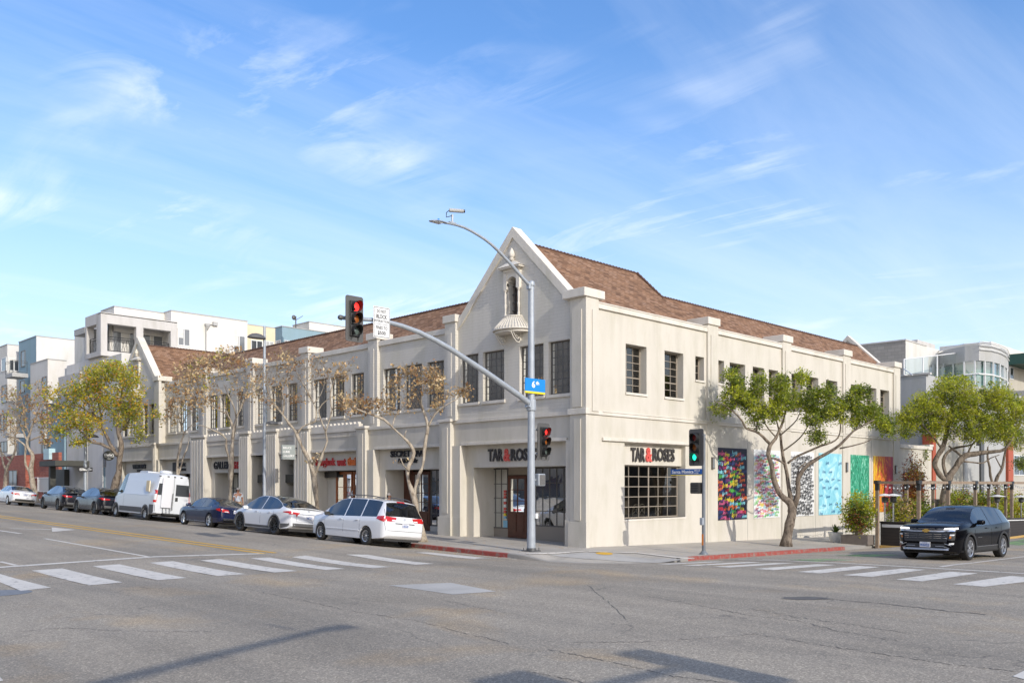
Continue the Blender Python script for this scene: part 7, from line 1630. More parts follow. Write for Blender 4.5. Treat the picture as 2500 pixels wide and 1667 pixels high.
stree(12, Xc, 'bare forked tree at the left edge beside the cut-off white car',
    [[(12, 1225, 0, 6), (12, 1190, 0, 5), (14, 1160, 0, 4.5), (16, 1144, 0, 4), (24, 1128, 0, 3.2), (32, 1112, 0, 3), (38, 1095, 0, 2.6), (36, 1075, 0, 2.2), (38, 1050, 0, 1.6), (30, 1020, 0, 1)], [(14, 1146, 0, 3.4), (8, 1130, 0, 3), (4, 1110, 0, 2.6), (0, 1090, 0, 2.2), (-6, 1060, 0, 1.5)], [(25, 1125, 0, 2.4), (14, 1115, 0, 2), (4, 1104, 0, 1.6), (-4, 1096, 0, 1)]],
    [(20, 1040, 30, 34, 1.2, 60, .5), (-6, 1030, 20, 40, 1.2, 40, .2), (28, 1075, 8, 12, .4, 8, .9)], seed=17, twigs=4, tw_r=.010, tlen=.4)
# right pavement
GRN = dict(m=['g1', 'g2', 'g3'], w=[3, 5, 4], per=9, spread=.07, size=.12, asp=.42, flat=.9)
b = gnd(1920, 1333, walk); dT = (b-CAM).dot(FV)
tree('street_tree', 'umbrella-shaped green tree with open branching, in front of the painted wall panels', b, dT,
    [[(1920, 1333, 0, 14), (1922, 1305, 0, 12), (1927, 1280, 0, 12.5), (1933, 1255, 0, 11), (1934, 1238, 0, 11), (1922, 1222, 0, 8.5), (1908, 1210, 0, 7.5), (1896, 1190, 0, 7), (1888, 1165, 0, 6.5), (1884, 1135, 0, 6), (1876, 1110, 0, 5.5), (1880, 1088, 0, 5), (1893, 1070, .1, 4.2), (1902, 1052, .2, 3.4), (1912, 1028, .3, 2.6), (1918, 1000, .3, 1.8), (1920, 970, .3, 1.2)],
     [(1878, 1082, 0, 4.6), (1862, 1065, -.1, 4), (1845, 1053, -.2, 3.5), (1822, 1046, -.3, 3), (1812, 1028, -.4, 2.6), (1795, 1008, -.5, 2.1), (1772, 992, -.6, 1.6), (1748, 980, -.7, 1.1)],
     [(1934, 1236, 0, 8), (1929, 1205, .1, 6.5), (1924, 1175, .2, 5.5), (1919, 1145, .3, 5), (1912, 1115, .4, 4.4), (1908, 1088, .5, 3.8), (1905, 1062, .6, 3), (1898, 1035, .7, 2.2), (1890, 1005, .7, 1.5)],
     [(1938, 1238, 0, 8), (1948, 1205, -.1, 7), (1948, 1172, -.2, 6.4), (1958, 1150, -.3, 6), (1975, 1132, -.4, 5.6), (2003, 1115, -.5, 5), (2030, 1100, -.6, 4.5), (2050, 1086, -.7, 4), (2068, 1068, -.8, 3.3), (2084, 1052, -.9, 2.7), (2108, 1038, -1, 2), (2135, 1024, -1, 1.3)],
     [(1923, 1130, .3, 3.6), (1945, 1114, .3, 3.3), (1972, 1102, .2, 3), (2005, 1088, 0, 2.8), (2030, 1080, 0, 2.6), (2046, 1068, 0, 2.2), (2052, 1045, 0, 1.7), (2050, 1020, 0, 1.2)],
     [(2050, 1094, -.7, 2.6), (2080, 1088, -.8, 2), (2110, 1080, -.9, 1.6), (2128, 1072, -.9, 1)], [(1880, 1118, 0, 3.2), (1895, 1120, .1, 3), (1915, 1132, .2, 2.6)],
     [(1905, 1062, .5, 2.4), (1925, 1045, .5, 2), (1945, 1025, .5, 1.6), (1955, 1000, .5, 1.1)], [(1912, 1100, .5, 2.6), (1940, 1080, .6, 2.2), (1960, 1060, .7, 1.8), (1975, 1035, .7, 1.3), (1990, 1005, .7, 1)], [(1845, 1053, -.2, 2.4), (1850, 1025, 0, 2), (1848, 1000, 0, 1.5), (1842, 970, 0, 1)], [(1895, 1067, .1, 2.4), (1875, 1045, .2, 2), (1862, 1018, .2, 1.5), (1868, 985, .2, 1)], [(1948, 1165, -.2, 3), (1950, 1145, .2, 2.4), (1968, 1128, .3, 1.8)]],
    [(1788, 925, 26, 24, .8, 44, 1), (1800, 965, 40, 26, 1, 80, 1), (1765, 1000, 30, 26, .9, 44, .7), (1835, 985, 30, 34, 1, 60, 1), (1850, 940, 22, 30, .9, 40, 1), (1885, 1005, 34, 26, 1, 60, .9), (1905, 935, 26, 24, .9, 50, 1), (1925, 980, 36, 30, 1.1, 74, 1), (1960, 925, 20, 16, .6, 26, 1), (1975, 975, 34, 30, 1, 70, 1), (1990, 1020, 34, 24, 1, 54, 1), (1992, 1065, 22, 18, .7, 30, 1), (2020, 960, 26, 22, .9, 40, 1), (2035, 1005, 30, 26, .9, 50, 1), (2065, 985, 28, 20, .8, 40, 1), (2095, 965, 30, 22, .8, 56, 1), (2115, 1005, 34, 26, .9, 60, 1), (2150, 1030, 30, 22, .8, 46, .95), (2085, 1030, 30, 18, .8, 34, .8), (2165, 1050, 26, 12, .6, 24, 1), (1845, 1030, 24, 22, .7, 26, .6)],
    'bark', GRN, 21, GR, twigs=2, tw_r=.009, tlen=.2)
b = onX(0, 0, 0) if False else None
xg = uR(2305, -3.4); b = Vector((xg, -3.4, walk(xg, -3.4))); dT2 = (b-CAM).dot(FV)
GR2 = dict(m=['g1', 'g2', 'g3', 'y2'], w=[2, 5, 6, 3], per=9, spread=.10, size=.13, asp=.42, flat=.9)
tree('street_tree', 'large spreading yellow-green tree behind the timber pergola', b, dT2,
    [[(2303, 1262, 0, 13), (2304, 1236, 0, 10), (2307, 1200, 0, 9.5), (2315, 1170, 0, 10), (2322, 1155, 0, 8.5), (2334, 1140, 0, 8), (2345, 1122, 0, 8), (2358, 1112, 0, 7.5), (2378, 1108, 0, 7), (2405, 1104, 0, 6), (2430, 1102, -.2, 5), (2450, 1098, -.3, 4), (2462, 1085, -.4, 3), (2475, 1065, -.5, 2)],
     [(2312, 1172, 0, 7.5), (2298, 1164, 0, 7.5), (2287, 1148, 0, 7), (2282, 1130, 0, 7), (2289, 1112, 0, 6.6), (2300, 1095, 0, 7), (2307, 1075, 0, 6.5), (2312, 1050, .1, 5.5), (2318, 1025, .2, 4.5), (2322, 1000, .3, 3.4), (2325, 975, .3, 2)],
     [(2313, 1165, 0, 6), (2305, 1145, .2, 5), (2303, 1122, .3, 4.6), (2312, 1105, .4, 4), (2328, 1094, .5, 3.4), (2348, 1090, .6, 3), (2370, 1086, .7, 2.4), (2385, 1075, .7, 1.8)],
     [(2350, 1118, 0, 4), (2340, 1106, .2, 3.4), (2328, 1098, .4, 2.8), (2316, 1088, .5, 2)], [(2354, 1126, 0, 3), (2372, 1128, .2, 2.4), (2400, 1130, .3, 2), (2418, 1118, .3, 1.6), (2440, 1110, .2, 1.2)], [(2300, 1095, 0, 4), (2285, 1075, -.3, 3), (2268, 1055, -.5, 2.4), (2250, 1035, -.6, 1.6)], [(2362, 1110, 0, 3.2), (2370, 1090, .5, 2.6), (2385, 1070, .7, 2), (2400, 1045, .8, 1.4)]],
    [(2240, 1015, 50, 34, 1.5, 130, 1), (2215, 1045, 34, 30, 1.1, 60, 1), (2275, 985, 46, 32, 1.5, 130, 1), (2330, 950, 52, 34, 1.7, 160, 1), (2370, 985, 56, 38, 1.8, 160, 1), (2310, 1020, 56, 34, 1.7, 130, 1), (2395, 1030, 56, 34, 1.7, 130, 1), (2430, 970, 46, 34, 1.5, 120, 1), (2470, 1000, 46, 38, 1.5, 120, 1), (2285, 1050, 44, 22, 1.2, 70, .95), (2370, 1062, 56, 20, 1.3, 80, .9), (2450, 1050, 46, 34, 1.5, 100, 1), (2520, 1010, 34, 46, 1.4, 60, 1)],
    'bark', GR2, 22, GR, twigs=2, tw_r=.012, tlen=.24)
xg = uR(2436, -2.6); b = Vector((xg, -2.6, walk(xg, -2.6))); dT3 = (b-CAM).dot(FV)
tree('street_tree', 'slimmer forked tree at the right edge, behind the pergola and its heater', b, dT3,
    [[(2430, 1262, 0, 10), (2432, 1225, 0, 7), (2437, 1190, 0, 6.5), (2432, 1178, 0, 5), (2434, 1168, 0, 4.5), (2438, 1158, 0, 4), (2446, 1144, 0, 3.6), (2450, 1125, 0, 3), (2453, 1108, 0, 2.6), (2458, 1080, 0, 2)], [(2436, 1190, 0, 4.5), (2424, 1180, 0, 4), (2418, 1160, 0, 3.6), (2416, 1140, 0, 3.2), (2411, 1115, 0, 2.8), (2412, 1090, 0, 2)], [(2446, 1144, 0, 2.2), (2438, 1130, 0, 1.8), (2430, 1115, 0, 1.2)]],
    [(2430, 1050, 40, 30, 1.4, 80, 1), (2480, 1060, 40, 40, 1.4, 90, 1), (2495, 1130, 22, 16, 1., 40, 1), (2520, 1080, 30, 40, 1.2, 50, 1)], 'bark', dict(GR2, w=[4, 5, 3, 1]), 23, GR, twigs=2, tw_r=.012, tlen=.26)
def shrub(label, name, c, rx, ry, rz, n, leaf, seed, cat='shrub', group=None, stems=8, per=None, zoff=.0):
    rnd = random.Random(seed); root = thing(name, label, cat, tuple(c), 0, group); mb = MB(); tips = []
    for i in range(n):
        v = Vector((rnd.gauss(0, 1), rnd.gauss(0, 1), rnd.gauss(0, 1))).normalized()*(rnd.random()**.5); p = Vector(c)+Vector((v.x*rx, v.y*ry, rz*(1+v.z)+zoff)); tips.append(tuple(p))
        if i < stems*4: a = Vector(c)+Vector((rnd.uniform(-.12, .12), rnd.uniform(-.12, .12), 0)); mb.tube([a, a.lerp(p, .5)+Vector((0, 0, .1)), p], [.014, .01, .005], 4)
    mb.build('stem', M['twig'], root); leaf_mesh('foliage', leaf['m'], root, tips, leaf['per'], leaf['spread'], leaf['size'], seed, leaf['w'], leaf.get('flat', .8), aspect=leaf.get('asp', .4)); return root
# ------------------------------------------------------------------ street furniture
def signal(label, c, ang, lit, mounts='', plate=True, group=None):
    """three-lens signal head; ang = direction it faces (radians, world); c = centre of the housing front"""
    t = thing('traffic_light', label, 'traffic light', tuple(c), ang, group); kw = dict(world=False)
    m = MB(); m.box(-.20, -.005, -.165, .165, -.52, .52)
    for z in (.345, 0, -.345): m.box(-.006, .02, -.16, .16, z-.165, z+.165)
    t_h = m.build('housing', M['sig_black'], t, bevel=.02, **kw)
    if plate:
        m = MB(); pts = []; w, h, r = .305, .66, .07
        for cx, cy, a0 in ((w-r, h-r, 0), (-w+r, h-r, 90), (-w+r, -h+r, 180), (w-r, -h+r, 270)):
            for k in range(5): a = R_(a0+90*k/4); pts.append((-.045, cx+r*math.cos(a), cy+r*math.sin(a)))
        m.prism(pts, (.012, 0, 0)); m.build('backplate', M['sig_plate'], t, **kw)
    on = {'r': ['red_on', 'amber_off', 'green_off'], 'g': ['red_off', 'amber_off', 'green_on'], 'o': ['red_off', 'amber_off', 'green_off']}[lit]
    for k, z in enumerate((.345, 0, -.345)):
        m = MB(); m.lathe([(0, .05), (.05, .047), (.10, .035), (.13, .018)], (0, 0, z), 20, 'x'); m.build('lens', M[on[k]], t, smooth=True, **kw)
        m = MB()   # tunnel visor, open underneath
        for (r0, r1) in ((.150, .150),):
            n = 22; V = []
            for i in range(n+1):
                a = R_(-58+296*i/n); ln = .27 if True else .2; ln = .15+.10*max(0, math.sin(a))
                for rr in (.152, .146):
                    V += [(.02, rr*math.cos(a), z+rr*math.sin(a)), (.02+ln, rr*math.cos(a), z+rr*math.sin(a)*.98)]
            F = []
            for i in range(n): b = i*4; F += [(b, b+4, b+5, b+1), (b+2, b+3, b+7, b+6), (b+1, b+5, b+7, b+3)]
            m.add(V, F)
        m.build('visor', M['sig_black'], t, smooth=True, sharp=40, **kw)
    m = MB(); m.tube([(-.22, 0, .53), (-.22, 0, .60)], .03, 8); m.tube([(-.22, 0, -.53), (-.22, 0, -.62)], .03, 8); m.tube([(-.02, -.19, .5), (-.02, -.19, -.6)], .008, 5); m.tube([(-.01, -.12, -.52), (-.03, -.12, -.62)], .015, 5); m.tube([(-.01, .12, -.52), (-.03, .12, -.62)], .015, 5); m.build('bracket', M['sig_black'], t, **kw)
    return t
B1 = gnd(1297, 1345, walk); YP = B1.y; dP = (B1-CAM).dot(FV)
def Pp(px, py, dy=0.): x, z = onY(px, py, YP+dy); return Vector((x, YP+dy, z))
def main_pole():
    t = thing('signal_pole', 'tall galvanised signal pole with curved mast arm and street light arm at the corner', 'signal pole', tuple(B1))
    top = Pp(1296, 692).z; m = MB(); m.tube([(B1.x, YP, B1.z-.05), (B1.x, YP, B1.z+2), (B1.x, YP, top)], [.150, .138, .100], 20, cap=True); m.build('pole', M['steel'], t, smooth=True, sharp=50)
    m = MB(); m.lathe([(.115, top-.10), (.125, top-.08), (.125, top+.02), (.10, top+.07), (.03, top+.10), (0, top+.10)], (B1.x, YP, 0), 18); m.build('pole_cap', M['steel'], t, smooth=True, sharp=40)
    m = MB(); m.box(B1.x-.24, B1.x+.24, YP-.24, YP+.24, B1.z-.05, B1.z+.03); m.lathe([(.18, .02), (.17, .09), (.155, .12)], (B1.x, YP, B1.z), 18)
    for sx in (-.19, .19):
        for sy in (-.19, .19): m.tube([(B1.x+sx, YP+sy, B1.z+.02), (B1.x+sx, YP+sy, B1.z+.13)], .018, 6)
    m.build('base_plate', M['steel_dark'], t)
    P = [Pp(x, y) for x, y in ((1294, 986), (1270, 967), (1227, 937), (1175, 901), (1132, 873), (1100, 852), (1067, 833), (1023.5, 811), (980, 795), (940, 784.5), (905, 780.5), (868, 777.5), (838, 776))]
    m = MB(); m.tube(P, [.105, .10, .097, .093, .088, .084, .08, .075, .07, .066, .063, .06, .058], 16); m.build('mast_arm', M['steel'], t, smooth=True, sharp=50)
    m = MB(); e = P[-1]; m.lathe([(.06, -.04), (.075, -.05), (.075, -.12), (.05, -.16), (0, -.17)], tuple(e), 12, 'x'); m.build('arm_end_cap', M['steel_dark'], t, smooth=True)
    m = MB(); q = P[0]; m.obox(q+Vector((.02, 0, -.08)), (.13, 0, -.07), (0, .12, 0), (.05, 0, .10)); m.lathe([(.145, -.22), (.165, -.2), (.165, .16), (.145, .18)], (B1.x, YP, q.z-.02), 18); m.build('arm_clamp', M['steel'], t, bevel=.01)
    L_ = [Pp(x, y) for x, y in ((1293, 697), (1278, 681), (1265, 666), (1248, 646), (1232, 629), (1215, 611), (1199, 596), (1182, 583), (1166, 573), (1149, 563), (1132, 555), (1115, 549.5), (1099, 546), (1086, 544))]
    m = MB(); m.tube(L_, [.062-.0018*i for i in range(len(L_))], 12); m.build('light_arm', M['steel'], t, smooth=True, sharp=50)
    m = MB(); c = Pp(1292, 700); m.box(c.x-.07, c.x+.09, YP-.08, YP+.08, c.z-.10, c.z+.12); m.build('arm_bracket', M['steel'], t, bevel=.02)
    a, b = Pp(1048, 539), Pp(1089, 545); m = MB(); V = []; n = 12
    for i, (u, w, h) in enumerate(((0, .03, .01), (.12, .10, .035), (.35, .15, .05), (.6, .15, .055), (.8, .11, .05), (1., .05, .045))):
        p = a.lerp(b, u)
        for k in range(n): an = 2*math.pi*k/n; V.append((p.x, p.y+w*math.cos(an), p.z+h*math.sin(an)*(1 if math.sin(an) > 0 else .35)))
    m.add(V, [(i*n+k, i*n+(k+1) % n, (i+1)*n+(k+1) % n, (i+1)*n+k) for i in range(5) for k in range(n)]+[tuple(range(n)), tuple(5*n+k for k in range(n))]); l = m.build('luminaire', M['steel'], t, smooth=True, sharp=60)
    m = MB(); p = a.lerp(b, .45); m.box(p.x-.22, p.x+.16, p.y-.10, p.y+.10, p.z-.032, p.z-.02); m.build('lamp_lens', M['lamp_clear'], l); m = MB(); p = a.lerp(b, .55); m.tube([p+Vector((0, 0, .04)), p+Vector((0, 0, .11))], .03, 8); m.build('photocell', M['sign_blue'], l)
    # push button box, cable conduit
    m = MB(); c = Pp(1305, 1258, -.1); m.box(B1.x+.02, B1.x+.14, YP-.21, YP-.12, c.z-.10, c.z+.08); m.build('push_button', M['sign_white'], t, bevel=.01); m = MB(); m.lathe([(.0, -.03), (.035, -.02), (.035, .02), (0, .03)], (B1.x+.09, YP-.17, c.z-.16), 12); m.build('button', M['steel_dark'], t)
    # camera on the light arm
    c0 = Pp(1104.5, 546); tt = thing('traffic_camera', 'white traffic camera on a short post on the curved street light arm', 'camera', tuple(c0)); m = MB(); c1 = Pp(1104.5, 524); m.tube([c0, c1], .035, 8); m.box(c0.x-.14, c0.x+.12, YP-.05, YP+.05, c0.z-.01, c0.z+.04); m.build('post', M['steel'], tt)
    a, b = Pp(1097, 513.5), Pp(1119, 520); b.y -= .25; dr = (b-a).normalized(); m = MB(); m.tube([a, b], .062, 12); m.build('camera_body', M['grey_wall'], tt, smooth=True, sharp=40); m = MB(); m.tube([b-dr*.02, b+dr*.05], .05, 12); m.build('lens', M['black'], tt); m = MB(); m.tube([a, a+Vector((-.12, 0, -.10)), a+Vector((-.13, 0, -.25)), c1+Vector((-.03, 0, -.05))], .014, 6); m.build('cable', M['black'], tt, smooth=True)
    # heads
    FY = R_(-90)
    c = Pp(867, 778, -.25); signal('red traffic light with grey backplate hanging at the end of the mast arm', (c.x, c.y, c.z), FY, 'r', group='traffic lights at the corner')
    m = MB(); c2 = Pp(1329, 1078, -.15); signal('red traffic light on the right side of the tall signal pole', tuple(c2), FY, 'r', group='traffic lights at the corner')
    m = MB()
    for dz in (.42, -.42): m.tube([(B1.x+.1, YP, c2.z+dz), (c2.x-.1, YP, c2.z+dz), (c2.x-.1, YP+.05, c2.z+dz)], .03, 8)
    m.build('signal_bracket', M['steel'], t)
    # pedestrian head, grey mesh front
    c3 = Pp(1323.5, 1171, -.12); tp = thing('pedestrian_signal', 'grey mesh-fronted pedestrian signal on the tall pole below the red light', 'pedestrian signal', tuple(c3)); m = MB(); m.box(c3.x-.19, c3.x+.17, c3.y-.02, c3.y+.2, c3.z-.22, c3.z+.22); m.build('housing', M['steel'], tp, bevel=.04)
    m = MB(); m.box(c3.x-.15, c3.x+.13, c3.y-.03, c3.y-.021, c3.z-.18, c3.z+.18); m.build('mesh_front', tiles('signal_mesh', (.20, .19, .18), (.22, .21, .2), (.05, .05, .05), .025, .025, 'X', 'Z', .004), tp)
    m = MB(); m.tube([(B1.x, YP, c3.z), (c3.x-.15, YP, c3.z)], .03, 8); m.build('pedestrian_bracket', M['steel'], t)
    # regulatory sign on the arm
    yo = -.16; p00, p10, p01 = Pp(911.5, 822, yo), Pp(952, 826, yo), Pp(912.5, 746, yo); w, h = p10.x-p00.x, p01.z-p00.z; x0, z0_, y = p00.x, p00.z, YP+yo
    t = thing('street_sign', 'white DO NOT BLOCK INTERSECTION sign on the signal mast arm', 'sign', (x0, y, z0_)); m = MB(); m.box(x0, x0+w, y, y+.012, z0_, z0_+h); pl = m.build('sign_plate', M['sign_white'], t, bevel=.004)
    m = MB(); e = .022; f = .012; Y0_, Y1_ = y-.004, y-.001
    m.box(x0+e, x0+w-e, Y0_, Y1_, z0_+e, z0_+e+f); m.box(x0+e, x0+w-e, Y0_, Y1_, z0_+h-e-f, z0_+h-e); m.box(x0+e, x0+e+f, Y0_, Y1_, z0_+e+f, z0_+h-e-f); m.box(x0+w-e-f, x0+w-e, Y0_, Y1_, z0_+e+f, z0_+h-e-f); m.box(x0+.08, x0+w-.08, Y0_, Y1_, z0_+h*.435, z0_+h*.445)
    for tx, u0, u1, v, hh, of in (('DO NOT', .22, .78, .80, .10, .012), ('BLOCK', .18, .82, .62, .13, .022), ('INTERSECTION', .07, .93, .50, .075, .006), ('FINES TO', .16, .84, .27, .11, .010), ('$500', .26, .74, .08, .14, .015)):
        put_text(m, tx, (x0+w*u0, y-.0015, z0_+h*v), (1, 0, 0), (0, 0, 1), w*(u1-u0), h*hh, .003, offset=of)
    m.build('lettering', M['ink'], pl); m = MB(); m.box(x0+w*.4, x0+w*.6, y+.012, YP+.08, z0_+h*.45, z0_+h*.6); m.build('sign_clamp', M['steel_dark'], t)
    # street number blade 6th
    yo = -.15; p00, p10, p01 = Pp(1282.5, 958, yo), Pp(1331, 961, yo), Pp(1283, 921.5, yo); w, h = p10.x-p00.x, p01.z-p00.z; x0, z0_, y = p00.x, p00.z, YP+yo
    t = thing('street_sign', 'bright blue 6th street name sign with yellow band on the tall pole', 'sign', (x0, y, z0_)); m = MB(); m.box(x0, x0+w, y, y+.03, z0_+h*.13, z0_+h); pl = m.build('sign_plate', M['sign_blue'], t); m = MB(); m.box(x0, x0+w, y, y+.03, z0_, z0_+h*.13-.001); m.build('yellow_band', M['sign_yellow'], t)
    m = MB(); put_text(m, '6', (x0+w*.32, y-.001, z0_+h*.38), (1, 0, 0), (0, 0, 1), w*.17, h*.46, .004, offset=.03); put_text(m, 'th', (x0+w*.52, y-.001, z0_+h*.60), (1, 0, 0), (0, 0, 1), w*.17, h*.25, .004, offset=.03); m.build('lettering', M['white_ink'], pl); m = MB(); m.box(B1.x-.05, B1.x+.05, y+.03, YP-.09, z0_+.1, z0_+.2); m.build('sign_clamp', M['steel_dark'], t)
main_pole()
B2 = gnd(1718, 1353, walk); print('B2', B2)
def second_pole():
    x, y = B2.x, B2.y; D = (B2-CAM).dot(FV); zz = lambda py: 2.33+D*(HZ-py)/FPX
    t = thing('signal_pole', 'short grey signal pole carrying the green light at the right kerb', 'signal pole', tuple(B2)); m = MB(); m.tube([(x, y, B2.z-.02), (x, y, zz(1062))], .065, 16); m.lathe([(.16, .0), (.15, .05), (.09, .10), (.07, .14)], (x, y, B2.z), 16); m.lathe([(.075, 0), (.07, .03), (0, .05)], (x, y, zz(1062)), 12); m.build('pole', M['steel_grey'], t, smooth=True, sharp=40)
    m = MB(); c = zz(1272); m.box(x-.17, x-.06, y-.06, y+.06, c-.13, c+.13); m.build('push_button', M['steel'], t, bevel=.01); m = MB(); m.box(x-.085, x-.066, y-.03, y+.03, zz(1330), zz(1303)); m.build('sticker', M['lamp_amber'], t)
    FX = R_(180); c = Vector((x-.05, y+.32, zz(1092)))
    signal('green traffic light with black backplate on the short right pole', (x-.10, y+.27, zz(1091.5)), FX, 'g', group='traffic lights at the corner')
    m = MB(); 
    for z in (zz(1091)+.45, zz(1091)-.45): m.tube([(x, y, z), (x, y+.25, z)], .028, 8)
    m.build('signal_bracket', M['steel'], t)
    z = zz(1191); tp = thing('pedestrian_signal', 'black pedestrian signal box on the short pole under the blue street name sign', 'pedestrian signal', (x, y+.25, z)); m = MB(); m.box(x-.22, x+.10, y+.06, y+.44, z-.20, z+.20); m.build('housing', M['sig_black'], tp, bevel=.04); m = MB()
    for k in range(6): m.box(x-.235, x-.221, y+.10, y+.40, z-.16+.06*k, z-.14+.06*k)
    m.build('louvre', M['sig_plate'], tp); m = MB(); m.tube([(x, y, z), (x, y+.1, z)], .03, 8); m.build('pedestrian_bracket', M['steel'], t)
    # street name blade parallel to the left street
    z0_, z1_ = zz(1159.5), zz(1144); r0 = ray(1640, 1150); dd = (x-.03-CAM.x)/r0.x; y1 = CAM.y+r0.y*dd; y0 = y+.02; X = x-.075; h = z1_-z0_; w = y1-y0
    t = thing('street_sign', 'navy Santa Monica Blvd street name sign below the green traffic light', 'sign', (X, y0, z0_)); m = MB(); m.box(X-.015, X, y0, y1, z0_+h*.12, z1_); pl = m.build('sign_plate', M['sign_navy'], t); m = MB(); m.box(X-.015, X, y0, y1, z0_, z0_+h*.12-.001); m.build('yellow_band', M['sign_yellow'], t)
    m = MB(); put_text(m, 'Santa Monica', (X-.016, y1-w*.04, z0_+h*.30), (0, -1, 0), (0, 0, 1), w*.70, h*.54, .003, offset=.02); put_text(m, 'Blvd', (X-.016, y1-w*.77, z0_+h*.62), (0, -1, 0), (0, 0, 1), w*.16, h*.24, .003); put_text(m, '600', (X-.016, y1-w*.77, z0_+h*.24), (0, -1, 0), (0, 0, 1), w*.12, h*.22, .003); m.build('lettering', M['white_ink'], pl)
second_pole()
def lamp(px, top_py, label, arms, X=-3.5, r=.09):
    y = uL(px, X); d = (X-CAM.x)/ray(px, 1000).x; zz = lambda py: 2.33+d*(HZ-py)/FPX; b = walk(X, y); t = thing('street_lamp', label, 'street lamp', (X, y, b), 0, 'lamp posts on the left pavement')
    m = MB(); m.tube([(X, y, b-.05), (X, y, b+1.0), (X, y, zz(top_py))], [r*1.5, r, r*.7], 12); m.lathe([(r*2.2, 0), (r*2.2, .2), (r*1.7, .5), (r*1.1, .6)], (X, y, b), 12); m.build('pole', M['steel'], t, smooth=True, sharp=50)
    for (dx, py, L_, sc) in arms:
        z = zz(py); h = MB(); a = Vector((X, y, z)); e = a+Vector((dx*L_, 0, 0)); h.tube([a, e], .03, 6); c = e+Vector((dx*.35*sc, 0, -.02)); V = []; n = 14
        for (hh, rr) in ((.16, .06), (.13, .22), (.05, .36), (-.03, .44), (-.06, .42)):
            for k in range(n): an = 2*math.pi*k/n; V.append(c+Vector((rr*1.3*sc*math.cos(an), rr*.7*sc*math.sin(an), hh*sc*1.3)))
        h.add(V, [(i*n+k, i*n+(k+1) % n, (i+1)*n+(k+1) % n, (i+1)*n+k) for i in range(4) for k in range(n)]+[tuple(range(n)), tuple(4*n+k for k in range(n))]); h.build('lamp_head', M['plastic_grey'], t, smooth=True, sharp=60)
    return t, X, y, zz
lamp(645.8, 796, 'tall lamp post with dome head, in front of the narrow gallery doorways', [(-1, 824, .12, .85), (1, 1031, .2, .6)])
t, X, y, zz = lamp(208.5, 1040, 'lamp post with dome head carrying the one-way sign near the yellow tree', [(1, 1064, .2, .75)], r=.12)
def oneway():
    w = 1.0; h = .30; z = zz(1150.5); Y = y-.2; p0 = onY(192, 1150, Y)[0]; p1 = onY(226, 1150, Y)[0]; w = p1-p0; h = zz(1141)-zz(1150.5); t = thing('one_way_sign', 'black one-way sign with white arrow on the lamp post', 'sign', (p0, Y, z))
    m = MB(); m.box(p0, p1, Y, Y+.02, z, z+h); pl = m.build('sign_plate', M['ink'], t); m = MB(); m.prism([(p0+w*.06, Y-.004, z+h*.22), (p0+w*.70, Y-.004, z+h*.22), (p0+w*.70, Y-.004, z+h*.06), (p0+w*.96, Y-.004, z+h*.5), (p0+w*.70, Y-.004, z+h*.94), (p0+w*.70, Y-.004, z+h*.78), (p0+w*.06, Y-.004, z+h*.78)], (0, .003, 0)); m.build('arrow', M['white_ink'], pl)
    m = MB(); put_text(m, 'ONE WAY', (p0+w*.10, Y-.0045, z+h*.32), (1, 0, 0), (0, 0, 1), w*.58, h*.36, .003, offset=.02); m.build('lettering', M['ink'], pl)
oneway()
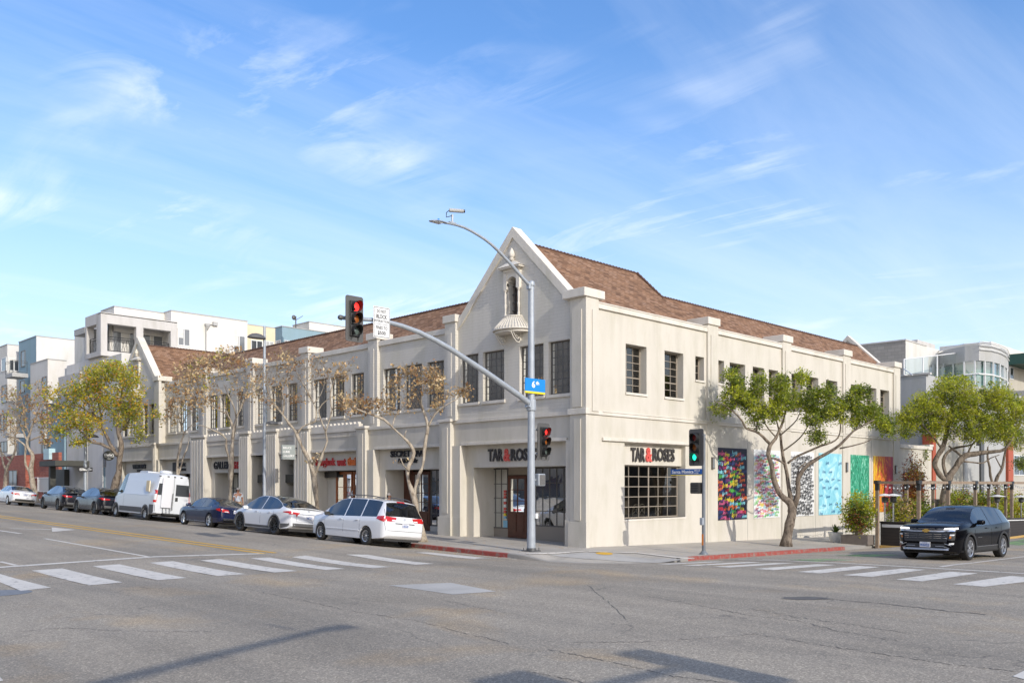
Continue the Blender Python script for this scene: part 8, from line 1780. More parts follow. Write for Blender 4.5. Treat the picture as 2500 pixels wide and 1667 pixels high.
# ---- shop signs
def tL(m, txt, x0, x1, y0, y1, mi=0, X=.255, d=.06, **k):   # on the left sign bands: pixel box
    ya, za = onX(x0, y1, X); yb = onX(x1, y1, X)[0]; zt = onX(x0, y0, X)[1]; put_text(m, txt, (X, ya, za), (0, -1, 0), (0, 0, 1), ya-yb, zt-za, d, mi, **k)
def tR(m, txt, x0, x1, y0, y1, mi=0, Y=.175, d=.06, **k):
    xa, za = onY(x0, y1, Y); xb = onY(x1, y1, Y)[0]; zt = onY(x0, y0, Y)[1]; put_text(m, txt, (xa, Y, za), (1, 0, 0), (0, 0, 1), xb-xa, zt-za, d, mi, **k)
def shop_signs():
    def sg(label, loc, parts):
        t = thing('shop_sign', label, 'sign', loc)
        for nm, mat, f in parts: m = MB(); f(m); m.build(nm, M[mat], t)
    O = dict(offset=.026, spacing=1.0)
    sg('charcoal TAR & ROSES lettering over the corner entrance, partly behind the tall pole', (0, 4, 3.4), [
        ('lettering', 'charcoal', lambda m: tL(m, 'TAR', 1193, 1229, 1096, 1126, **O)), ('lettering', 'charcoal', lambda m: tL(m, 'ROSES', 1248.5, 1311, 1095, 1125, **O)), ('ampersand', 'coral', lambda m: tL(m, '&', 1231, 1246.5, 1095, 1126, offset=.03))])
    sg('charcoal TAR & ROSES lettering above the gridded window on the side street', (4, 0, 3.4), [
        ('lettering', 'charcoal', lambda m: tR(m, 'TAR', 1539, 1573, 1091.5, 1126, **O)), ('lettering', 'charcoal', lambda m: tR(m, 'ROSES', 1592, 1645, 1093, 1125, **O)), ('ampersand', 'coral', lambda m: tR(m, '&', 1575, 1590, 1092, 1127, offset=.03))])
    sg('black SECRET lettering with script line beneath, behind the brown-leaved tree', (0, 9, 3.4), [
        ('lettering', 'ink', lambda m: tL(m, 'SECRET', 955, 1003, 1100.5, 1116, **O)), ('lettering', 'ink', lambda m: tL(m, 'MVI', 1008, 1034, 1100, 1115, **O)), ('script_line', 'ink', lambda m: tL(m, 'Med & Beauty Bar', 973, 1021, 1119, 1134, shear=.4, offset=.01))])
    sg('red and orange bangkok west thai lettering above the orange wooden doors', (0, 14, 3.4), [
        ('lettering', 'red_letter', lambda m: (tL(m, 'bangkok', 772, 820, 1119, 1142, offset=.03), tL(m, 'west', 824, 845, 1120, 1137, offset=.03))), ('orange_lettering', 'orange_letter', lambda m: tL(m, 'thai', 849.5, 869, 1116, 1136, offset=.03))])
    sg('black and red GALLERY 612 lettering over the gallery shopfront', (0, 26, 3.4), [
        ('lettering', 'ink', lambda m: tL(m, 'GALLERY', 523, 568, 1127, 1145, **O)), ('number', 'red_letter', lambda m: tL(m, '612', 571, 588.7, 1126, 1144, offset=.05))])
    sg("black WEXLER'S lettering on the shop farthest up the building, above the camper van", (0, 41, 3.6), [
        ('lettering', 'ink', lambda m: tL(m, "WEXLER'S", 324.6, 357.4, 1133.5, 1144.6, offset=.03)), ('small_lettering', 'ink', lambda m: tL(m, 'DELI', 336, 345, 1146.5, 1151, offset=.03))])
    sg('black two-line sign with square logo behind the small bare tree and camper van', (0, 34, 3.6), [
        ('logo_plate', 'ink', lambda m: m.box(.2, .26, *sorted((uL(421, .2), uL(431, .2))), onX(421, 1150, .2)[1], onX(421, 1129, .2)[1])), ('lettering', 'ink', lambda m: tL(m, 'BARAK', 432, 454.8, 1130, 1139, offset=.03)), ('lettering', 'ink', lambda m: tL(m, 'CUISINE', 437, 454.8, 1143, 1149, offset=.02))])
    # projecting blade sign
    Y = uL(723, -.3); x0 = onY(688, 1100, Y)[0]; x1 = onY(721, 1100, Y)[0]; z0_ = onY(700, 1121, Y)[1]; z1_ = onY(700, 1085.5, Y)[1]
    t = thing('blade_sign', 'grey square BRUCE LURIE GALLERY sign projecting from the wall', 'sign', (x0, Y, z0_)); m = MB(); m.box(x0, x1, Y, Y+.05, z0_, z1_); pl = m.build('sign_plate', M['sign_grey'], t); m = MB(); w, h = x1-x0, z1_-z0_
    for k, (tx, ww) in enumerate((('BRUCE', .62), ('LURIE', .50), ('GALLERY', .82))): put_text(m, tx, (x0+w*.09, Y-.001, z0_+h*(.72-.27*k)), (1, 0, 0), (0, 0, 1), w*ww, h*.15, .005, offset=.02)
    m.build('lettering', M['white_ink'], pl); m = MB(); 
    for f in (.3, .8): m.tube([(x1, Y+.02, z0_+h*f), (x1+.35, Y+.02, z0_+h*f)], .025, 6)
    m.split('bracket', M['black'], t)
    # round hanging sign
    Y = LW[1]-.15; c = onY(266, 1112, Y); rx = (onY(280, 1112, Y)[0]-onY(252, 1112, Y)[0])/2; rz = (onY(266, 1099.6, Y)[1]-onY(266, 1124, Y)[1])/2
    t = thing('round_sign', "dark oval Wexler's hanging sign beside the yellow autumn tree", 'sign', (c[0], Y, c[1])); m = MB(); pts = [(c[0]+rx*math.cos(a), Y, c[1]+rz*math.sin(a)) for a in np.linspace(0, 2*math.pi, 33)[:-1]]; m.prism(pts, (0, .08, 0)); pl = m.build('sign_plate', M['dark_awning'], t)
    m = MB(); put_text(m, "Wexler's", (c[0]-rx*.85, Y-.002, c[1]-rz*.12), (1, 0, 0), (0, 0, 1), rx*1.7, rz*.6, .01, shear=.3, offset=.02); m.box(c[0]-rx*.8, c[0]+rx*.8, Y-.01, Y, c[1]-rz*.26, c[1]-rz*.20)
    for k in range(5): m.box(c[0]-rx*.3+k*rx*.15-.03, c[0]-rx*.3+k*rx*.15+.03, Y-.01, Y, c[1]-rz*.62, c[1]-rz*.55)
    m.build('lettering', M['white_ink'], pl); m = MB(); m.tube([(c[0]+rx, Y+.04, c[1]+rz*.2), (0, Y+.04, c[1]+rz*.2)], .03, 6); m.build('bracket', M['black'], t)
shop_signs()
# ---- murals on the right wall
M['mural_night'] = simple('mural_navy_ground', (.012, .012, .03), .6); M['mural_white'] = simple('mural_white_ground', (.68, .68, .66), .6)
def splash(name, stops, sx=3., sy=3., dist=1.2, det=6, rot=0, lines=None):
    m, nt, b = newmat(name); L = nt.links.new; b.inputs['Roughness'].default_value = .6; vec, _ = axes_vec(nt, 'X', 'Z')
    mp = N(nt, 'ShaderNodeMapping'); mp.inputs['Scale'].default_value = (sx, sy, 1); mp.inputs['Rotation'].default_value = (0, 0, R_(rot)); L(vec, mp.inputs[0]); nz = N(nt, 'ShaderNodeTexNoise', ins={'Scale': 1., 'Detail': det, 'Roughness': .65, 'Distortion': dist}); L(mp.outputs[0], nz.inputs[0])
    r = ramp(nt, stops); L(nz.outputs[0], r.inputs[0]); L(r.outputs[0], b.inputs['Base Color']); return m
M['mural_blue'] = splash('mural_light_blue', [(.3, (.16, .46, .56)), (.5, (.26, .58, .66)), (.66, (.52, .76, .80)), (.8, (.62, .82, .84))], 1.6, 1.6)
M['mural_green'] = splash('mural_green', [(.36, (.006, .12, .06)), (.47, (.012, .24, .12)), (.55, (.05, .36, .22)), (.66, (.36, .66, .50))], 4.5, 2.0, 1.8)
def firemat():
    m = splash('mural_fire', [(.34, (.70, .46, .02)), (.44, (.66, .28, .01)), (.50, (.55, .07, .02)), (.62, (.30, .02, .06))], 5.5, 1.3, 1.6); nt = m.node_tree; L = nt.links.new
    b = nt.nodes['Principled BSDF']; rp = [n for n in nt.nodes if n.type == 'VALTORGB'][0]; nz = [n for n in nt.nodes if n.type == 'TEX_NOISE'][0]; g = [n for n in nt.nodes if n.type == 'SEPXYZ'][0]
    x0, x1 = uR(2133), uR(2180); ma = N(nt, 'ShaderNodeMapRange'); ma.inputs[1].default_value = x0; ma.inputs[2].default_value = x1; ma.inputs[3].default_value = -.12; ma.inputs[4].default_value = .16; L(g.outputs['X'], ma.inputs[0])
    ad = N(nt, 'ShaderNodeMath', operation='ADD'); L(nz.outputs[0], ad.inputs[0]); L(ma.outputs[0], ad.inputs[1]); L(ad.outputs[0], rp.inputs[0]); return m
M['mural_fire'] = firemat()
INK = [simple('mural_ink_%s' % n, c, .55) for n, c in (('pink', (.62, .10, .22)), ('yellow', (.72, .56, .03)), ('green', (.08, .42, .05)), ('orange', (.68, .15, .02)), ('red', (.45, .02, .04)), ('cyan', (.22, .58, .66)), ('violet', (.16, .03, .16)), ('navy', (.02, .04, .16)))]
K_ = simple('mural_ink_black', (.02, .02, .022), .55); DB = simple('mural_ink_deep_blue', (.02, .12, .26), .55)
LOVE = text_mesh('love', 1, .02, offset=.018, shear=.55, align='LEFT', res=1)
def mural(label, x0, x1, ground, inks, step=(0.42, .30), sz=.46, dens=1., seed=1):
    a, b = uR(x0, -.06), uR(x1, -.06); zb, zt = .76, 3.98; t = thing('mural_panel', label, 'mural', (a, -.03, zb), 0, 'painted panels on the side wall')
    m = MB(); m.box(a, b, -.06, -.031, zb, zt); m.build('panel', M[ground], t); rnd = random.Random(seed)
    if not inks: return
    m = MB(); V, F = LOVE; x0m, x1m = min(v.x for v in V), max(v.x for v in V); y0m, y1m = min(v.y for v in V), max(v.y for v in V); z = zb+.04; row = 0
    while z < zt-.30:
        x = a+.03+(row % 2)*step[0]*.45
        while x+sz*.92 < b:
            if rnd.random() < dens:
                an = rnd.uniform(-.12, .22); s = sz/(x1m-x0m)*rnd.uniform(.85, 1.08); dz = rnd.uniform(-.04, .04); mi = rnd.randrange(len(inks)); lev = -.0605-.0012*rnd.random()*6; yy = rnd.uniform(1.1, 1.7)
                P = []
                for v in V: u, w = (v.x-x0m)*s, (v.y-y0m)*s*yy*.8; P.append((min(b-.01, x+u*math.cos(an)-w*math.sin(an)), lev-(v.z+.01)*.1, min(zt-.01, z+dz+u*math.sin(an)+w*math.cos(an))))
                m.add(P, F, mi)
            x += step[0]*rnd.uniform(.9, 1.1)
        z += step[1]; row += 1
    m.build('painted_words', inks, t)
mural('tall panel of rainbow painted words on black, leftmost painted panel', 1749.4, 1823.7, 'mural_night', INK, (.30, .20), .46, 1, 1)
mural('tall white panel crowded with small multicoloured painted words', 1840.3, 1904.7, 'mural_white', INK, (.235, .135), .34, 1, 2)
mural('tall white panel covered with black painted words', 1927, 1987, 'mural_white', [K_], (.27, .15), .42, 1, 3)
mural('pale blue panel with scattered dark blue painted words', 1999.7, 2055, 'mural_blue', [DB], (.72, .42), .42, .85, 4)
mural('plain green paint-washed panel between the blue and the yellow-red ones', 2071.5, 2122, 'mural_green', [], seed=5)
mural('yellow to dark red flame-coloured panel, rightmost painted panel', 2133, 2180, 'mural_fire', [], seed=6)
for px, py in ((1740, 1130), (2067, 1140), (2187, 1146)):
    x, z = onY(px, py, -.1); t = thing('wall_lamp', {1740: 'bronze wall lamp left of the black rainbow panel', 2067: 'bronze wall lamp between the blue and green panels', 2187: 'bronze wall lamp right of the yellow-red panel'}[px], 'wall lamp', (x, -.03, z), 0, 'wall lamps on the side wall'); m = MB(); m.box(x-.09, x+.09, -.16, -.03, z-.26, z+.26); m.build('lamp_case', M['frame'], t, bevel=.01); m = MB(); m.box(x-.06, x+.06, -.165, -.161, z-.20, z+.20); m.build('lamp_glass', M['pane_mid'], t)
# ---- planters, shrubs, parklet with pergola
def parklet():
    c = gnd(2118.6, 1331, walk); x, y, z = c.x, c.y, c.z; r = ray(2053, 1320); y1 = CAM.y+r.y*((x-CAM.x)/r.x); x1 = onY(2135, 1320, y)[0]; zt = z+.44
    t = thing('planter_box', 'long low grey-brown planter box at the kerb under the leafy bush', 'planter', (x, y, z)); m = MB(); m.box(x, x1, y, y1, z, zt); m.build('box', simple('planter_taupe', (.16, .135, .115), .7, var=.1), t, bevel=.01); m = MB(); m.box(x+.06, x1-.06, y+.06, y1-.06, zt-.05, zt+.004); m.build('soil', M['bark'], t)
    xm, ym = (x+x1)/2, (y+y1)/2; LN = dict(m=['g1', 'g2', 'g3', 'y2', 'o1'], w=[2, 4, 6, 3, 1], per=9, spread=.10, size=.14, asp=.35)
    shrub('bushy light green shrub growing in the long planter box', 'shrub', (xm, y+.55, zt), .78, .75, .98, 420, LN, 31); shrub('open reddish-green shrub at the far end of the long planter box', 'shrub', (xm-.1, y1-.7, zt), .62, .7, .72, 190, dict(m=['r1', 'b1', 'g2', 'g1'], w=[3, 2, 4, 3], per=6, spread=.09, size=.13, asp=.35), 32)
    p = gnd(2040, 1322, walk); t = thing('flower_pot', 'white tapered round pot left of the long planter box', 'pot', tuple(p)); m = MB(); m.lathe([(.0, 0), (.22, 0), (.25, .03), (.34, .42), (.345, .46), (.31, .46), (.29, .40), (0, .38)], tuple(p), 24); m.build('pot', M['sign_white'], t, smooth=True, sharp=40)
    t = thing('agave', 'spiky grey-green agave in the white pot', 'plant', (p.x, p.y, p.z+.4)); m = MB(); rnd = random.Random(4)
    for k in range(26):
        a = k*2.4; e = rnd.uniform(.5, 1.35); L_ = rnd.uniform(.35, .55); d = Vector((math.cos(a)*math.cos(e), math.sin(a)*math.cos(e), math.sin(e))); q = p+Vector((0, 0, .4)); s = Vector((-math.sin(a), math.cos(a), 0))*.035; m.add([q-s, q+s, q+d*L_*.5+s*1.2, q+d*L_*.5-s*1.2, q+d*L_+Vector((0, 0, -.03))], [(0, 1, 2, 3), (3, 2, 4)])
    m.build('leaves', M['g1'], t)
    # charcoal board wall standing in the kerb lane
    Y0 = -6.35; X0 = onY(2143, 1300, CURBY-.1)[0]; X1 = 44.; zb = road(X0, -5.2)
    t = thing('parklet_wall', 'charcoal horizontal-board parklet wall running behind the black SUV', 'fence', (X0, Y0, zb)); m = MB()
    xs = [X0+1.9*k for k in range(int((X1-X0)/1.9)+1)]
    m = MB()
    for k in range(len(xs)-1):
        zz_ = road(xs[k], Y0); m.add([(xs[k], Y0, zz_+.06), (xs[k+1], Y0, road(xs[k+1], Y0)+.06), (xs[k+1], Y0, road(xs[k+1], Y0)+1.12), (xs[k], Y0, zz_+1.12), (xs[k], Y0+.3, zz_+.06), (xs[k+1], Y0+.3, road(xs[k+1], Y0)+.06), (xs[k+1], Y0+.3, road(xs[k+1], Y0)+1.12), (xs[k], Y0+.3, zz_+1.12)], [(0, 1, 2, 3), (4, 5, 6, 7), (3, 2, 6, 7), (0, 3, 7, 4), (1, 2, 6, 5)])
    m.box(X0, X0+.3, Y0+.3, CURBY-.1, zb+.06, zb+1.12); m.box(X0-.04, X0+.34, Y0+.3, CURBY-.1, zb+1.121, zb+1.16); m.build('board_wall', M['slat_black'], t)
    m = MB(); m.tube([(X0+.1, Y0-.02, road(X0, Y0)+1.0), (X1, Y0-.02, road(X1, Y0)+1.0)], .035, 4); m.box(X0-.02, X0-.001, Y0+.3, CURBY-.3, zb+.90, zb+1.03); m.build('pale_rail', M['frame_white'], t); m = MB(); m.box(X0-.3, X0-.05, Y0-.2, CURBY-.1, zb-.05, zb+.07); m.box(X0-.3, X0+14, Y0-.25, Y0-.201, zb-.05, zb+.07); m.build('timber_kerb', M['timber_yellow'], t); m = MB(); m.box(X0-.06, X0-.003, CURBY-.22, CURBY-.1, zb, zb+1.1); m.build('end_strip', M['frame_white'], t)
    # pergola of timber posts with black brackets and string lights
    t = thing('pergola', 'timber pergola with black steel brackets and string lights over the parklet', 'pergola', (X0, Y0, zb)); yf, yb = Y0+.15, CURBY-.25; top = 2.5
    fx = [onY(p, 1200, yf)[0] for p in (2243, 2315, 2381, 2470)]; bx = [onY(p, 1200, yb)[0] for p in (2142, 2213, 2278, 2414, 2455)]
    fx += [fx[-1]+3, fx[-1]+6]; 
    def post(xx, yy):
        zz_ = road(xx, yy); m = MB(); m.box(xx-.07, xx+.07, yy-.07, yy+.07, zz_, top-.14+zz_*.0); m.build('post', M['timber'], t); m = MB(); m.box(xx-.08, xx+.08, yy-.08, yy+.08, top-.42, top+.03); m.box(xx-.2, xx+.2, yy-.078, yy+.078, top-.12, top+.028); m.build('bracket', M['black'], t)
    for a in fx: post(a, yf)
    for a in bx: post(a, yb)
    m = MB(); m.box(fx[0], fx[-1], yf-.065, yf+.065, top-.13, top); m.build('beam', M['timber'], t); m = MB(); m.box(bx[0]-.07, fx[-1], yb-.065, yb+.065, top-.13, top); m.build('beam', M['timber'], t)
    m = MB(); m.box(min(fx[0], bx[0])-.06, max(fx[0], bx[0])+.06, yf+.066, yb-.066, top-.125, top-.004); m.build('beam', M['timber'], t)
    for k in (2, 3): m = MB(); m.box(fx[k]-.06, fx[k]+.06, yf+.066, yb-.066, top-.125, top-.004); m.build('beam', M['timber'], t)
    st = thing('string_lights', 'string of small round bulbs under the pergola beams', 'string lights', (X0, yf, top)); w = MB(); b_ = MB()
    for row, yy in ((fx, yf), (fx, yb)):
        for a, b in zip(row[:-1], row[1:]):
            P = [(a+(b-a)*k/8, yy-.1, top-.16-.14*math.sin(math.pi*k/8)) for k in range(9)]; w.tube(P, .008, 4)
            for q in P[1:-1]: b_.lathe([(0, -.085), (.03, -.07), (.036, -.045), (.02, -.015), (.012, 0)], q, 8)
    w.build('wire', M['black'], st); b_.split('bulb', M['lamp_clear'], st, smooth=True, tol=0)
    def heater(px, py, yy, label):
        xx, zt_ = onY(px, py, yy); zb_ = road(xx, yy); t = thing('patio_heater', label, 'patio heater', (xx, yy, zb_), 0, 'patio heaters on the parklet'); m = MB(); m.tube([(xx, yy, zb_), (xx, yy, zt_-.3)], .035, 10); m.lathe([(.22, 0), (.22, .35), (.1, .55), (.04, .6)], (xx, yy, zb_), 14); m.build('stand', M['alloy'], t, smooth=True, sharp=40)
        m = MB(); m.lathe([(.07, -.34), (.13, -.30), (.15, -.10), (.10, -.06)], (xx, yy, zt_), 16); m.build('burner', M['steel_dark'], t, smooth=True, sharp=40); m = MB(); m.lathe([(.0, .09), (.12, .07), (.40, .0), (.42, -.015), (.40, -.02), (0, .03)], (xx, yy, zt_), 26); m.build('reflector', M['chrome'] if False else M['sign_white'], t, smooth=True, sharp=40)
    heater(2160, 1209, uL(2160, X0+1.0), 'left heater of the close pair beside the planter box'); heater(2181, 1209, uL(2181, X0+1.2), 'right heater of the close pair beside the planter box'); heater(2435, 1211, Y0+.7, 'patio heater above the rear of the black SUV'); heater(2493, 1212, Y0+.7, 'patio heater at the right edge of the picture')
    MX = dict(m=['g1', 'g2', 'g3', 'r1', 'b1'], w=[4, 4, 3, 1, 1], per=9, spread=.14, size=.16, asp=.4); GP = 'bushes behind the parklet'
    def bush(px, py, yy, rx, ry, rz, n, label, sd, lf=MX): xx, zb_ = onY(px, 1250, yy)[0], base(10, yy); shrub(label, 'bush', (onY(px, py, yy)[0], yy, max(base(onY(px, py, yy)[0], yy), onY(px, py, yy)[1])), rx, ry, rz, n, lf, sd, 'bush', GP)
    RD = dict(MX, m=['r1', 'b1', 'o1', 'g2'], w=[4, 3, 1, 2])
    bush(2200, 1290, -4.3, .7, .6, .75, 160, 'pale mixed bush behind the pair of heaters', 41, dict(MX, m=['g2', 'y2', 'b2', 'g1'], w=[3, 3, 2, 2])); bush(2232, 1300, -1.2, .9, .6, 2.3, 420, 'tall red-leaved climber around the wall doorway', 42, RD); bush(2252, 1290, -4.2, .7, .5, .8, 150, 'low green bush beside the second front post', 43)
    bush(2350, 1290, -1.5, 2.2, .7, 1.3, 420, 'dark hedge against the beige wall panels', 48); bush(2440, 1290, -1.6, 2.2, .7, 1.5, 420, 'dark hedge beside the far orange column', 49)
    bush(2330, 1290, -3.6, 1.4, .7, .95, 330, 'wide dark green bush behind the SUV windscreen', 44); bush(2395, 1290, -3.7, 1.3, .7, 1.15, 330, 'orange-tipped green bush behind the SUV roof', 45, dict(MX, m=['g1', 'g2', 'g3', 'o1'], w=[4, 4, 4, 2])); bush(2478, 1290, -3.5, 1.5, .8, 1.2, 260, 'pale green bush at the right edge behind the heaters', 46, dict(MX, m=['g2', 'g3', 'y2', 'r1'], w=[4, 3, 2, 1])); bush(2250, 1120, .2, .5, .3, .28, 90, 'green overhang above the wall doorway', 47)
parklet()
# ---- restaurant furniture seen through the glass
def bistro_chair(x, y, z, rz, label):
    t = thing('bistro_chair', label, 'chair', (x, y, z), rz, 'cross-back chairs inside the restaurant'); kw = dict(world=False); m = MB(); m.lathe([(0, .45), (.20, .45), (.21, .465), (0, .48)], (0, 0, 0), 16); m.build('seat', M['frame_tan'], t, **kw)
    for sx in (-1, 1):
        m = MB(); m.tube([(sx*.17, -.15, .46), (sx*.19, -.19, 0)], .016, 6); m.build('leg', M['frame_tan'], t, **kw); m = MB(); m.tube([(sx*.19, .19, 0), (sx*.17, .16, .46)], .016, 6); m.build('leg', M['frame_tan'], t, **kw)
    m = MB(); P = [(-.19, .17, .46), (-.19, .21, .80), (-.12, .22, .88), (0, .22, .90), (.12, .22, .88), (.19, .21, .80), (.19, .17, .46)]; m.tube(P, .015, 6); m.tube([(-.18, .19, .50), (.18, .215, .80)], .011, 5); m.tube([(.18, .19, .50), (-.18, .215, .80)], .011, 5); m.build('backrest', M['frame_tan'], t, **kw)
xb = 1.45
for i, px in enumerate((1331, 1352, 1378)): y = uL(px, xb+.6); bistro_chair(xb+.62, y, .03, R_(90), ['left cross-back chair inside the corner window', 'middle cross-back chair inside the corner window', 'right cross-back chair inside the corner window'][i])
for i, px in enumerate((1545, 1560, 1600)): x = uR(px, 1.2); bistro_chair(x, 1.25, .62, R_(180), ['cross-back chair left of the mullion in the side window', 'second cross-back chair in the side window', 'cross-back chair right of the mullion in the side window'][i])
# ---- people
def person(label, x, y, h, face, cap_mat):
    z = walk(x, y); t = thing('person', label, 'person', (x, y, z), face); s = h/1.75
    J = {'pelvis': (0, 0, .95, .13), 'waist': (0, 0, 1.08, .125), 'chest': (0.01, 0, 1.30, .145), 'neck0': (0, 0, 1.45, .075), 'neck': (.01, 0, 1.51, .055), 'head': (.02, 0, 1.60, .085), 'crown': (.015, 0, 1.68, .082), 'nose': (.10, 0, 1.60, .02)}
    E = [('pelvis', 'waist'), ('waist', 'chest'), ('chest', 'neck0'), ('neck0', 'neck'), ('neck', 'head'), ('head', 'crown'), ('head', 'nose')]
    for sg, n in ((1, 'l'), (-1, 'r')):
        J.update({n+'sh': (0, sg*.18, 1.40, .06), n+'el': (-.02, sg*.24, 1.13, .042), n+'wr': (.06, sg*.25, .90, .028), n+'pm': (.08, sg*.25, .83, .032), n+'hip': (0, sg*.09, .88, .09), n+'kn': (.03, sg*.10, .48, .06), n+'an': (0, sg*.10, .09, .045), n+'to': (.15, sg*.11, .03, .035)})
        E += [('chest', n+'sh'), (n+'sh', n+'el'), (n+'el', n+'wr'), (n+'wr', n+'pm'), ('pelvis', n+'hip'), (n+'hip', n+'kn'), (n+'kn', n+'an'), (n+'an', n+'to')]
        for k, (dy, L_) in enumerate(((-.03, .06), (-.012, .075), (.008, .08), (.026, .07))): q = n+'f%d' % k; J[q] = (.085+dy, sg*.252, .83-L_, .010); E.append((n+'pm', q))
        J[n+'th'] = (.125, sg*.235, .80, .010); E.append((n+'pm', n+'th'))
    def skin(names, edges, grow, mat, nm, parent):
        idx = {q: i for i, q in enumerate(names)}; me = bpy.data.meshes.new(nm); me.from_pydata([tuple(c*s for c in J[q][:3]) for q in names], [(idx[a], idx[b]) for a, b in edges], []); o = bpy.data.objects.new(nm, me); COL.objects.link(o)
        md = o.modifiers.new('s', 'SKIN'); me.skin_vertices[0].data.foreach_set('radius', [v for q in names for v in (J[q][3]*s*grow+(.008 if grow > 1 else 0),)*2]); me.skin_vertices[0].data[0].use_root = True
        sb = o.modifiers.new('u', 'SUBSURF'); sb.levels = 2; sb.render_levels = 2
        r = bpy.data.meshes.new_from_object(o.evaluated_get(bpy.context.evaluated_depsgraph_get())); bpy.data.objects.remove(o); r.materials.clear(); r.materials.append(M[mat]); r.polygons.foreach_set('use_smooth', [True]*len(r.polygons)); o = bpy.data.objects.new(nm, r); COL.objects.link(o); o.parent = parent; return o
    body = skin(list(J), E, 1., 'skin', 'body', t)
    N1 = ['pelvis', 'waist', 'chest', 'lsh', 'rsh']; J2 = dict(J)
    for n, sg in (('l', 1), ('r', -1)): J[n+'sl'] = (-.012, sg*.225, 1.22, .055)
    skin(N1+['lsl', 'rsl'], [('pelvis', 'waist'), ('waist', 'chest'), ('chest', 'lsh'), ('chest', 'rsh'), ('lsh', 'lsl'), ('rsh', 'rsl')], 1.20, 'shirt', 'shirt', t)
    for n, sg in (('l', 1), ('r', -1)): J[n+'hm'] = (.02, sg*.10, .56, .085)
    skin(['pelvis', 'lhip', 'rhip', 'lhm', 'rhm'], [('pelvis', 'lhip'), ('pelvis', 'rhip'), ('lhip', 'lhm'), ('rhip', 'rhm')], 1.2, 'shorts', 'shorts', t)
    m = MB(); m.lathe([(.099*s, 0), (.103*s, .03*s), (.085*s, .08*s), (.04*s, .11*s), (0, .115*s)], (.012*s, 0, 1.635*s), 18); pts = [((.09+.10*math.cos(a))*s, .075*s*math.sin(a), 1.64*s-.01*s*math.cos(a)) for a in np.linspace(-math.pi/2, math.pi/2, 11)]; m.prism(pts, (0, 0, .01)); m.build('cap', M[cap_mat], t, smooth=True, sharp=50, world=False)
    m = MB(); m.lathe([(.088*s, -.10*s), (.10*s, -.03*s), (.10*s, .01*s)], (-.006*s, 0, 1.64*s), 14, 'z', 0, R_(75), R_(285)); m.build('hair', M['hair'], t, smooth=True, world=False)
    m = MB()
    for sg in (1, -1): m.lathe([(0, -.006), (.009, 0), (0, .006)], (.103*s, sg*.032*s, 1.615*s), 8, 'x')
    m.box(.098*s, .106*s, -.022*s, .022*s, 1.555*s, 1.562*s); m.build('facial_features', M['hair'], t, world=False)
person('person in white T-shirt, khaki shorts and grey cap standing behind the dark blue car', -1.9, uL(581, -1.9), 1.76, R_(-105), 'cap')
person('person in a light cap passing behind the white minivan, only head visible', -1.6, uL(950, -1.6), 1.80, R_(-80), 'cap')
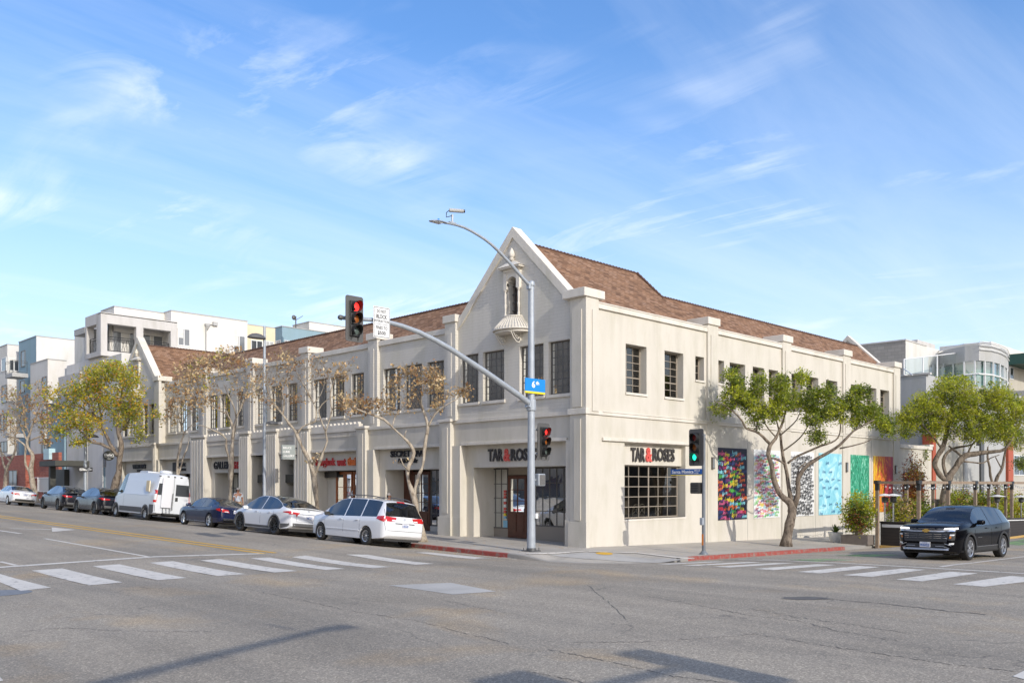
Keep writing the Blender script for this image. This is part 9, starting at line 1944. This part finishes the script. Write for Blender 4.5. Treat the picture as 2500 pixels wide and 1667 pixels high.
# ---- lamp post and sign arm behind the camera whose shadows fall on the crossing
def offstage():
    t = thing('street_lamp', 'tall street lamp with long arm standing behind the camera', 'street lamp', (-33., -27.4, .2)); h = 8.6; m = MB(); m.tube([(-33., -27.4, 0), (-33., -27.4, h-.6)], [.14, .09], 14); m.build('pole', M['steel'], t, smooth=True)
    P0 = Vector((-33., -27.4, h-.7)); e = gnd(770, 1531); off = Vector((SUN_DIR.x, SUN_DIR.y, 0))*(h/SUN_DIR.z); P1 = Vector((e.x+off.x, e.y+off.y, h)); s0 = gnd(200, 1667); Q = Vector((s0.x+off.x*.985, s0.y+off.y*.985, h-.12)); m = MB(); m.tube([P0, P0.lerp(Q, .5)+Vector((0, 0, .1)), Q, Q.lerp(P1, .5)+Vector((0, 0, .03)), P1], [.13, .12, .11, .10, .08], 10); m.build('light_arm', M['steel'], t, smooth=True)
    e2 = gnd(840, 1522); P2 = Vector((e2.x+off.x, e2.y+off.y, h)); m = MB(); d = (P2-P1); m.obox((P1+P2)/2, d/2, Vector((-d.y, d.x, 0)).normalized()*.14, (0, 0, .05)); m.build('luminaire', M['steel'], t)
    e3, e4 = gnd(640, 1519), gnd(700, 1530); m = MB(); m.obox(Vector(((e3.x+e4.x)/2+off.x, (e3.y+e4.y)/2+off.y, h)), ((e4.x-e3.x)/2, (e4.y-e3.y)/2, 0), (0, .06, 0), (0, 0, .08)); m.build('sensor', M['steel'], t)
    h = 5.6; off = Vector((SUN_DIR.x, SUN_DIR.y, 0))*(h/SUN_DIR.z); a = gnd(1668, 1618); b = gnd(1455, 1712); ca, cb = Vector((a.x+off.x, a.y+off.y, h)), Vector((b.x+off.x, b.y+off.y, h-.1))
    signal('traffic light on the unseen arm behind the camera casting the foreground shadow', tuple(ca), R_(-90), 'o')
    t = thing('signal_pole', 'overhead signal arm behind the camera carrying a white regulatory board', 'signal pole', (cb.x-6, ca.y+.3, .2)); m = MB(); m.box(cb.x-.42, cb.x+.42, ca.y+.0, ca.y+.03, h-.75, h+.75); m.build('board', M['sign_white'], t)
    m = MB(); m.tube([(cb.x-6, ca.y+.3, h+.1), (ca.x+.2, ca.y+.3, h-.1)], [.11, .08], 10); m.tube([(cb.x-6, ca.y+.3, h+.1), (cb.x-6, ca.y+.3, 0)], .15, 12); m.build('arm', M['steel'], t, smooth=True)
offstage()
def litter():
    rs = random.Random(9); C = []
    for _ in range(420):
        y = rs.uniform(-.5, 26); x = -4.1-abs(rs.gauss(0, .35)) if rs.random() < .55 else rs.uniform(-4, -.3); f = road if x < CURBX else walk; C.append((x, y, f(x, y)+.012))
    for _ in range(160): x = rs.uniform(0, 14); y = -5-abs(rs.gauss(0, .25)) if rs.random() < .5 else rs.uniform(-4.9, -.5); f = road if y < CURBY else walk; C.append((x, y, f(x, y)+.012))
    e = bpy.data.objects.new('fallen_leaves', None)
    m = MB()
    for c in C:
        a = rs.uniform(0, 6.3); L_ = rs.uniform(.03, .07); u = Vector((math.cos(a), math.sin(a), .1))*L_; v = Vector((-math.sin(a), math.cos(a), .15))*L_*.6; c = Vector(c); m.add([c-u, c-v*.6, c+u, c+v], [(0, 1, 2, 3)])
    o = m.build('fallen_leaves', M['b2']); o['kind'] = 'stuff'; o['label'] = 'dry leaves scattered along the gutters and pavement'; o['category'] = 'leaves'
litter()
